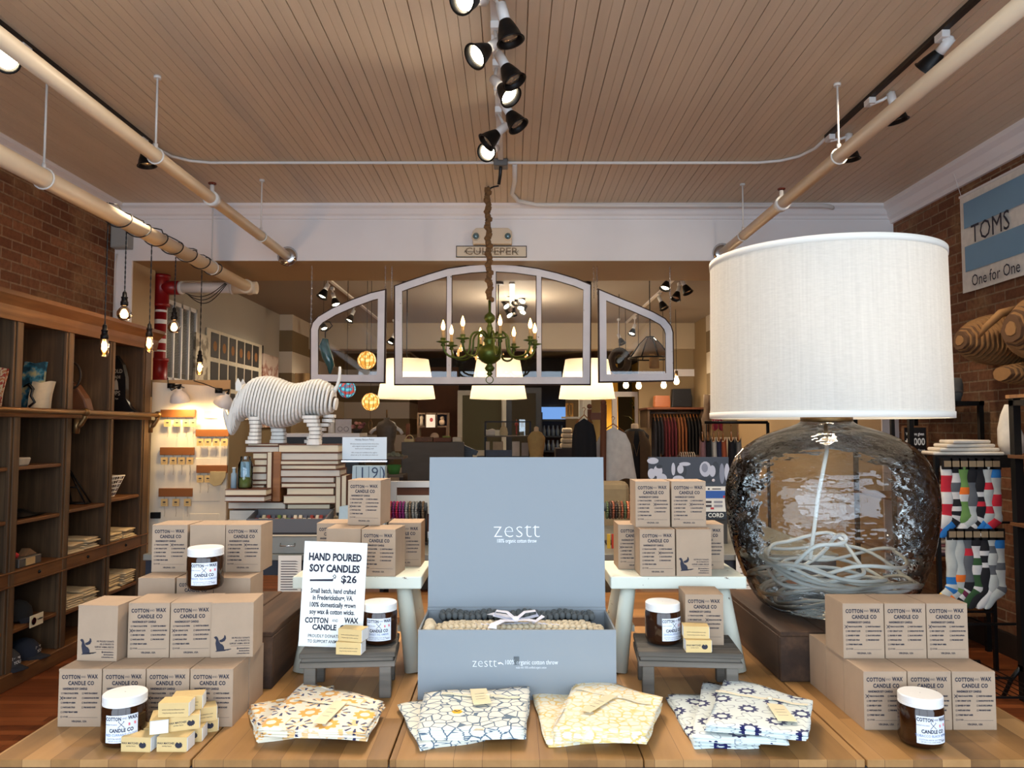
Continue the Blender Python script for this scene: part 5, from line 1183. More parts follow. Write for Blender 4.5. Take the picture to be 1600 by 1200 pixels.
for f in (.15, .52, .86): x = a.x+(b.x-a.x)*f; mb.add([(x-.0012, 3.7985, a.z-.002), (x+.0012, 3.7985, a.z-.002), (x+.0012, 3.7985, a.z-.10), (x-.0012, 3.7985, a.z-.10)], [(0,1,2,3)], 1)
mb.build('tin_body', [mat('tin_blue', (164,184,190), .5), mat('tin_ink', (40,56,84), .6)], t)
# small bag with cards near stool
a = P(523, 792, 3.7); b = P(542, 812, 3.7); mb = MB(); mb.prism([(a.x-.01, T2+.001), (b.x, T2+.001), (b.x, a.z), (a.x, a.z-.01)], 0, .03, M=Tm(0, 3.83, 0) @ Rm(PI/2, 'X')); tag(mb.build('gift_packet', fab((188,208,214))), 'small pale blue printed packet behind left stool boxes', 'packet')
# ---- white frame and bracelets
t = thing('metal_bin', 'low grey metal bin beneath the card tray and magazines', 'bin', (P(450, 850, 3.7).x, 3.76, T2))
mb = MB(); mb.box(P(398, 850, 3.7).x, P(506, 850, 3.7).x, 3.685, 3.85, T2+.0005, .983); mb.build('bin_body', MAT['galv'], t, bevel=.004)
mb = MB(); mb.tube([(P(440, 850, 3.7).x, 3.684, .95), (P(440, 850, 3.7).x, 3.675, .94), (P(462, 850, 3.7).x, 3.675, .94), (P(462, 850, 3.7).x, 3.684, .95)], .003, 6); mb.build('handle', MAT['chrome'], t)
for k in range(4):
    a = P(348+4*k, 800, 3.87); b = P(522-3*k, 800, 3.87); mb = MB(); zb2 = T2+.0005+.0465*k; mb.box(a.x, b.x, 3.86, 4.05, zb2, zb2+.046); tag(mb.build('book', MAT['book_page2' if k % 2 else 'book_page']), '%s large volume from the table under both book stacks' % ORD[k], 'book', 'large volumes carrying the book stacks')
t = thing('picture_frame', 'white framed brown display board behind the left bracelets', 'frame', (P(640, 760, 4.2).x, 4.2, T2))
a = P(610, 752, 4.2); x1 = -.25; z0 = T2+.001
mb = MB(); frame_rect(mb, a.x, x1, z0, a.z, 4.2, 4.23, .034); mb.build('frame', MAT['white_metal'], t, bevel=.002)
mb = MB(); mb.box(a.x+.03, x1-.03, 4.215, 4.225, z0+.03, a.z-.03); mb.build('backing', MAT['book_cover'], t)
q = P(620, 774, 4.2); mb = MB(); mb.box(q.x, x1-.04, 4.205, 4.21, q.z-.1, q.z); mb.build('white_card', MAT['paper'], t)
def bead_rack(px0, px1, py, Y, cols, label, who):
    a = P(px0, py, Y); b = P(px1, py, Y); zr = a.z
    t = thing('bracelet_rack', label, 'rack', ((a.x+b.x)/2, Y, T2)); mb = MB(); mb.cyl((a.x-.01, Y, zr), (b.x+.01, Y, zr), .022, n=14); mb.build('bar', MAT['knit_dark'], t)
    mb = MB(); 
    mb.cyl((b.x+.005, Y+.01, T2+.001), (b.x+.005, Y+.01, zr), .008, n=8); mb.box(a.x, b.x+.02, Y-.04, Y+.06, T2+.0005, T2+.012); mb.build('stand', MAT['dark'], t)
    n = len(cols); w = (b.x-a.x)/n
    for k, (c, nm) in enumerate(cols):
        x = a.x+w*(k+.5); mb = MB(); m = 22; rb = .0068
        rx, rz_ = .034, .040
        for i in range(m): q = 2*PI*i/m; mb.ball((x+R.uniform(-.001, .001), Y+rx*math.cos(q), zr-.016+rz_*math.sin(q)), rb, 6, 5)
        tag(mb.build('bracelet', fab(c, .3)), '%s bracelet, %s' % (ORD[k], who % nm), 'bracelet', 'beaded bracelets on racks')
PK, MG, SL, BK, BR = ((200,40,80), 'bright pink beaded'), ((140,40,110), 'magenta beaded'), ((160,156,146), 'silver beaded'), ((26,24,26), 'black beaded'), ((120,96,70), 'brown beaded')
bead_rack(603, 664, 792, 4.0, [PK, PK, MG, PK, MG, MG, SL, BR, SL, SL, BK, BR], 'bracelet bar left of the blue gift box', '%s, counting from the left on the left bar')
OR, CP, DK, GR = ((196,110,70), 'copper beaded'), ((150,84,56), 'rust beaded'), ((60,44,34), 'dark brown beaded'), ((90,104,70), 'olive beaded')
bead_rack(946, 992, 792, 4.0, [GR, DK, CP, DK, BR, CP, GR, OR, OR, OR], 'bracelet bar right of the blue gift box', '%s, counting from the left on the right bar')
bead_rack(618, 664, 838, 3.95, [BK, SL, BK, BK, BR, BK], 'lower bar of dark bracelets left of the gift box', '%s, counting from the left on the lower bar') if 0 else None
# small bottles and things under bracelets
for k, (px, c) in enumerate(((951,(210,170,60)),(958,(190,60,40)),(612,(210,210,214)),(655,(200,200,205)))):
    q = P(px, 840, 3.86); mb = MB(); mb.box(q.x-.008, q.x+.008, 3.85, 3.866, T2+.0005, T2+.07); tag(mb.build('small_packet', fab(c)), ('yellow small packet under the right bracelets', 'red small packet under the right bracelets', 'white small packet under the pink bracelets', 'white small packet under the black bracelets')[k], 'packet')
# blue-grey chair back behind the gift box, cream cushion
q = P(966, 765, 4.9); t = thing('cream_chair', 'cream upholstered chair back behind the right bracelets', 'chair', (q.x-.05, 4.95, 0))
mb = MB(); a = P(930, 752, 4.9); b = P(985, 800, 4.9); mb.box(a.x, b.x, 4.9, 5.0, .45, a.z); mb.build('backrest', fab((170,150,116)), t, bevel=.05, seg=3)
mb = MB(); mb.box(a.x, b.x, 4.9, 5.4, .38, .46); mb.build('seat', fab((160,140,108)), t, bevel=.02)
for sx in (a.x+.02, b.x-.05):
    for sy in (4.92, 5.33): mb = MB(); mb.box(sx, sx+.03, sy, sy+.03, 0, .38); mb.build('leg', MAT['dark'], t)
# ---- photo display
t = thing('photo_display', 'counter display topped with black and white portrait strip', 'display', (P(1075, 812, 4.0).x, 4.0, T2))
a = P(1013, 714, 4.0); b = P(1139, 757, 4.0); mb = MB(); mb.box(a.x, b.x, 4.0, 4.006, b.z-.03, a.z, 0)
def blob(mb, px, py, rx, ry, mi, d=0):
    c = P(px, py, 4.0); k = 14; w = rx*4.0/1200; h = ry*4.0/1200; mb.add([(c.x+w*math.cos(2*PI*i/k), 3.999-d, c.z+h*math.sin(2*PI*i/k)) for i in range(k)], [tuple(range(k))], mi)
for (x, y, rx, ry, mi, d) in ((1018,740,6,8,1,0),(1028,736,7,9,1,.0004),(1030,729,5,3,2,.0008),(1034,747,8,7,1,.0002),(1020,720,9,5,1,0),(1064,736,9,12,2,.0),(1063,733,5,7,1,.0006),(1052,733,3,10,1,.0002),(1060,748,9,5,1,.0003),(1070,725,9,3,1,.0002),(1102,733,9,12,1,0),(1101,731,5,7,3,.0006),(1113,736,5,9,1,.0004),(1118,733,6,12,2,.0002),(1103,750,11,5,2,.0006),(1136,738,4,14,1,0),(1128,740,4,16,3,0)): blob(mb, x, y, rx, ry, mi, d)
mb.build('portrait_strip', [mat('photo_dark', (44,46,56), .4), mat('photo_light', (186,190,204), .4), mat('photo_black', (24,24,30), .4), mat('photo_mid', (128,132,148), .4)], t)
a = P(1092, 760, 3.99); b = P(1138, 811, 3.99); w = b.x-a.x; h = a.z-b.z
mb = MB(); mb.box(a.x, b.x, 3.985, 3.99, b.z, a.z, 0)
def rc(u0, u1, v0, v1, mi, d=.001): mb.add([(a.x+w*u0, 3.985-d, a.z-h*v1), (a.x+w*u1, 3.985-d, a.z-h*v1), (a.x+w*u1, 3.985-d, a.z-h*v0), (a.x+w*u0, 3.985-d, a.z-h*v0)], [(0,1,2,3)], mi)
rc(0, 1, .13, .36, 1); rc(0, 1, .77, 1, 2); rc(.82, .98, .28, .35, 3, .0015)
for v in (.44, .56): rc(.08, .42, v, v+.07, 4); rc(.5, .8, v, v+.07, 5)
rc(.38, .5, .64, .7, 3); rc(.3, .36, .05, .1, 2); rc(.45, .75, .06, .09, 4)
mb.text('RED CORD', .030, Tm(a.x+w*.36, 3.9835, a.z-h*.885) @ FRONT, 0, bold=.02, sx=.95)
mb.build('info_panel', [MAT['paper'], mat('panel_blue', (40,90,170), .5), MAT['black'], mat('panel_red', (190,40,44), .5), MAT['ink_soft'], mat('panel_grey', (150,150,156), .6)], t)
mb = MB(); mb.box(P(1013, 740, 4.02).x, b.x, 4.01, 4.1, T2+.0005, P(1000, 757, 4.02).z); mb.build('stand_body', mat('stand_grey', (70,66,60), .7), t)
for k, px in enumerate((1017,1045,1078,1115)): q = P(px, 750, 3.99); mb = MB(); mb.ball((q.x, 3.992, q.z-.002), .008, 10, 6, sy=.4); mb.build('charm', fab((200,196,204)), t)

# ================================================================ left shelving
SXF, SXB = -2.9, -3.37
t = thing('wooden_shelving', 'tall old pine pigeonhole shelving along the left brick wall', 'shelving', (-3.1, 5.0, 0))
ups = [(2.80, 2.88), (3.40, 3.48), (3.92, 4.0), (4.45, 4.54), (4.98, 5.07), (5.53, 5.60), (6.03, 6.16)]
for (a, b) in ups:
    mb = MB(); mb.box(SXB, SXF-.02, a+.02, b-.02, .09, 2.14); mb.build('upright', MAT['shelfwood'], t)
    mb = MB(); mb.box(SXF-.02, SXF, a, b, .09, 2.14); mb.box(SXF, SXF+.008, a+.02, b-.02, .09, 2.14); mb.build('face_post', MAT['shelfwood'], t, bevel=.003)
mb = MB()
for i in range(24): y0 = 2.8+i*.14; mb.box(SXB-.01, SXB, y0+.001, min(6.16, y0+.139), .05, 2.2)
mb.build('back_boards', MAT['shelfback'], t)
mb = MB(); mb.box(SXB, SXF+.02, 2.8, 6.17, 0, .09); mb.build('plinth', MAT['shelfwood_w'], t, bevel=.004)
mb = MB(); mb.box(SXB, SXF+.0, 2.8, 6.16, 2.14, 2.26)
pr = [(SXF, 2.12), (SXF+.02, 2.12), (SXF+.03, 2.16), (SXF+.035, 2.20), (SXF+.07, 2.235), (SXF+.085, 2.25), (SXF+.085, 2.275), (SXF, 2.275)]
mb.prism(pr, 2.8, 6.2, M=Matrix(((1,0,0,0),(0,0,1,0),(0,1,0,0),(0,0,0,1)))); mb.build('cornice', MAT['shelfwood_w'], t)
mb = MB(); mb.box(SXB, SXF+.012, 2.8, 6.16, .575, .585); mb.box(SXB, SXF+.012, 2.8, 6.16, .655, .665); mb.box(SXF-.02, SXF+.004, 2.8, 6.16, .585, .655); mb.build('middle_rail', MAT['shelfwood_w'], t, bevel=.002)
mb = MB(); mb.box(SXB, SXF+.01, 2.8, 6.16, 1.56, 1.60); mb.build('long_shelf', MAT['shelfwood_w'], t, bevel=.003)
bays = [(ups[i][1]-.02, ups[i+1][0]+.02) for i in range(6)]
for bi, zs_ in ((0, (1.27, .96, .33)), (1, (1.27, .96, .33)), (2, (1.27, .96, .33)), (3, (1.27, .95, .32)), (4, (.96, .30)), (5, (.98, .31))):
    for z in zs_: y0, y1 = bays[bi]; mb = MB(); mb.box(SXB, SXF-.01, y0+.001, y1-.001, z-.022, z); mb.build('shelf', MAT['shelfwood_w'], t, bevel=.003)
for bi in range(6): y0, y1 = bays[bi]; mb = MB(); mb.box(SXB, SXB+.03, y0+.001, y1-.001, 1.84, 1.87); mb.build('back_batten', MAT['shelfwood_w'], t)
for bi in (4, 5): y0, y1 = bays[bi]; mb = MB(); mb.box(SXB, SXB+.03, y0+.001, y1-.001, 1.21, 1.24); mb.build('back_batten', MAT['shelfwood_w'], t)
for bi in range(2, 6): y0, y1 = bays[bi]; mb = MB(); mb.ball((SXF+.006, (y0+y1)/2, .62), .011, 10, 8); mb.build('knob', MAT['black_metal'], t)
rl = thing('ladder_rail', 'aged brass ladder rail running across the wooden shelving', 'rail', (-2.84, 5, 1.61))
mb = MB(); mb.cyl((-2.83, 2.8, 1.60), (-2.83, 6.17, 1.60), .017, n=14); mb.build('rail', MAT['brass'], rl)
for yy in (2.84, 3.96, 5.10, 6.14):
    mb = MB(); mb.tube([(SXF+.009, yy, 1.50), (-2.86, yy, 1.52), (-2.835, yy, 1.56), (-2.83, yy, 1.60)], [.02, .018, .016, .02], 8); mb.ball((-2.83, yy, 1.6), .03, 12, 8); mb.cyl((SXF+.009, yy, 1.46), (SXF+.018, yy, 1.56), .022, n=10); mb.build('bracket', MAT['brass'], rl)
# contents of the shelving
def cloth_stack(y0, y1, z, h, n, col, label, group, x0=-3.2, x1=-2.93):
    rr = random.Random(label)
    for k in range(n):
        zz_ = z+.001+k*h/n; cx0 = (x0+x1)/2; cy0 = (y0+y1)/2
        mb = MB(); w = (x1-x0)/2; d = (y1-y0)/2
        def f(u, v, top=1):
            e = min(u, 1-u, v, 1-v); return ((u-.5)*2*w, (v-.5)*2*d, (h/n*.95)*(.35+.65*min(1, e*8))+.002*math.sin(9*u+k)*top)
        a = len(mb.v); mb.grid(f, 10, 10); b = len(mb.v); mb.grid(lambda u, v: ((u-.5)*2*w, (v-.5)*2*d, 0), 10, 10)
        bd = list(range(11))+[11*j+10 for j in range(1, 11)]+[110+i for i in range(9, -1, -1)]+[11*j for j in range(9, 0, -1)]
        for i in range(len(bd)): j = (i+1) % len(bd); mb.f.append((b+bd[i], b+bd[j], a+bd[j], a+bd[i])); mb.m.append(0); mb.s.append(True)
        o = mb.build('folded_shirt', fab(col)); o.location = (cx0+rr.uniform(-.015, .015), cy0+rr.uniform(-.012, .012), zz_); o.rotation_euler = (0, 0, rr.uniform(-.12, .12))
        tag(o, '%s folded cloth from the bottom of %s' % (ORD[k], label), 'folded cloth', group)
CRM = (206,186,150)
cloth_stack(5.13, 5.30, .665, .06, 5, CRM, 'the left cream stack on middle rail, third bay', 'cream folded cloths in shelving')
cloth_stack(5.33, 5.50, .665, .07, 5, CRM, 'the right cream stack on middle rail, third bay', 'cream folded cloths in shelving')
cloth_stack(5.64, 5.80, .665, .06, 5, CRM, 'the left cream stack on middle rail, end bay', 'cream folded cloths in shelving')
cloth_stack(5.84, 6.02, .665, .065, 5, CRM, 'the right cream stack on middle rail, end bay', 'cream folded cloths in shelving')
cloth_stack(5.13, 5.30, .302, .075, 5, CRM, 'the left cream stack on lower shelf, third bay', 'cream folded cloths in shelving')
cloth_stack(5.33, 5.50, .302, .085, 6, CRM, 'the right cream stack on lower shelf, third bay', 'cream folded cloths in shelving')
cloth_stack(5.64, 5.80, .312, .10, 6, CRM, 'the left cream stack on lower shelf, end bay', 'cream folded cloths in shelving')
cloth_stack(5.84, 6.02, .312, .10, 6, CRM, 'the right cream stack on lower shelf, end bay', 'cream folded cloths in shelving')
for k, (yy, lab) in enumerate(((5.16, 'cream printed towel upright behind stacks in third bay'), (5.68, 'cream towel with lettering upright behind stacks in end bay'))):
    mb = MB(); mb.box(-3.25, -3.235, yy, yy+.12, .667, .667+.26, 0)
    for i in range(7): mb.add([(-3.233, yy+.02, .88-.022*i), (-3.233, yy+.1, .88-.022*i), (-3.233, yy+.1, .874-.022*i), (-3.233, yy+.02, .874-.022*i)], [(0,1,2,3)], 1)
    tag(mb.build('printed_towel', [fab(CRM), MAT['ink_soft']]), lab, 'towel')
# bay 2 top: teal fish bag, cream pouch
def face_panel(name, label, cat, y, x0, x1, z0, h, m, seed=1):
    t = thing(name, label, cat, ((x0+x1)/2, y, z0)); mb = MB()
    for d in (0, .02):
        mb.grid(lambda u, v: (x0+(x1-x0)*u+.004*math.sin(5*v+seed), y-.02+.05*v+.006*math.sin(7*u+seed)+d, z0+h*v+.006*math.sin(7*u+seed)*v), 14, 12)
    mb.build('cloth', m, t); return t
tm = NT('teal_print'); v_ = tm.coord('xyz'); tm.set(col=tm.ramp(tm.noise(v_, 14, 3), [(.42, lin((30,70,84))), (.5, lin((60,130,150))), (.6, lin((190,180,130)))]), rough=.8)
tp = face_panel('tote_bag', 'teal patterned tote bag on the top shelf of second bay', 'bag', 4.93, -3.16, -3.02, 1.601, .32, tm.mat)
mb = MB(); mb.tube([(-3.12, 4.9, 1.76), (-3.08, 4.89, 1.78), (-3.04, 4.89, 1.74), (-3.03, 4.88, 1.65), (-3.08, 4.88, 1.615)], .006, 6); mb.build('handle', MAT['black'], tp)
wp = face_panel('cream_pouch', 'cream canvas pouch propped beside the teal tote bag', 'bag', 4.87, -3.07, -2.93, 1.601, .19, fab((222,200,164)), 2)
mb = MB(); mb.tube([(-3.06, 4.85, 1.77), (-3.03, 4.85, 1.74), (-3.04, 4.85, 1.70), (-3.015, 4.85, 1.66), (-3.05, 4.85, 1.63)], .008, 6); mb.build('black_strap', MAT['black'], wp)
ty = NT('orange_print'); v_ = ty.coord('xyz'); ty.set(col=ty.ramp(ty.noise(v_, 30, 3), [(.4, lin((180,60,40))), (.5, lin((230,200,150))), (.6, lin((200,110,60)))]), rough=.8)
face_panel('patterned_cushion', 'orange patterned cloth at the left edge on the top shelf', 'cushion', 4.38, -3.12, -2.91, 1.601, .24, ty.mat, 3)
# bay 3: round hat box and leather bag
t = thing('leather_bag', 'brown leather shoulder bag in the third bay of the top shelf', 'bag', (-3.12, 5.28, 1.601))
mb = MB(); mb.prism([(-.15,0),(.15,0),(.12,.1),(.05,.2),(-.05,.24),(-.12,.16)], 0, .09, M=Tm(-3.10, 5.44, 1.602) @ Rm(PI/2, 'X')); mb.build('bag_body', mat('leather_brown', (96,62,40), .5), t, bevel=.012, seg=2)
mb = MB(); mb.tube([(-3.06+.06*math.cos(q), 5.33, 1.86+.09*math.sin(q)) for q in [2*PI*i/26 for i in range(26)]], .008, 6, closed=True); mb.build('round_handle', MAT['dark'], t)
mb = MB(); mb.box(-.012, .012, 0, .002, 0, .12, 0, M=Tm(-3.06, 5.315, 1.77) @ Rm(-.3, 'Y')); mb.build('hang_tag', MAT['paper'], t)
# bay 4: black shirt with emblem
t = thing('black_shirt', 'black printed t-shirt hanging in the end bay of the top shelf', 'shirt', (-3.0, 5.75, 1.61))
mb = MB(); mb.prism([(-.12,0),(.15,0),(.09,.05),(.05,.12),(.045,.28),(.02,.38),(-.03,.45),(-.12,.47)], 0, .05, 0, M=Tm(-3.01, 5.93, 1.602) @ Rm(PI/2, 'X')); 
tw = Tm(-3.035, 5.878, 1.80) @ FRONT
for s_, sz, dy, dx in (('COLD', .042, .13, 0), ('MADE', .03, .085, 0), ('UPS', .05, -.04, 0), ('& Rye', .02, -.08, 0)): mb.text(s_, sz, tw @ Tm(dx, dy, 0), 1, sx=.8, bold=.01)
mb.prism([(-.02,0),(.02,0),(.012,.06),(.0,.085),(-.012,.06)], 0, .0006, 1, M=tw @ Tm(0, -.012, 0))
mb.build('shirt_body', [MAT['black'], mat('shirt_print', (176,172,160), .8)], t, bevel=.006)
# bay 2 mid shelves: glass tray, black cloth; bay 3: black easel frame; bay 4: wire basket
c = (-3.0, 4.6, 1.271); mb = MB(); mb.prism([(-.09,-.05),(.09,-.05),(.09,.05),(-.09,.05)], 0, .05, M=Tm(c), top=[(-.1,-.06),(.1,-.06),(.1,.06),(-.1,.06)]); tag(mb.build('dish', fab((170,160,140)), bevel=.008), 'pale square dish on a shelf in the second bay', 'dish')
mb = MB(); mb.grid(lambda u, v: (-3.2+.26*u, 4.62+.30*v, .962+.018*math.sin(3*PI*u)*math.sin(2*PI*v)+.02*math.sin(PI*u)*math.sin(PI*v)), 16, 16); tag(mb.build('black_cloth', MAT['black']), 'black cloth folded on a shelf in the second bay', 'cloth')
mb = MB(); mb.prism([(0,0),(.07,0),(.0,.1)], 0, .01, M=Tm(-3.1, 4.57, .962) @ Rm(PI/2, 'Z') @ Rm(PI/2, 'X')); tag(mb.build('card', fab((150,96,60))), 'brown folded card standing behind the black cloth', 'card')
t = thing('metal_easel', 'black metal triangular rack leaning in the third bay', 'rack', (-3.0, 5.2, .961))
A = Vector((-3.17, 5.40, .97)); B_ = Vector((-2.98, 5.40, .97)); Cc = Vector((-3.15, 5.44, 1.25))
mb = MB()
for a_, b_ in ((A, B_), (B_, Cc), (A, Cc), (A+Vector((0,.07,0)), B_+Vector((0,.07,0))), (B_+Vector((0,.07,0)), Cc), (A, A+Vector((0,.07,0))), (B_, B_+Vector((0,.07,0))), (A.lerp(Cc,.4), B_.lerp(Cc,.4)), (A.lerp(B_,.5), Cc)): mb.cyl(a_, b_, .006, n=8)
mb.build('wire_frame', MAT['black_metal'], t)
t = thing('wire_basket', 'white wire basket on the shelf in the end bay', 'basket', (-3.05, 5.78, .981))
mb = MB(); 
def bk(h): k = .5+.5*h; return [(-3.05+sx*.09*k, 5.78+sy*.12*k, .985+.15*h) for sx, sy in ((-1,-1),(1,-1),(1,1),(-1,1))]
for h in (0, .2, .4, .6, .8, 1): p4 = bk(h); mb.tube([p for i in range(4) for p in (p4[i],)], .0028 if h < 1 else .005, 5, closed=True)
for i in range(4):
    for u in [j/7 for j in range(7)]:
        lo, hi = bk(0), bk(1); a_ = Vector(lo[i]).lerp(Vector(lo[(i+1) % 4]), u); b_ = Vector(hi[i]).lerp(Vector(hi[(i+1) % 4]), u); mb.cyl(a_, b_, .0022, n=4)
mb.build('wire_mesh', MAT['white_metal'], t)
# bay 2: crate with red thing above mid rail; caps below
t = thing('goods_box', 'small grey box of trinkets with price card in second bay', 'box', (-2.99, 4.72, .665))
mb = MB(); mb.box(-3.05, -2.92, 4.60, 4.82, .666, .72); mb.build('tray', MAT['metalgrey'], t, bevel=.004)
mb = MB(); mb.box(-2.918, -2.915, 4.66, 4.75, .672, .715); mb.build('price_card', fab((190,160,110)), t)
mb = MB(); mb.ball((-2.98, 4.64, .735), .03, 12, 8, sz=.7); mb.build('red_pouch', fab((190,50,50)), t)
mb = MB(); mb.prism([(0,0),(.12,.0),(.05,.04)], 0, .05, M=Tm(-3.0, 4.70, .722) @ Rm(PI/2, 'Z') @ Rm(PI/2, 'X')); mb.build('brown_flap', fab((120,92,64)), t)
def cap(x, y, z, rz, col, label, panel=None, s_=None):
    t = thing('baseball_cap', label, 'cap', (x, y, z), rz, 'caps in the lower shelves')
    mb = MB(); mb.lathe([(.085,0),(.088,.03),(.08,.07),(.055,.10),(.02,.115),(.001,.116)], n=24, cap=False, sx=1.05); mb.build('crown', fab(col), t, world=False)
    mb = MB(); pts = [(.085*math.cos(q), .085*math.sin(q)) for q in [-.9+1.8*i/10 for i in range(11)]]; out = [(.085*math.cos(q)*1+.075*math.cos(q*.9), .085*math.sin(q)) for q in [-.9+1.8*i/10 for i in range(11)]]
    mb.grid(lambda u, v: ((.080+.075*v*math.cos(1.9*(u-.5)))*math.cos(1.9*(u-.5)), .088*math.sin(1.9*(u-.5)), .006-.012*v-.02*v*(2*(u-.5))**2+.012), 12, 5)
    mb.grid(lambda u, v: ((.080+.075*v*math.cos(1.9*(u-.5)))*math.cos(1.9*(u-.5)), .088*math.sin(1.9*(u-.5)), .003-.012*v-.02*v*(2*(u-.5))**2+.012), 12, 5); mb.build('brim', fab((24,28,38)), t, world=False)
    if s_:
        mb = MB(); 
        for k, ln in enumerate(s_): mb.text(ln, .026, Tm(.092-.008*(1-k), 0, .062-.024*k) @ Rm(PI/2, 'Z') @ FRONT, 0, bold=.01)
        mb.build('stitched_text', MAT['white'], t, world=False)
    return t
cap(-3.03, 4.76, .332, .1, (26,26,26), 'plain black cap on the lower shelf of the second bay')
cap(-3.0, 4.80, .092, .15, (28,34,48), 'navy and white trucker cap on the bottom of second bay', s_=('I want', 'YOU'))
cap(-2.98, 4.58, .092, -.1, (52,52,54), 'charcoal cap with white lettering left of the navy cap', s_=('I want', 'YOU'))
cap(-3.0, 4.22, .332, .1, (22,22,24), 'black cap at the left edge on the lower shelf')
cloth_stack(4.06, 4.40, .092, .16, 6, (34,34,38), 'the dark stack in the bottom first bay', 'dark folded cloths at the left edge')
cloth_stack(4.10, 4.40, .666, .05, 2, (24,24,26), 'the black stack on the middle rail, left edge', 'dark folded cloths at the left edge')
q = PX(56, 972, -2.89); mb = MB(); mb.box(-.065, .065, 0, .003, -.035, .035, 0, M=Tm(-2.885, q.y, .335) @ Rm(PI/2, 'Z') @ Rm(.0, 'Y'))
mb.lathe([(.001,0),(.022,0)], n=18, mi=1, M=Tm(-2.8795, q.y-.035, .335) @ Rm(PI/2, 'Y'), cap=True); mb.text('Handmade', .018, Tm(-2.8798, q.y+.025, .340) @ Rm(PI/2, 'Z') @ FRONT, 2)
tag(mb.build('price_card', [MAT['tagm'], fab((190,50,44)), MAT['ink_soft']]), 'cream card with red circle clipped to the lower shelf', 'card')

# ================================================================ white tag board and clamp lamps
DY = 6.3; a = P(238, 597, DY); b = P(357, 603, DY)
t = thing('display_door', 'old white door used as a tag display board beside the shelving', 'door', ((a.x+b.x)/2, DY, 0))
w_ = b.x-a.x; mb = MB()
mb.prism([(a.x, 0), (b.x, 0), (b.x, b.z-.06), (b.x-.15, b.z-.0), (a.x, a.z)], 0, .035, M=Tm(0, DY+.035, 0) @ Rm(PI/2, 'X'))
for (u0, u1, v0, v1) in ((.53, .92, .55, .80), (.53, .92, .9, 1.25), (.12, .45, .2, .85)):
    mb.box(a.x+w_*u0, a.x+w_*u1, DY-.004, DY, v0, v1)
mb.build('door_panel', MAT['doorwhite'], t, bevel=.003)
mb = MB(); mb.box(a.x-.03, b.x, DY+.036, DY+.05, a.z-.12, a.z+.02); mb.build('top_strip', MAT['tan_paint'], t)
q = P(245, 805, DY); mb = MB(); mb.box(q.x-.045, q.x+.035, DY-.02, DY, q.z-.025, q.z+.025); mb.build('black_latch', MAT['black'], t, bevel=.003)
rails = [(251,305,640,652,4,(262,277,291,304)),(306,357,671,682,4,(313,325,338,351)),(250,303,699,711,4,(257,271,284,297)),(307,355,727,739,2,(313,325)),(248,300,763,776,3,(257,275,293))]
pos = ['top left', 'upper right', 'middle left', 'lower right', 'bottom left']
for k, (x0, x1, y0, y1, n, xs) in enumerate(rails):
    A = P(x0, y0, DY-.02); B_ = P(x1, y1, DY-.02); tr = thing('hook_rail', '%s wooden hook rail on the white display door' % pos[k], 'rail', ((A.x+B_.x)/2, DY-.02, B_.z), 0, 'hook rails on the white door')
    mb = MB(); mb.box(A.x, B_.x, DY-.024, DY-.0045, B_.z, A.z); mb.build('rail_board', MAT['hookwood'], tr, bevel=.002)
    for i, px in enumerate(xs):
        px = min(px, x1-3); c = P(px, y1+2, DY-.03); mb = MB(); mb.tube([(c.x, DY-.024, c.z+.02), (c.x, DY-.036, c.z+.01), (c.x, DY-.036, c.z+.003)], .0018, 5); mb.build('hook', MAT['brass'], tr)
        tt = thing('paper_tag', '%s square kraft tag on the %s hook rail' % (ORD[i], pos[k]), 'tag', (c.x, DY-.03, c.z-.075), 0, 'kraft necklace tags on the hook rails')
        mb = MB(); mb.box(c.x-.027, c.x+.027, DY-.034, DY-.032, c.z-.066, c.z-.008, 0); kk = 12
        mb.add([(c.x+.013*math.cos(2*PI*j/kk), DY-.0345, c.z-.034+.006*math.sin(2*PI*j/kk)) for j in range(kk)], [tuple(range(kk))], 1)
        mb.add([(c.x-.014, DY-.0345, c.z-.05), (c.x+.014, DY-.0345, c.z-.05), (c.x+.014, DY-.0345, c.z-.052), (c.x-.014, DY-.0345, c.z-.052)], [(0,1,2,3)], 1)
        mb.build('tag_card', [MAT['kraft_y'], MAT['ink']], tt)
        mb = MB(); mb.tube([(c.x-.004, DY-.033, c.z-.01), (c.x, DY-.034, c.z+.004), (c.x+.004, DY-.033, c.z-.01)], .001, 4); mb.tube([(c.x, DY-.03, c.z-.066), (c.x+.004, DY-.03, c.z-.12), (c.x+.001, DY-.03, c.z-.15)], .001, 4); mb.build('necklace_chain', MAT['brass'], tt)
c = P(338, 748, DY-.03); mb = MB(); mb.prism([(-.05,.06),(.08,.06),(.075,.01),(.04,-.05),(-.02,-.06),(-.055,-.03)], 0, .006, M=Tm(c.x, DY-.03, c.z) @ Rm(PI/2, 'X')); tag(mb.build('cloth_pouch', fab((176,160,120)), bevel=.002), 'olive cloth pouch hanging from the lower right hook rail', 'pouch')
c = P(331, 648, DY); mb = MB(); mb.box(c.x-.055, c.x+.05, DY-.008, DY-.005, c.z-.03, c.z+.03); tag(mb.build('pinned_print', fab((236,214,190))), 'small pale print pinned between the clamp lamps', 'print')
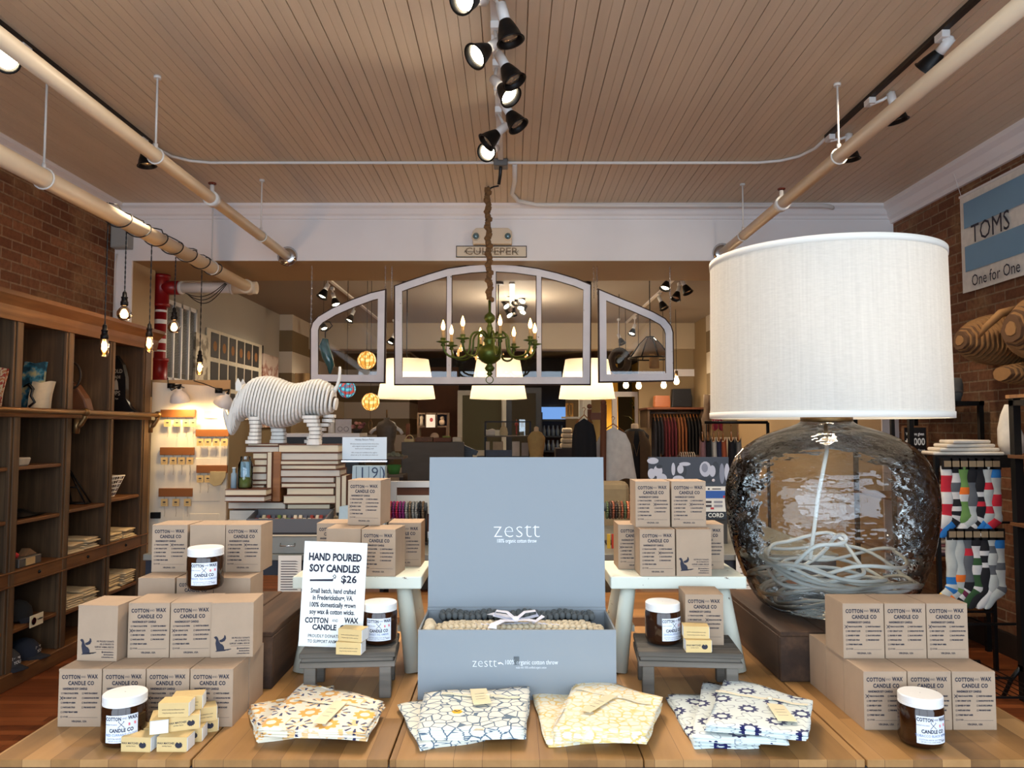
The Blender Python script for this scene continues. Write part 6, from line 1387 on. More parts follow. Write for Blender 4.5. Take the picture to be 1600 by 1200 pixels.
def clamp(px, py, tilt, label):
    c = P(px, py, DY-.16); t = thing('clamp_lamp', label, 'lamp', (c.x, DY-.16, c.z), 0, 'white clamp lamps above the display door')
    M = Tm(c) @ Rm(tilt, 'Y') @ Rm(.25, 'X')
    mb = MB(); mb.lathe([(.075,-.03),(.074,-.01),(.066,.02),(.045,.045),(.022,.055),(.018,.075),(.001,.078)], n=28, M=M, cap=False); mb.build('shade', MAT['white_metal'], t)
    mb = MB(); mb.lathe([(.001,-.02),(.02,-.015),(.026,.0),(.018,.03),(.001,.035)], n=16, M=M, cap=False); mb.build('bulb', MAT['flame'], t)
    mb = MB(); tp_ = M @ Vector((0, 0, .078)); mb.tube([tp_, tp_+Vector((0, .03, .03)), Vector((tp_.x-.13, DY-.02, tp_.z+.03))], .008, 8); mb.cyl((tp_.x-.13, DY-.03, tp_.z+.05), (tp_.x-.13, DY-.03, tp_.z+.01), .03, n=12); mb.ball(tp_, .014, 10, 6); mb.build('clamp_arm', MAT['black_metal'], t)
    l = lamp('SPOT', 'clamp_light', M @ Vector((0, 0, -.03)), 11, (1, .68, .32), size=.03, spot_size=math.radians(150), spot_blend=.8); l.rotation_euler = (.35, tilt, 0)
clamp(281, 622, .0, 'left clamp lamp with white dome shade over the door')
clamp(350, 628, .5, 'right clamp lamp with white dome shade beside the rhino head')
mb = MB(); mb.tube([P(262, 590, DY-.03), P(263, 602, DY-.04), P(268, 610, DY-.05), P(281, 603, DY-.1), P(288, 606, DY-.13)], .004, 6); mb.tube([P(303, 595, DY-.02), P(320, 600, DY-.05), P(345, 610, DY-.1)], .004, 6); tag(mb.build('lamp_cord', MAT['black']), 'thin dark lamp cord draped over the top of the white door', 'cord')
# ================================================================ right side
def PXr(x, y, X=3.25): return PX(x, y, X)
XB = 3.235
y_left = PX(1502, 380, XB).y; y_r = y_left-1.12; z1 = PX(1502, 308, XB).z; z0 = PX(1507, 458, XB).z
t = thing('wall_banner', 'white canvas banner with two blue bars on the right brick wall', 'banner', (XB, (y_left+y_r)/2, z0))
mb = MB(); mb.grid(lambda u, v: (XB+.006*math.sin(9*u)*(1-v), y_left+(y_r-y_left)*u, z0+(z1-z0)*v), 24, 10)
fr_ = lambda f, h, dx=.012: (XB-dx, y_left-f, z1-h)
H = z1-z0
MR = lambda f, h: Tm(XB-.014, y_left-f, z1-h) @ Rm(-PI/2, 'Z') @ FRONT
banner_blue = mat('banner_blue', (120,158,186), .85, var=.05, vs=3)
for (h0, h1) in ((.06, .245), (.375, .555)):
    mb.add([fr_(.06, h1*1.0), fr_(1.06, h1), fr_(1.06, h0), fr_(.06, h0)], [(0,1,2,3)], 1)
mb.text('TOMS', .185, MR(.14, .312), 2, align='LEFT', sx=.86); mb.text('One for One', .115, MR(.13, .635), 2, align='LEFT', sx=.84)
mb.build('canvas', [fab((226,222,212)), banner_blue, MAT['ink']], t)
mb = MB(); mb.box(XB-.008, XB+.012, y_r, y_left, z1-.008, z1+.008); mb.cyl((XB, y_left-.02, z1), (XB-.05, y_left-.02, 3.33), .002, n=5); mb.build('hanging_rod', MAT['white_metal'], t)
# cardboard animal head
t = thing('cardboard_trophy', 'slotted corrugated cardboard buffalo head on the right wall', 'sculpture', (3.1, 4.75, 2.0))
RZ = Matrix(((0,0,1,0),(1,0,0,0),(0,1,0,0),(0,0,0,1)))
def plates(name, cy, cz, ry, rz, n, x0, dx, shrink, seed, m=MAT['cardboard'], drift=(0, 0)):
    mb = MB()
    for i in range(n):
        k = i/(n-1); s1 = math.sqrt(max(.004, 1-(k*shrink)**2)); pts = []
        for j in range(44):
            q = 2*PI*j/44; w = 1+.05*math.sin(3*q+seed+k*2)+.03*math.sin(8*q+seed*2)
            pts.append((ry*s1*w*math.cos(q), rz*s1*w*math.sin(q)))
        mb.prism(pts, -.004, .004, 0, M=Tm(x0-dx*i, cy+drift[0]*i, cz+drift[1]*i) @ RZ)
        if i < n-1: mb.prism([(p[0]*.86, p[1]*.86) for p in pts], .0, dx, 1, M=Tm(x0-dx*i-dx, cy+drift[0]*i, cz+drift[1]*i) @ RZ)
    mb.build(name, [m, MAT['cardedge']], t)
plates('neck_slices', 4.42, 2.07, .27, .24, 17, 3.24, .022, .985, 1)
plates('head_slices', 4.93, 2.06, .24, .18, 17, 3.24, .022, .985, 2)
plates('beard_slices', 4.72, 1.83, .14, .07, 8, 3.2, .026, .8, 3)
mb = MB(); mb.tube([(3.1, 4.70, 2.22), (3.0, 4.68, 2.2), (2.93, 4.72, 2.12), (2.92, 4.78, 2.06)], [.03, .026, .02, .008], 10); mb.build('horn', MAT['cardboard'], t)
# far metal shelving unit against wall
def post(mb, x, y, z0, z1, r=.015): mb.box(x-r, x+r, y-r, y+r, z0, z1)
t = thing('metal_shelving', 'black metal shelving with wooden shelves against the right brick wall', 'shelving', (3.0, 5.6, 0))
mb = MB()
for x in (2.72, 3.2):
    for y in (5.25, 6.1): post(mb, x, y, 0, 1.68)
mb.box(2.7, 3.22, 5.235, 6.115, 1.65, 1.68); mb.build('frame', MAT['black_metal'], t)
for z in (.25, .62, 1.0, 1.33):
    mb = MB(); mb.box(2.7, 3.22, 5.24, 6.11, z-.02, z); mb.build('shelf', MAT['shelfwood_w'], t, bevel=.002)
# near rack with wood top, at the picture edge
t = thing('garment_rack', 'black metal rack with wooden shelves at the right edge', 'rack', (3.0, 4.0, 0))
mb = MB()
for x in (2.78, 3.2):
    for y in (3.3, 4.25): post(mb, x, y, .02, 1.66, .02)
for z in (.18, 1.62):
    mb.box(2.76, 3.22, 4.23, 4.27, z, z+.03); mb.box(2.76, 3.22, 3.28, 3.32, z, z+.03); mb.box(2.76, 2.80, 3.28, 4.27, z, z+.03)
mb.tube([(2.78, 4.25, .22), (2.74, 4.3, .12), (2.71, 4.33, .012)], .012, 8); mb.build('frame', MAT['black_metal'], t)
for z in (.98, 1.35, 1.68): mb = MB(); mb.box(2.75, 3.22, 3.27, 4.28, z-.02, z); mb.build('shelf', MAT['shelfwood_w'] if z < 1.6 else MAT['bench'], t, bevel=.002)
for k, (z, c) in enumerate(((1.351, (196,190,180)), (.981, (150,60,50)))):
    mb = MB(); mb.grid(lambda u, v: (2.82+.3*u, 3.9+.32*v, z+.14*math.sin(PI*min(1, max(0, u)))**.5*math.sin(PI*v)**.5*(1+.1*math.sin(9*u+7*v))), 20, 20); tag(mb.build('folded_bag', fab(c)), ('pale plastic wrapped bundle on the rack at the right edge', 'red cloth bundle on lower shelf of the right edge rack')[k], 'bundle')
# sock display
SX0, SX1, SYY = 2.50, 3.0, 4.55
t = thing('sock_display', 'black wire sock display stand behind the right candle boxes', 'stand', (2.75, SYY+.15, 0))
mb = MB()
ztop = P(1500, 712, SYY).z; zmid = P(1500, 818, SYY).z
for x in (SX0, SX1):
    for y in (SYY, SYY+.3): post(mb, x, y, 0, ztop, .011)
for z in (ztop-.01, zmid, .35):
    mb.box(SX0, SX1, SYY-.01, SYY+.01, z, z+.012); mb.box(SX0, SX1, SYY+.29, SYY+.31, z, z+.012)
for i in range(13): x = SX0+.02+(SX1-SX0-.04)*i/12; mb.box(x-.002, x+.002, SYY, SYY+.3, ztop-.004, ztop)
mb.build('wire_frame', MAT['black_metal'], t)
mb = MB(); mb.box(SX0, SX1, SYY-.02, SYY-.012, ztop-.07, ztop-.005); mb.build('header_strip', MAT['black'], t)
def sock(x, zt, L, cols, face, label, y=None, kinds=None):
    """cols = list of (fraction from top, colour)"""
    y = y or SYY-.045; t = thing('sock', label, 'sock', (x, y, zt-L), 0, 'patterned socks on the black display stand')
    mats = [fab(c) for _, c in cols]
    def path(s):
        if s < .6: return Vector((0, 0, -s/.6*L*.70)), .034
        u = (s-.6)/.4; a = min(1, u*2.2)*.75
        return Vector((-face*.14*math.sin(a)*u, 0, -L*.70-.15*u*math.cos(a*.6))), .036*(1+.25*math.exp(-((u-.15)/.12)**2))-.006*u
    ring = 12; N = 34; mb = MB(); V = []
    for k in range(N+1):
        c, w = path(k/N); e = path(min(1, k/N+.03))[0]-path(max(0, k/N-.03))[0]; e.normalize(); nx = Vector((-e.z, 0, e.x))
        w *= math.sqrt(max(.02, 1-max(0, (k/N-.88)/.12)**2))
        for i in range(ring): q = 2*PI*i/ring; p = c+nx*(w*math.cos(q)); V.append((x+p.x, y+.014*math.sin(q)+.003*math.sin(k*.6+x*90), zt+p.z))
    n0 = len(mb.v); mb.add(V, [], 0)
    for k in range(N):
        f = k/N; mi = max(i for i, (fr, _) in enumerate(cols) if f >= fr-1e-6)
        for i in range(ring): mb.f.append((n0+k*ring+i, n0+k*ring+(i+1) % ring, n0+(k+1)*ring+(i+1) % ring, n0+(k+1)*ring+i)); mb.m.append(mi); mb.s.append(True)
    mb.f.append(tuple(n0+i for i in range(ring))); mb.m.append(0); mb.s.append(False)
    mb.build('sock_body', mats, t)
    mb = MB(); mb.box(x-.03, x+.03, y-.016, y+.016, zt-.02, zt+.045, 0); mb.box(x-.02, x+.02, y-.018, y-.016, zt-.005, zt+.03, 1); mb.build('header_card', [MAT['black'], fab((150,130,100))], t)
W_ = (220,218,212); K = (28,28,32); G_ = (96,100,104); BL = (40,120,190); GN = (110,150,80); RD = (200,40,56); OG = (240,120,40); YL = (250,200,50); LG = (190,196,190); DG = (52,86,50)
def sx(px): return P(px, 760, SYY-.05).x
z_t = P(1500, 728, SYY-.05).z
up = [(1480, [(0,W_),(.1,RD),(.3,W_),(.45,RD),(.6,W_),(.8,RD)], 'white and red patterned sock at the left end of the upper row', 1),
      (1493, [(0,K),(.08,W_),(.2,G_),(.3,W_),(.4,K),(.5,W_),(.55,K),(.6,W_),(.66,K),(.72,BL)], 'blue toed striped grey sock in the upper row', 1),
      (1506, [(0,GN),(.25,OG),(.34,W_),(.42,GN),(.8,W_)], 'green sock with orange patch in the upper row', -1),
      (1519, [(0,K),(.2,G_),(.5,LG),(.78,W_)], 'light grey heather sock in the upper row', 1),
      (1531, [(0,K),(.3,W_),(.36,K),(.44,RD),(.5,K),(.62,W_),(.68,K),(.74,W_),(.8,K)], 'black sock with white bands in the upper row', 1),
      (1544, [(0,LG),(.2,RD),(.28,LG),(.5,RD),(.56,LG),(.72,BL)], 'grey sock with red motifs and blue toe in the upper row', 1),
      (1556, [(0,BL),(.12,LG),(.35,RD),(.5,LG),(.65,RD),(.78,BL)], 'blue cuffed grey and red sock at right of the upper row', 1)]
for px, cols, lab, f in up: sock(sx(px), z_t, .40, cols, f, lab)
z_b = P(1500, 838, SYY-.05).z
lo = [(1484, [(0,LG),(.5,BL),(.58,LG),(.62,BL),(.7,LG),(.78,YL)], 'grey and blue sock with yellow toe in the lower row', 1),
      (1496, [(0,LG),(.45,OG),(.55,LG),(.62,GN),(.7,LG),(.78,OG)], 'grey sock with orange heel and toe in the lower row', 1),
      (1509, [(0,G_),(.12,RD),(.22,G_),(.55,K),(.66,W_),(.7,(110,40,70)),(.76,W_),(.8,K)], 'charcoal sock with plum stripes in the lower row', 1),
      (1522, [(0,K),(.1,W_),(.25,DG),(.35,W_),(.45,DG),(.6,W_),(.66,DG)], 'dark green patterned sock in the lower row', 1),
      (1534, [(0,K),(.15,W_),(.22,K),(.3,W_),(.38,K)], 'black sock with white cactus motif in the lower row', 1),
      (1547, [(0,LG),(.1,G_),(.2,LG),(.35,G_),(.45,LG),(.7,W_)], 'pale heather sock in the lower row', 1),
      (1558, [(0,BL),(.12,LG),(.3,G_),(.4,LG),(.6,G_),(.66,LG)], 'blue cuffed pale sock at right of the lower row', 1)]
for px, cols, lab, f in lo: sock(sx(px), z_b, .40, cols, f, lab)
for k in range(4):
    mb = MB(); h = .022; z = ztop+.001+k*.023
    mb.prism([(-.2+.01*k,-.10),(.2-.03*k,-.11+.01*k),(.19-.03*k,.11),(-.19+.03*k,.10)], 0, .021, M=Tm(2.73+.01*k, SYY+.14, z) @ Rm(.1*k-.1, 'Z')); tag(mb.build('folded_shirt', fab((226,216,200)), bevel=.008, seg=2), '%s folded white shirt from the bottom on top of the sock stand' % ORD[k], 'folded shirt', 'white folded shirts on the sock stand')
mb = MB(); q = P(1556, 690, 4.5); mb.tube([(3.0+.01, 4.62, ztop+.012), (3.0, 4.62, ztop+.08), (2.99, 4.63, ztop+.16), (3.0, 4.64, ztop+.24), (3.01, 4.64, ztop+.3)], [.07, .075, .06, .045, .03], 12); tag(mb.build('white_bag', fab((224,220,210))), 'tall white cloth bag beside the folded white shirts', 'bag')
# items in the far shelving: small sign, shirts, vase
a = P(1412, 668, 5.3); b = P(1448, 716, 5.3)
t = thing('chalk_sign', 'small black chalk style sign with white number behind the lamp', 'sign', ((a.x+b.x)/2, 5.3, b.z)); mb = MB(); mb.box(a.x, b.x, 5.3, 5.31, b.z, a.z, 0); w = b.x-a.x; m_ = (a.x+b.x)/2
mb.text('We have given', .03, Tm(m_, 5.299, a.z-.045) @ FRONT, 1, bold=.02, sx=.7); mb.text('#5000', .07, Tm(m_, 5.299, a.z-.10) @ FRONT, 1, bold=.02, sx=.75); mb.text('pairs of shoes', .024, Tm(m_, 5.299, a.z-.155) @ FRONT, 1)
mb.build('board', [MAT['black'], MAT['white']], t); mb = MB(); frame_rect(mb, a.x-.012, b.x+.012, b.z-.012, a.z+.012, 5.295, 5.312, .012); mb.build('frame', MAT['shelfwood_w'], t)
for k in range(5):
    mb = MB(); mb.prism([(-.13,-.12),(.13,-.12),(.12,.12),(-.12,.12)], 0, .02, M=Tm(2.88, 5.42, 1.001+.021*k) @ Rm(.1*math.sin(k*2), 'Z')); tag(mb.build('folded_shirt', fab((214,206,190) if k % 2 else (190,180,164)), bevel=.006), '%s folded pale shirt from the bottom on the metal shelving' % ORD[k], 'folded shirt', 'folded shirts on the metal shelving')
for k in range(5):
    mb = MB(); mb.prism([(-.13,-.12),(.13,-.12),(.12,.12),(-.12,.12)], 0, .02, M=Tm(2.9, 5.42, .621+.021*k) @ Rm(.1*math.sin(k*3), 'Z')); tag(mb.build('folded_shirt', fab([(60,50,70),(190,170,180),(200,196,190),(170,120,130),(210,200,190)][k]), bevel=.006), '%s folded coloured shirt from the bottom on lower metal shelf' % ORD[k], 'folded shirt', 'folded shirts on the metal shelving')
a = P(1482, 592, 5.4); t = thing('stone_pot', 'small grey carved pot on top of the metal shelving', 'pot', (a.x, 5.4, 1.681)); mb = MB(); mb.lathe([(.001,0),(.07,0),(.085,.05),(.09,.12),(.08,.16),(.07,.165),(.065,.15),(.001,.02)], (a.x, 5.4, 1.681), 20, cap=False); mb.build('pot_body', mat('pot_grey', (86,84,80), .8, var=.2, vs=20), t)
mb = MB(); mb.lathe([(.083,.06),(.09,.065),(.09,.075),(.085,.08)], (a.x, 5.4, 1.681), 20, cap=False); mb.build('carved_band', MAT['metalgrey'], t)
mb = MB(); a = P(1471, 590, 5.45); mb.box(a.x-.015, a.x+.03, 5.5, 5.53, 1.681, 1.95); tag(mb.build('bamboo_strip', MAT['bench']), 'upright bamboo slat beside the stone pot', 'strip')
# woven lower basket and black boots below
mb = MB(); t = thing('wire_shelf', 'low black wire shelf on the floor beneath the sock stand', 'shelf', (2.75, 4.2, 0))
for i in range(11): x = 2.22+.045*i; mb.box(x-.002, x+.002, 3.9, 4.5, .16, .164)
for y in (3.9, 4.2, 4.5): mb.box(2.22, 2.69, y-.005, y+.005, .155, .165)
for x in (2.22, 2.68):
    for y in (3.9, 4.5): mb.box(x-.01, x+.01, y-.01, y+.01, 0, .16)
mb.build('wire_grid', MAT['black_metal'], t)
for k in range(2):
    t = thing('boot', ('black boot nearest the lamp under the wooden shelves', 'black boot nearest the sock stand under the wooden shelves')[k], 'boot', (2.2+.22*k, 4.9, 0))
    mb = MB(); x = 2.2+.22*k; mb.tube([(x, 4.9, .28), (x, 4.9, .16), (x, 4.88, .07), (x, 4.80, .05), (x, 4.70, .045), (x, 4.66, .045)], [.055, .05, .055, .045, .042, .02], 12); mb.build('upper', MAT['black'], t)
    mb = MB(); mb.box(x-.045, x+.045, 4.65, 4.95, 0, .02); mb.build('sole', MAT['dark'], t, bevel=.006)
# window wall strip and ladder-like dark shelf between lamp and wall (blue lit strip)
t = thing('tall_shelf_post', 'tall black post of the metal shelving behind the lamp shade', 'post', (2.45, 5.2, 0)); mb = MB(); post(mb, 2.62, 5.3, 0, 1.66, .012); mb.build('post', MAT['black_metal'], t)

# ================================================================ rear room contents
REAR_SPOTS = [(505,460,8.2,1),(524,473,8.9,1),(547,498,10.2,1),(506,511,11.2,1),(611,533,11.6,1),(1040,447,8.4,1),(1073,453,8.2,0),(1057,463,8.6,0),(1036,478,9.2,0),(988,519,11.3,1),(971,534,11.5,0)]
for k, (px, py, Y, lit) in enumerate(REAR_SPOTS):
    zc = 3.14 if Y < 12 else 2.95; c = P(px, py, Y)
    d = Vector(((-.3 if px < 800 else .3)*(-1 if k % 2 else 1), -.25, -.8)).normalized(); zc_ = zc; s_ = c-d*.12
    spotlight(s_.x, Y+.02, s_, c, lit, '%s small track spotlight in the %s of the rear room ceiling, %s' % (ORD[k if k < 5 else k-5], 'left half' if px < 800 else 'right half', 'lit' if lit else 'unlit'), 'rear room track spotlights', 0, 45 if k % 2 == 0 else 0, zt=zc, ang=120)
for (X, y0, y1, lab) in ((-2.02, 7.6, 11.9, 'light track on the left of the rear room ceiling'), (1.78, 7.6, 11.9, 'light track on the right of the rear room ceiling')):
    mb = MB(); mb.box(X-.018, X+.018, y0, y1, 3.12, 3.14); tag(mb.build('light_track', MAT['white_pipe']), lab, 'track')
t = thing('spotlight_cluster', 'cluster of black and lit spotlights seen through the centre sash', 'light', (0, 9.6, 3.14))
mb = MB(); mb.box(-.03, .03, 8.6, 11.0, 3.12, 3.14); mb.build('rail', MAT['white_pipe'], t)
for k, (px, py, lit) in enumerate(((777,450,1),(789,450,1),(802,452,1),(795,458,0),(806,455,0),(816,470,1),(805,473,0),(791,478,1),(814,481,1),(817,487,1),(796,492,1),(803,490,0))):
    c = P(px, py, 9.2+.1*k); q = Matrix.Identity(4); d = Vector((.5*math.sin(k*2), -.5, -.7)).normalized(); q = d.to_track_quat('Z', 'Y').to_matrix().to_4x4()
    mb = MB(); mb.lathe([(.02,-.06),(.022,0),(.035,.03),(.048,.07)], n=14, M=Tm(c-d*.05) @ q, cap=False); mb.cyl(c-d*.09, Vector((0, c.y, 3.13)), .006, n=6); hd_ = mb.build('spot_head', MAT['black_metal'], t)
    mb = MB(); mb.lathe([(.001,.04),(.04,.055),(.001,.06)], n=14, M=Tm(c-d*.05) @ q, cap=False); mb.build('bulb', MAT['spot'] if lit else MAT['spot_dim'], hd_)
lamp('POINT', 'rear_cluster_light', (.05, 9.6, 2.7), 60, WARM2, size=.15)
# three pendant shades
for k, (x0, x1, xt0, xt1, lab) in enumerate(((589,681,604,671,'left tapered cream pendant lampshade behind the sashes'),(733,824,741,818,'middle tapered cream pendant lampshade behind the chandelier'),(872,962,878,950,'right tapered cream pendant lampshade behind the sashes'))):
    Y = 8.6; a = P(x0, 623, Y); b = P(x1, 623, Y); tz = P(700, 562, Y).z; cx = (a.x+b.x)/2; rb = (b.x-a.x)/2*.98; rt = rb*.76
    t = thing('pendant_lamp', lab, 'lamp', (cx, Y, a.z), 0, 'tapered pendant lampshades over the counter')
    mb = MB(); mb.lathe([(rb, 0), (rt, tz-a.z)], (cx, Y, a.z), 48, cap=False); mb.build('shade', MAT['pendshade'], t)
    mb = MB(); mb.cyl((cx, Y, tz), (cx, Y, 3.14), .006, n=8); mb.cyl((cx, Y, 3.11), (cx, Y, 3.14), .06, n=16)
    for q in range(3): mb.cyl((cx, Y, tz-.02), (cx+rt*math.cos(q*2.1), Y+rt*math.sin(q*2.1), tz-.01), .004, n=5)
    mb.build('suspension', MAT['black_metal'], t)
    mb = MB(); mb.ball((cx, Y, a.z+.22), .045, 14, 10); mb.build('bulb', emis('pendant_bulb%d' % k, (255,215,160), 3), t)
    lamp('POINT', 'pendant_light', (cx, Y, a.z+.16), 17, WARM2, size=.06)
# paper globe lamps
gm = NT('mosaic_glow_yellow'); vo = gm.node('ShaderNodeTexVoronoi'); gm.t.links.new(gm.coord('xyz'), vo.inputs['Vector']); vo.inputs['Scale'].default_value = 26
cc_ = gm.ramp(vo.outputs['Distance'], [(.2, lin((255,226,150))), (.6, lin((220,150,60)))]); gm.set(col=cc_, ecol=cc_, es=1.3)
gt = NT('mosaic_glow_teal'); vo = gt.node('ShaderNodeTexVoronoi'); gt.t.links.new(gt.coord('xyz'), vo.inputs['Vector']); vo.inputs['Scale'].default_value = 24
cc_ = gt.ramp(vo.outputs['Distance'], [(.2, lin((120,210,225))), (.5, lin((40,130,160))), (.75, lin((190,70,60)))]); gt.set(col=cc_, ecol=cc_, es=.8)
for px, py, r, m_, lab in ((573,563,14.5,gm.mat,'upper yellow mosaic globe lamp seen through the left sash'),(542,608,14,gt.mat,'teal mosaic globe lamp above the rhino tail'),(579,628,14,gm.mat,'lower yellow mosaic globe lamp with hanging tassel')):
    c = P(px, py, 8.0); t = thing('globe_lamp', lab, 'lamp', c, 0, 'mosaic globe lamps'); rr_ = r*8/1200
    mb = MB(); mb.ball(c, rr_, 24, 16); mb.build('globe', m_, t)
    mb = MB()
    for k in range(6): 
        a = PI*k/6; mb.tube([(c.x+(rr_+.001)*math.sin(q)*math.cos(a), c.y+(rr_+.001)*math.sin(q)*math.sin(a), c.z+(rr_+.001)*math.cos(q)) for q in [2*PI*i/24 for i in range(24)]], .0025, 4, closed=True)
    mb.cyl((c.x, c.y, c.z+rr_), (c.x, c.y, 3.14), .003, n=5); mb.build('wire_frame', MAT['dark'], t)
    if py > 620: mb = MB(); mb.tube([(c.x+.02*math.sin(q), c.y, c.z-.24+.05*math.cos(q)) for q in [2*PI*i/14 for i in range(14)]], .006, 5, closed=True); mb.cyl((c.x, c.y, c.z-rr_), (c.x, c.y, c.z-.19), .002, n=4); mb.build('pendant_drop', MAT['brass'], t)
# hanging teal glass bird-like ornament
c = P(511, 556, 7.6); t = thing('glass_ornament', 'teal glass ornament hanging from a curled hook in left sash', 'ornament', c)
mb = MB(); mb.tube([(c.x-.02, c.y, c.z+.17), (c.x-.03, c.y, c.z+.1), (c.x, c.y, c.z), (c.x+.04, c.y, c.z-.1), (c.x+.03, c.y, c.z-.18)], [.03, .05, .055, .04, .01], 10); mb.build('body', mat('teal_glass', (30,110,120), .1, spec=.9), t)
mb = MB(); mb.tube([(c.x-.02, c.y, c.z+.18), (c.x-.02, c.y, c.z+.24), (c.x+.02, c.y, c.z+.27), (c.x+.05, c.y, c.z+.3), (c.x+.02, c.y, c.z+.34), (c.x-.04, c.y, c.z+.34)], .006, 6); mb.cyl((c.x-.04, c.y, c.z+.34), (c.x-.04, c.y, 3.14), .002, n=4); mb.build('hook', MAT['black_metal'], t)
# art cards on left wall
XW = -3.37
a = PX(322, 518, XW); b = PX(407, 620, XW)
t = thing('card_board', 'cream board mounted on the left rear wall behind dark art cards', 'board', (XW, (a.y+b.y)/2, 1.5)); zb1 = PX(340, 520, XW).z; zb0 = PX(340, 655, XW).z
mb = MB(); mb.box(XW, XW+.01, a.y, b.y, zb0, zb1+.02); mb.build('board', fab((210,202,180)), t)
mb = MB(); mb.box(XW, XW+.02, b.y, b.y+.03, zb0, zb1+.02); mb.build('edge_strip', MAT['black'], t)
xs_ = [328,343,357,370,382,394]; pe = [340,354,367,380,392,403]
for r_ in range(3):
    for k in range(6):
        y0 = PX(xs_[k], 540, XW).y; y1 = PX(pe[k], 540, XW).y; zt_ = zb1-.015-.33*r_; t = thing('art_card', '%s dark art card from the left in the %s row on the cream board' % (ORD[k], ('top', 'middle', 'bottom')[r_]), 'print', (XW+.012, y0, zt_-.27), 0, 'dark art cards on the left rear wall')
        mb = MB(); mb.box(XW+.0105, XW+.016, y0, y1, zt_-.28, zt_, 0)
        if r_ == 0: mb.add([(XW+.0165, y0+(y1-y0)*(.5+.25*math.cos(q)), zt_-.15+.06*math.sin(q)) for q in [2*PI*i/9 for i in range(9)]], [tuple(range(9))], 1)
        mb.build('card', [mat('art_dark', (40,36,32), .5) if (k+r_) == 0 else bpy.data.materials['art_dark'], fab((150,104,60))], t, bevel=.003)
a = PX(408, 555, XW); b = PX(431, 600, XW); tp2 = NT('torn_art'); tp2.set(col=tp2.ramp(tp2.noise(tp2.coord('xyz'), 5, 4), [(.45, lin((214,196,180))), (.55, lin((150,90,66))), (.62, lin((220,206,196)))]))
mb = MB(); mb.box(XW, XW+.03, a.y, b.y, 1.5, PX(412, 553, XW).z); tag(mb.build('canvas_art', tp2.mat), 'pale canvas with rust brown shape beside the dark art cards', 'painting')
a = PX(302, 520, XW); b = PX(320, 600, XW); tp3 = NT('botanical_art'); tp3.set(col=tp3.ramp(tp3.noise(tp3.coord('xyz'), 9, 4), [(.42, lin((120,110,90))), (.52, lin((196,186,162)))]))
mb = MB(); mb.box(XW, XW+.03, a.y, b.y, 1.7, PX(306, 520, XW).z); tag(mb.build('canvas_art', tp3.mat), 'tall pale botanical panel between the grille and art cards', 'painting')
mb = MB(); mb.grid(lambda u, v: (-2.85+.03*math.sin(12*u)*(1-v*.5)+.0, 10.6+.35*u, 1.7+.55*v), 24, 6); c_ = P(480, 585, 10.6)
for i in range(len(mb.v)): mb.v[i] = Vector((c_.x-.17+.35*(mb.v[i].y-10.6)/.35, 10.6+mb.v[i].x+2.85, mb.v[i].z))
mb.cyl((c_.x, 10.8, 2.2), (c_.x, 10.8, 3.14), .004, n=5); tag(mb.build('hanging_cloth', fab((132,104,66))), 'ochre draped cloth behind the left sash bottom corner', 'cloth')
# white shelf with card and flowers
Y = 6.6; a = P(516, 677, Y); b = P(562, 683, Y)
t = thing('console_shelf', 'dark console with thick white top behind the rhino', 'console', ((a.x+b.x)/2, Y, 0))
mb = MB(); mb.box(a.x-.4, b.x, Y, Y+.35, b.z, a.z); mb.build('top', MAT['white'], t, bevel=.003)
mb = MB(); mb.box(a.x-.38, b.x-.01, Y+.02, Y+.33, 0, b.z-.0005); mb.build('body', MAT['black'], t)
tz_ = a.z+.001
a = P(524, 655, Y+.1); b = P(549, 678, Y+.1); t = thing('greeting_card', 'pale grey card with bicycle drawing on the white shelf', 'card', ((a.x+b.x)/2, Y+.1, tz_)); mb = MB(); mb.box(a.x, b.x, Y+.1, Y+.105, tz_, a.z, 0)
for dx in (.3, .68): q = Vector((a.x+(b.x-a.x)*dx, Y+.099, tz_+.035)); mb.tube([(q.x+.02*math.cos(u), q.y, q.z+.02*math.sin(u)) for u in [2*PI*i/14 for i in range(14)]], .0018, 4, 1, closed=True)
mb.build('card', [fab((186,180,176)), MAT['ink_soft']], t)
c = P(560, 672, Y+.05); t = thing('flower_bowl', 'small bowl of pink and coral flowers on the white shelf', 'flowers', (c.x-.03, Y+.15, tz_))
mb = MB(); mb.lathe([(.001,0),(.03,0),(.05,.03),(.048,.032),(.001,.01)], (c.x-.03, Y+.15, tz_), 16, cap=False); mb.build('bowl', MAT['dark'], t)
rr = random.Random(4)
for k in range(12): mb = MB(); mb.ball((c.x-.03+rr.uniform(-.06, .06), Y+.15+rr.uniform(-.04, .04), tz_+.04+rr.uniform(0, .05)), .018, 8, 6, sz=.8); mb.build('flower', fab([(176,110,100),(200,140,120),(120,70,70)][k % 3]), t)
mb = MB(); c = P(518, 660, Y+.15); mb.cyl((c.x, Y+.15, tz_), (c.x, Y+.15, tz_+.16), .03, .025, n=14); tag(mb.build('candle_pillar', MAT['linen_plain']), 'cream pillar candle on the white shelf behind the rhino', 'candle')
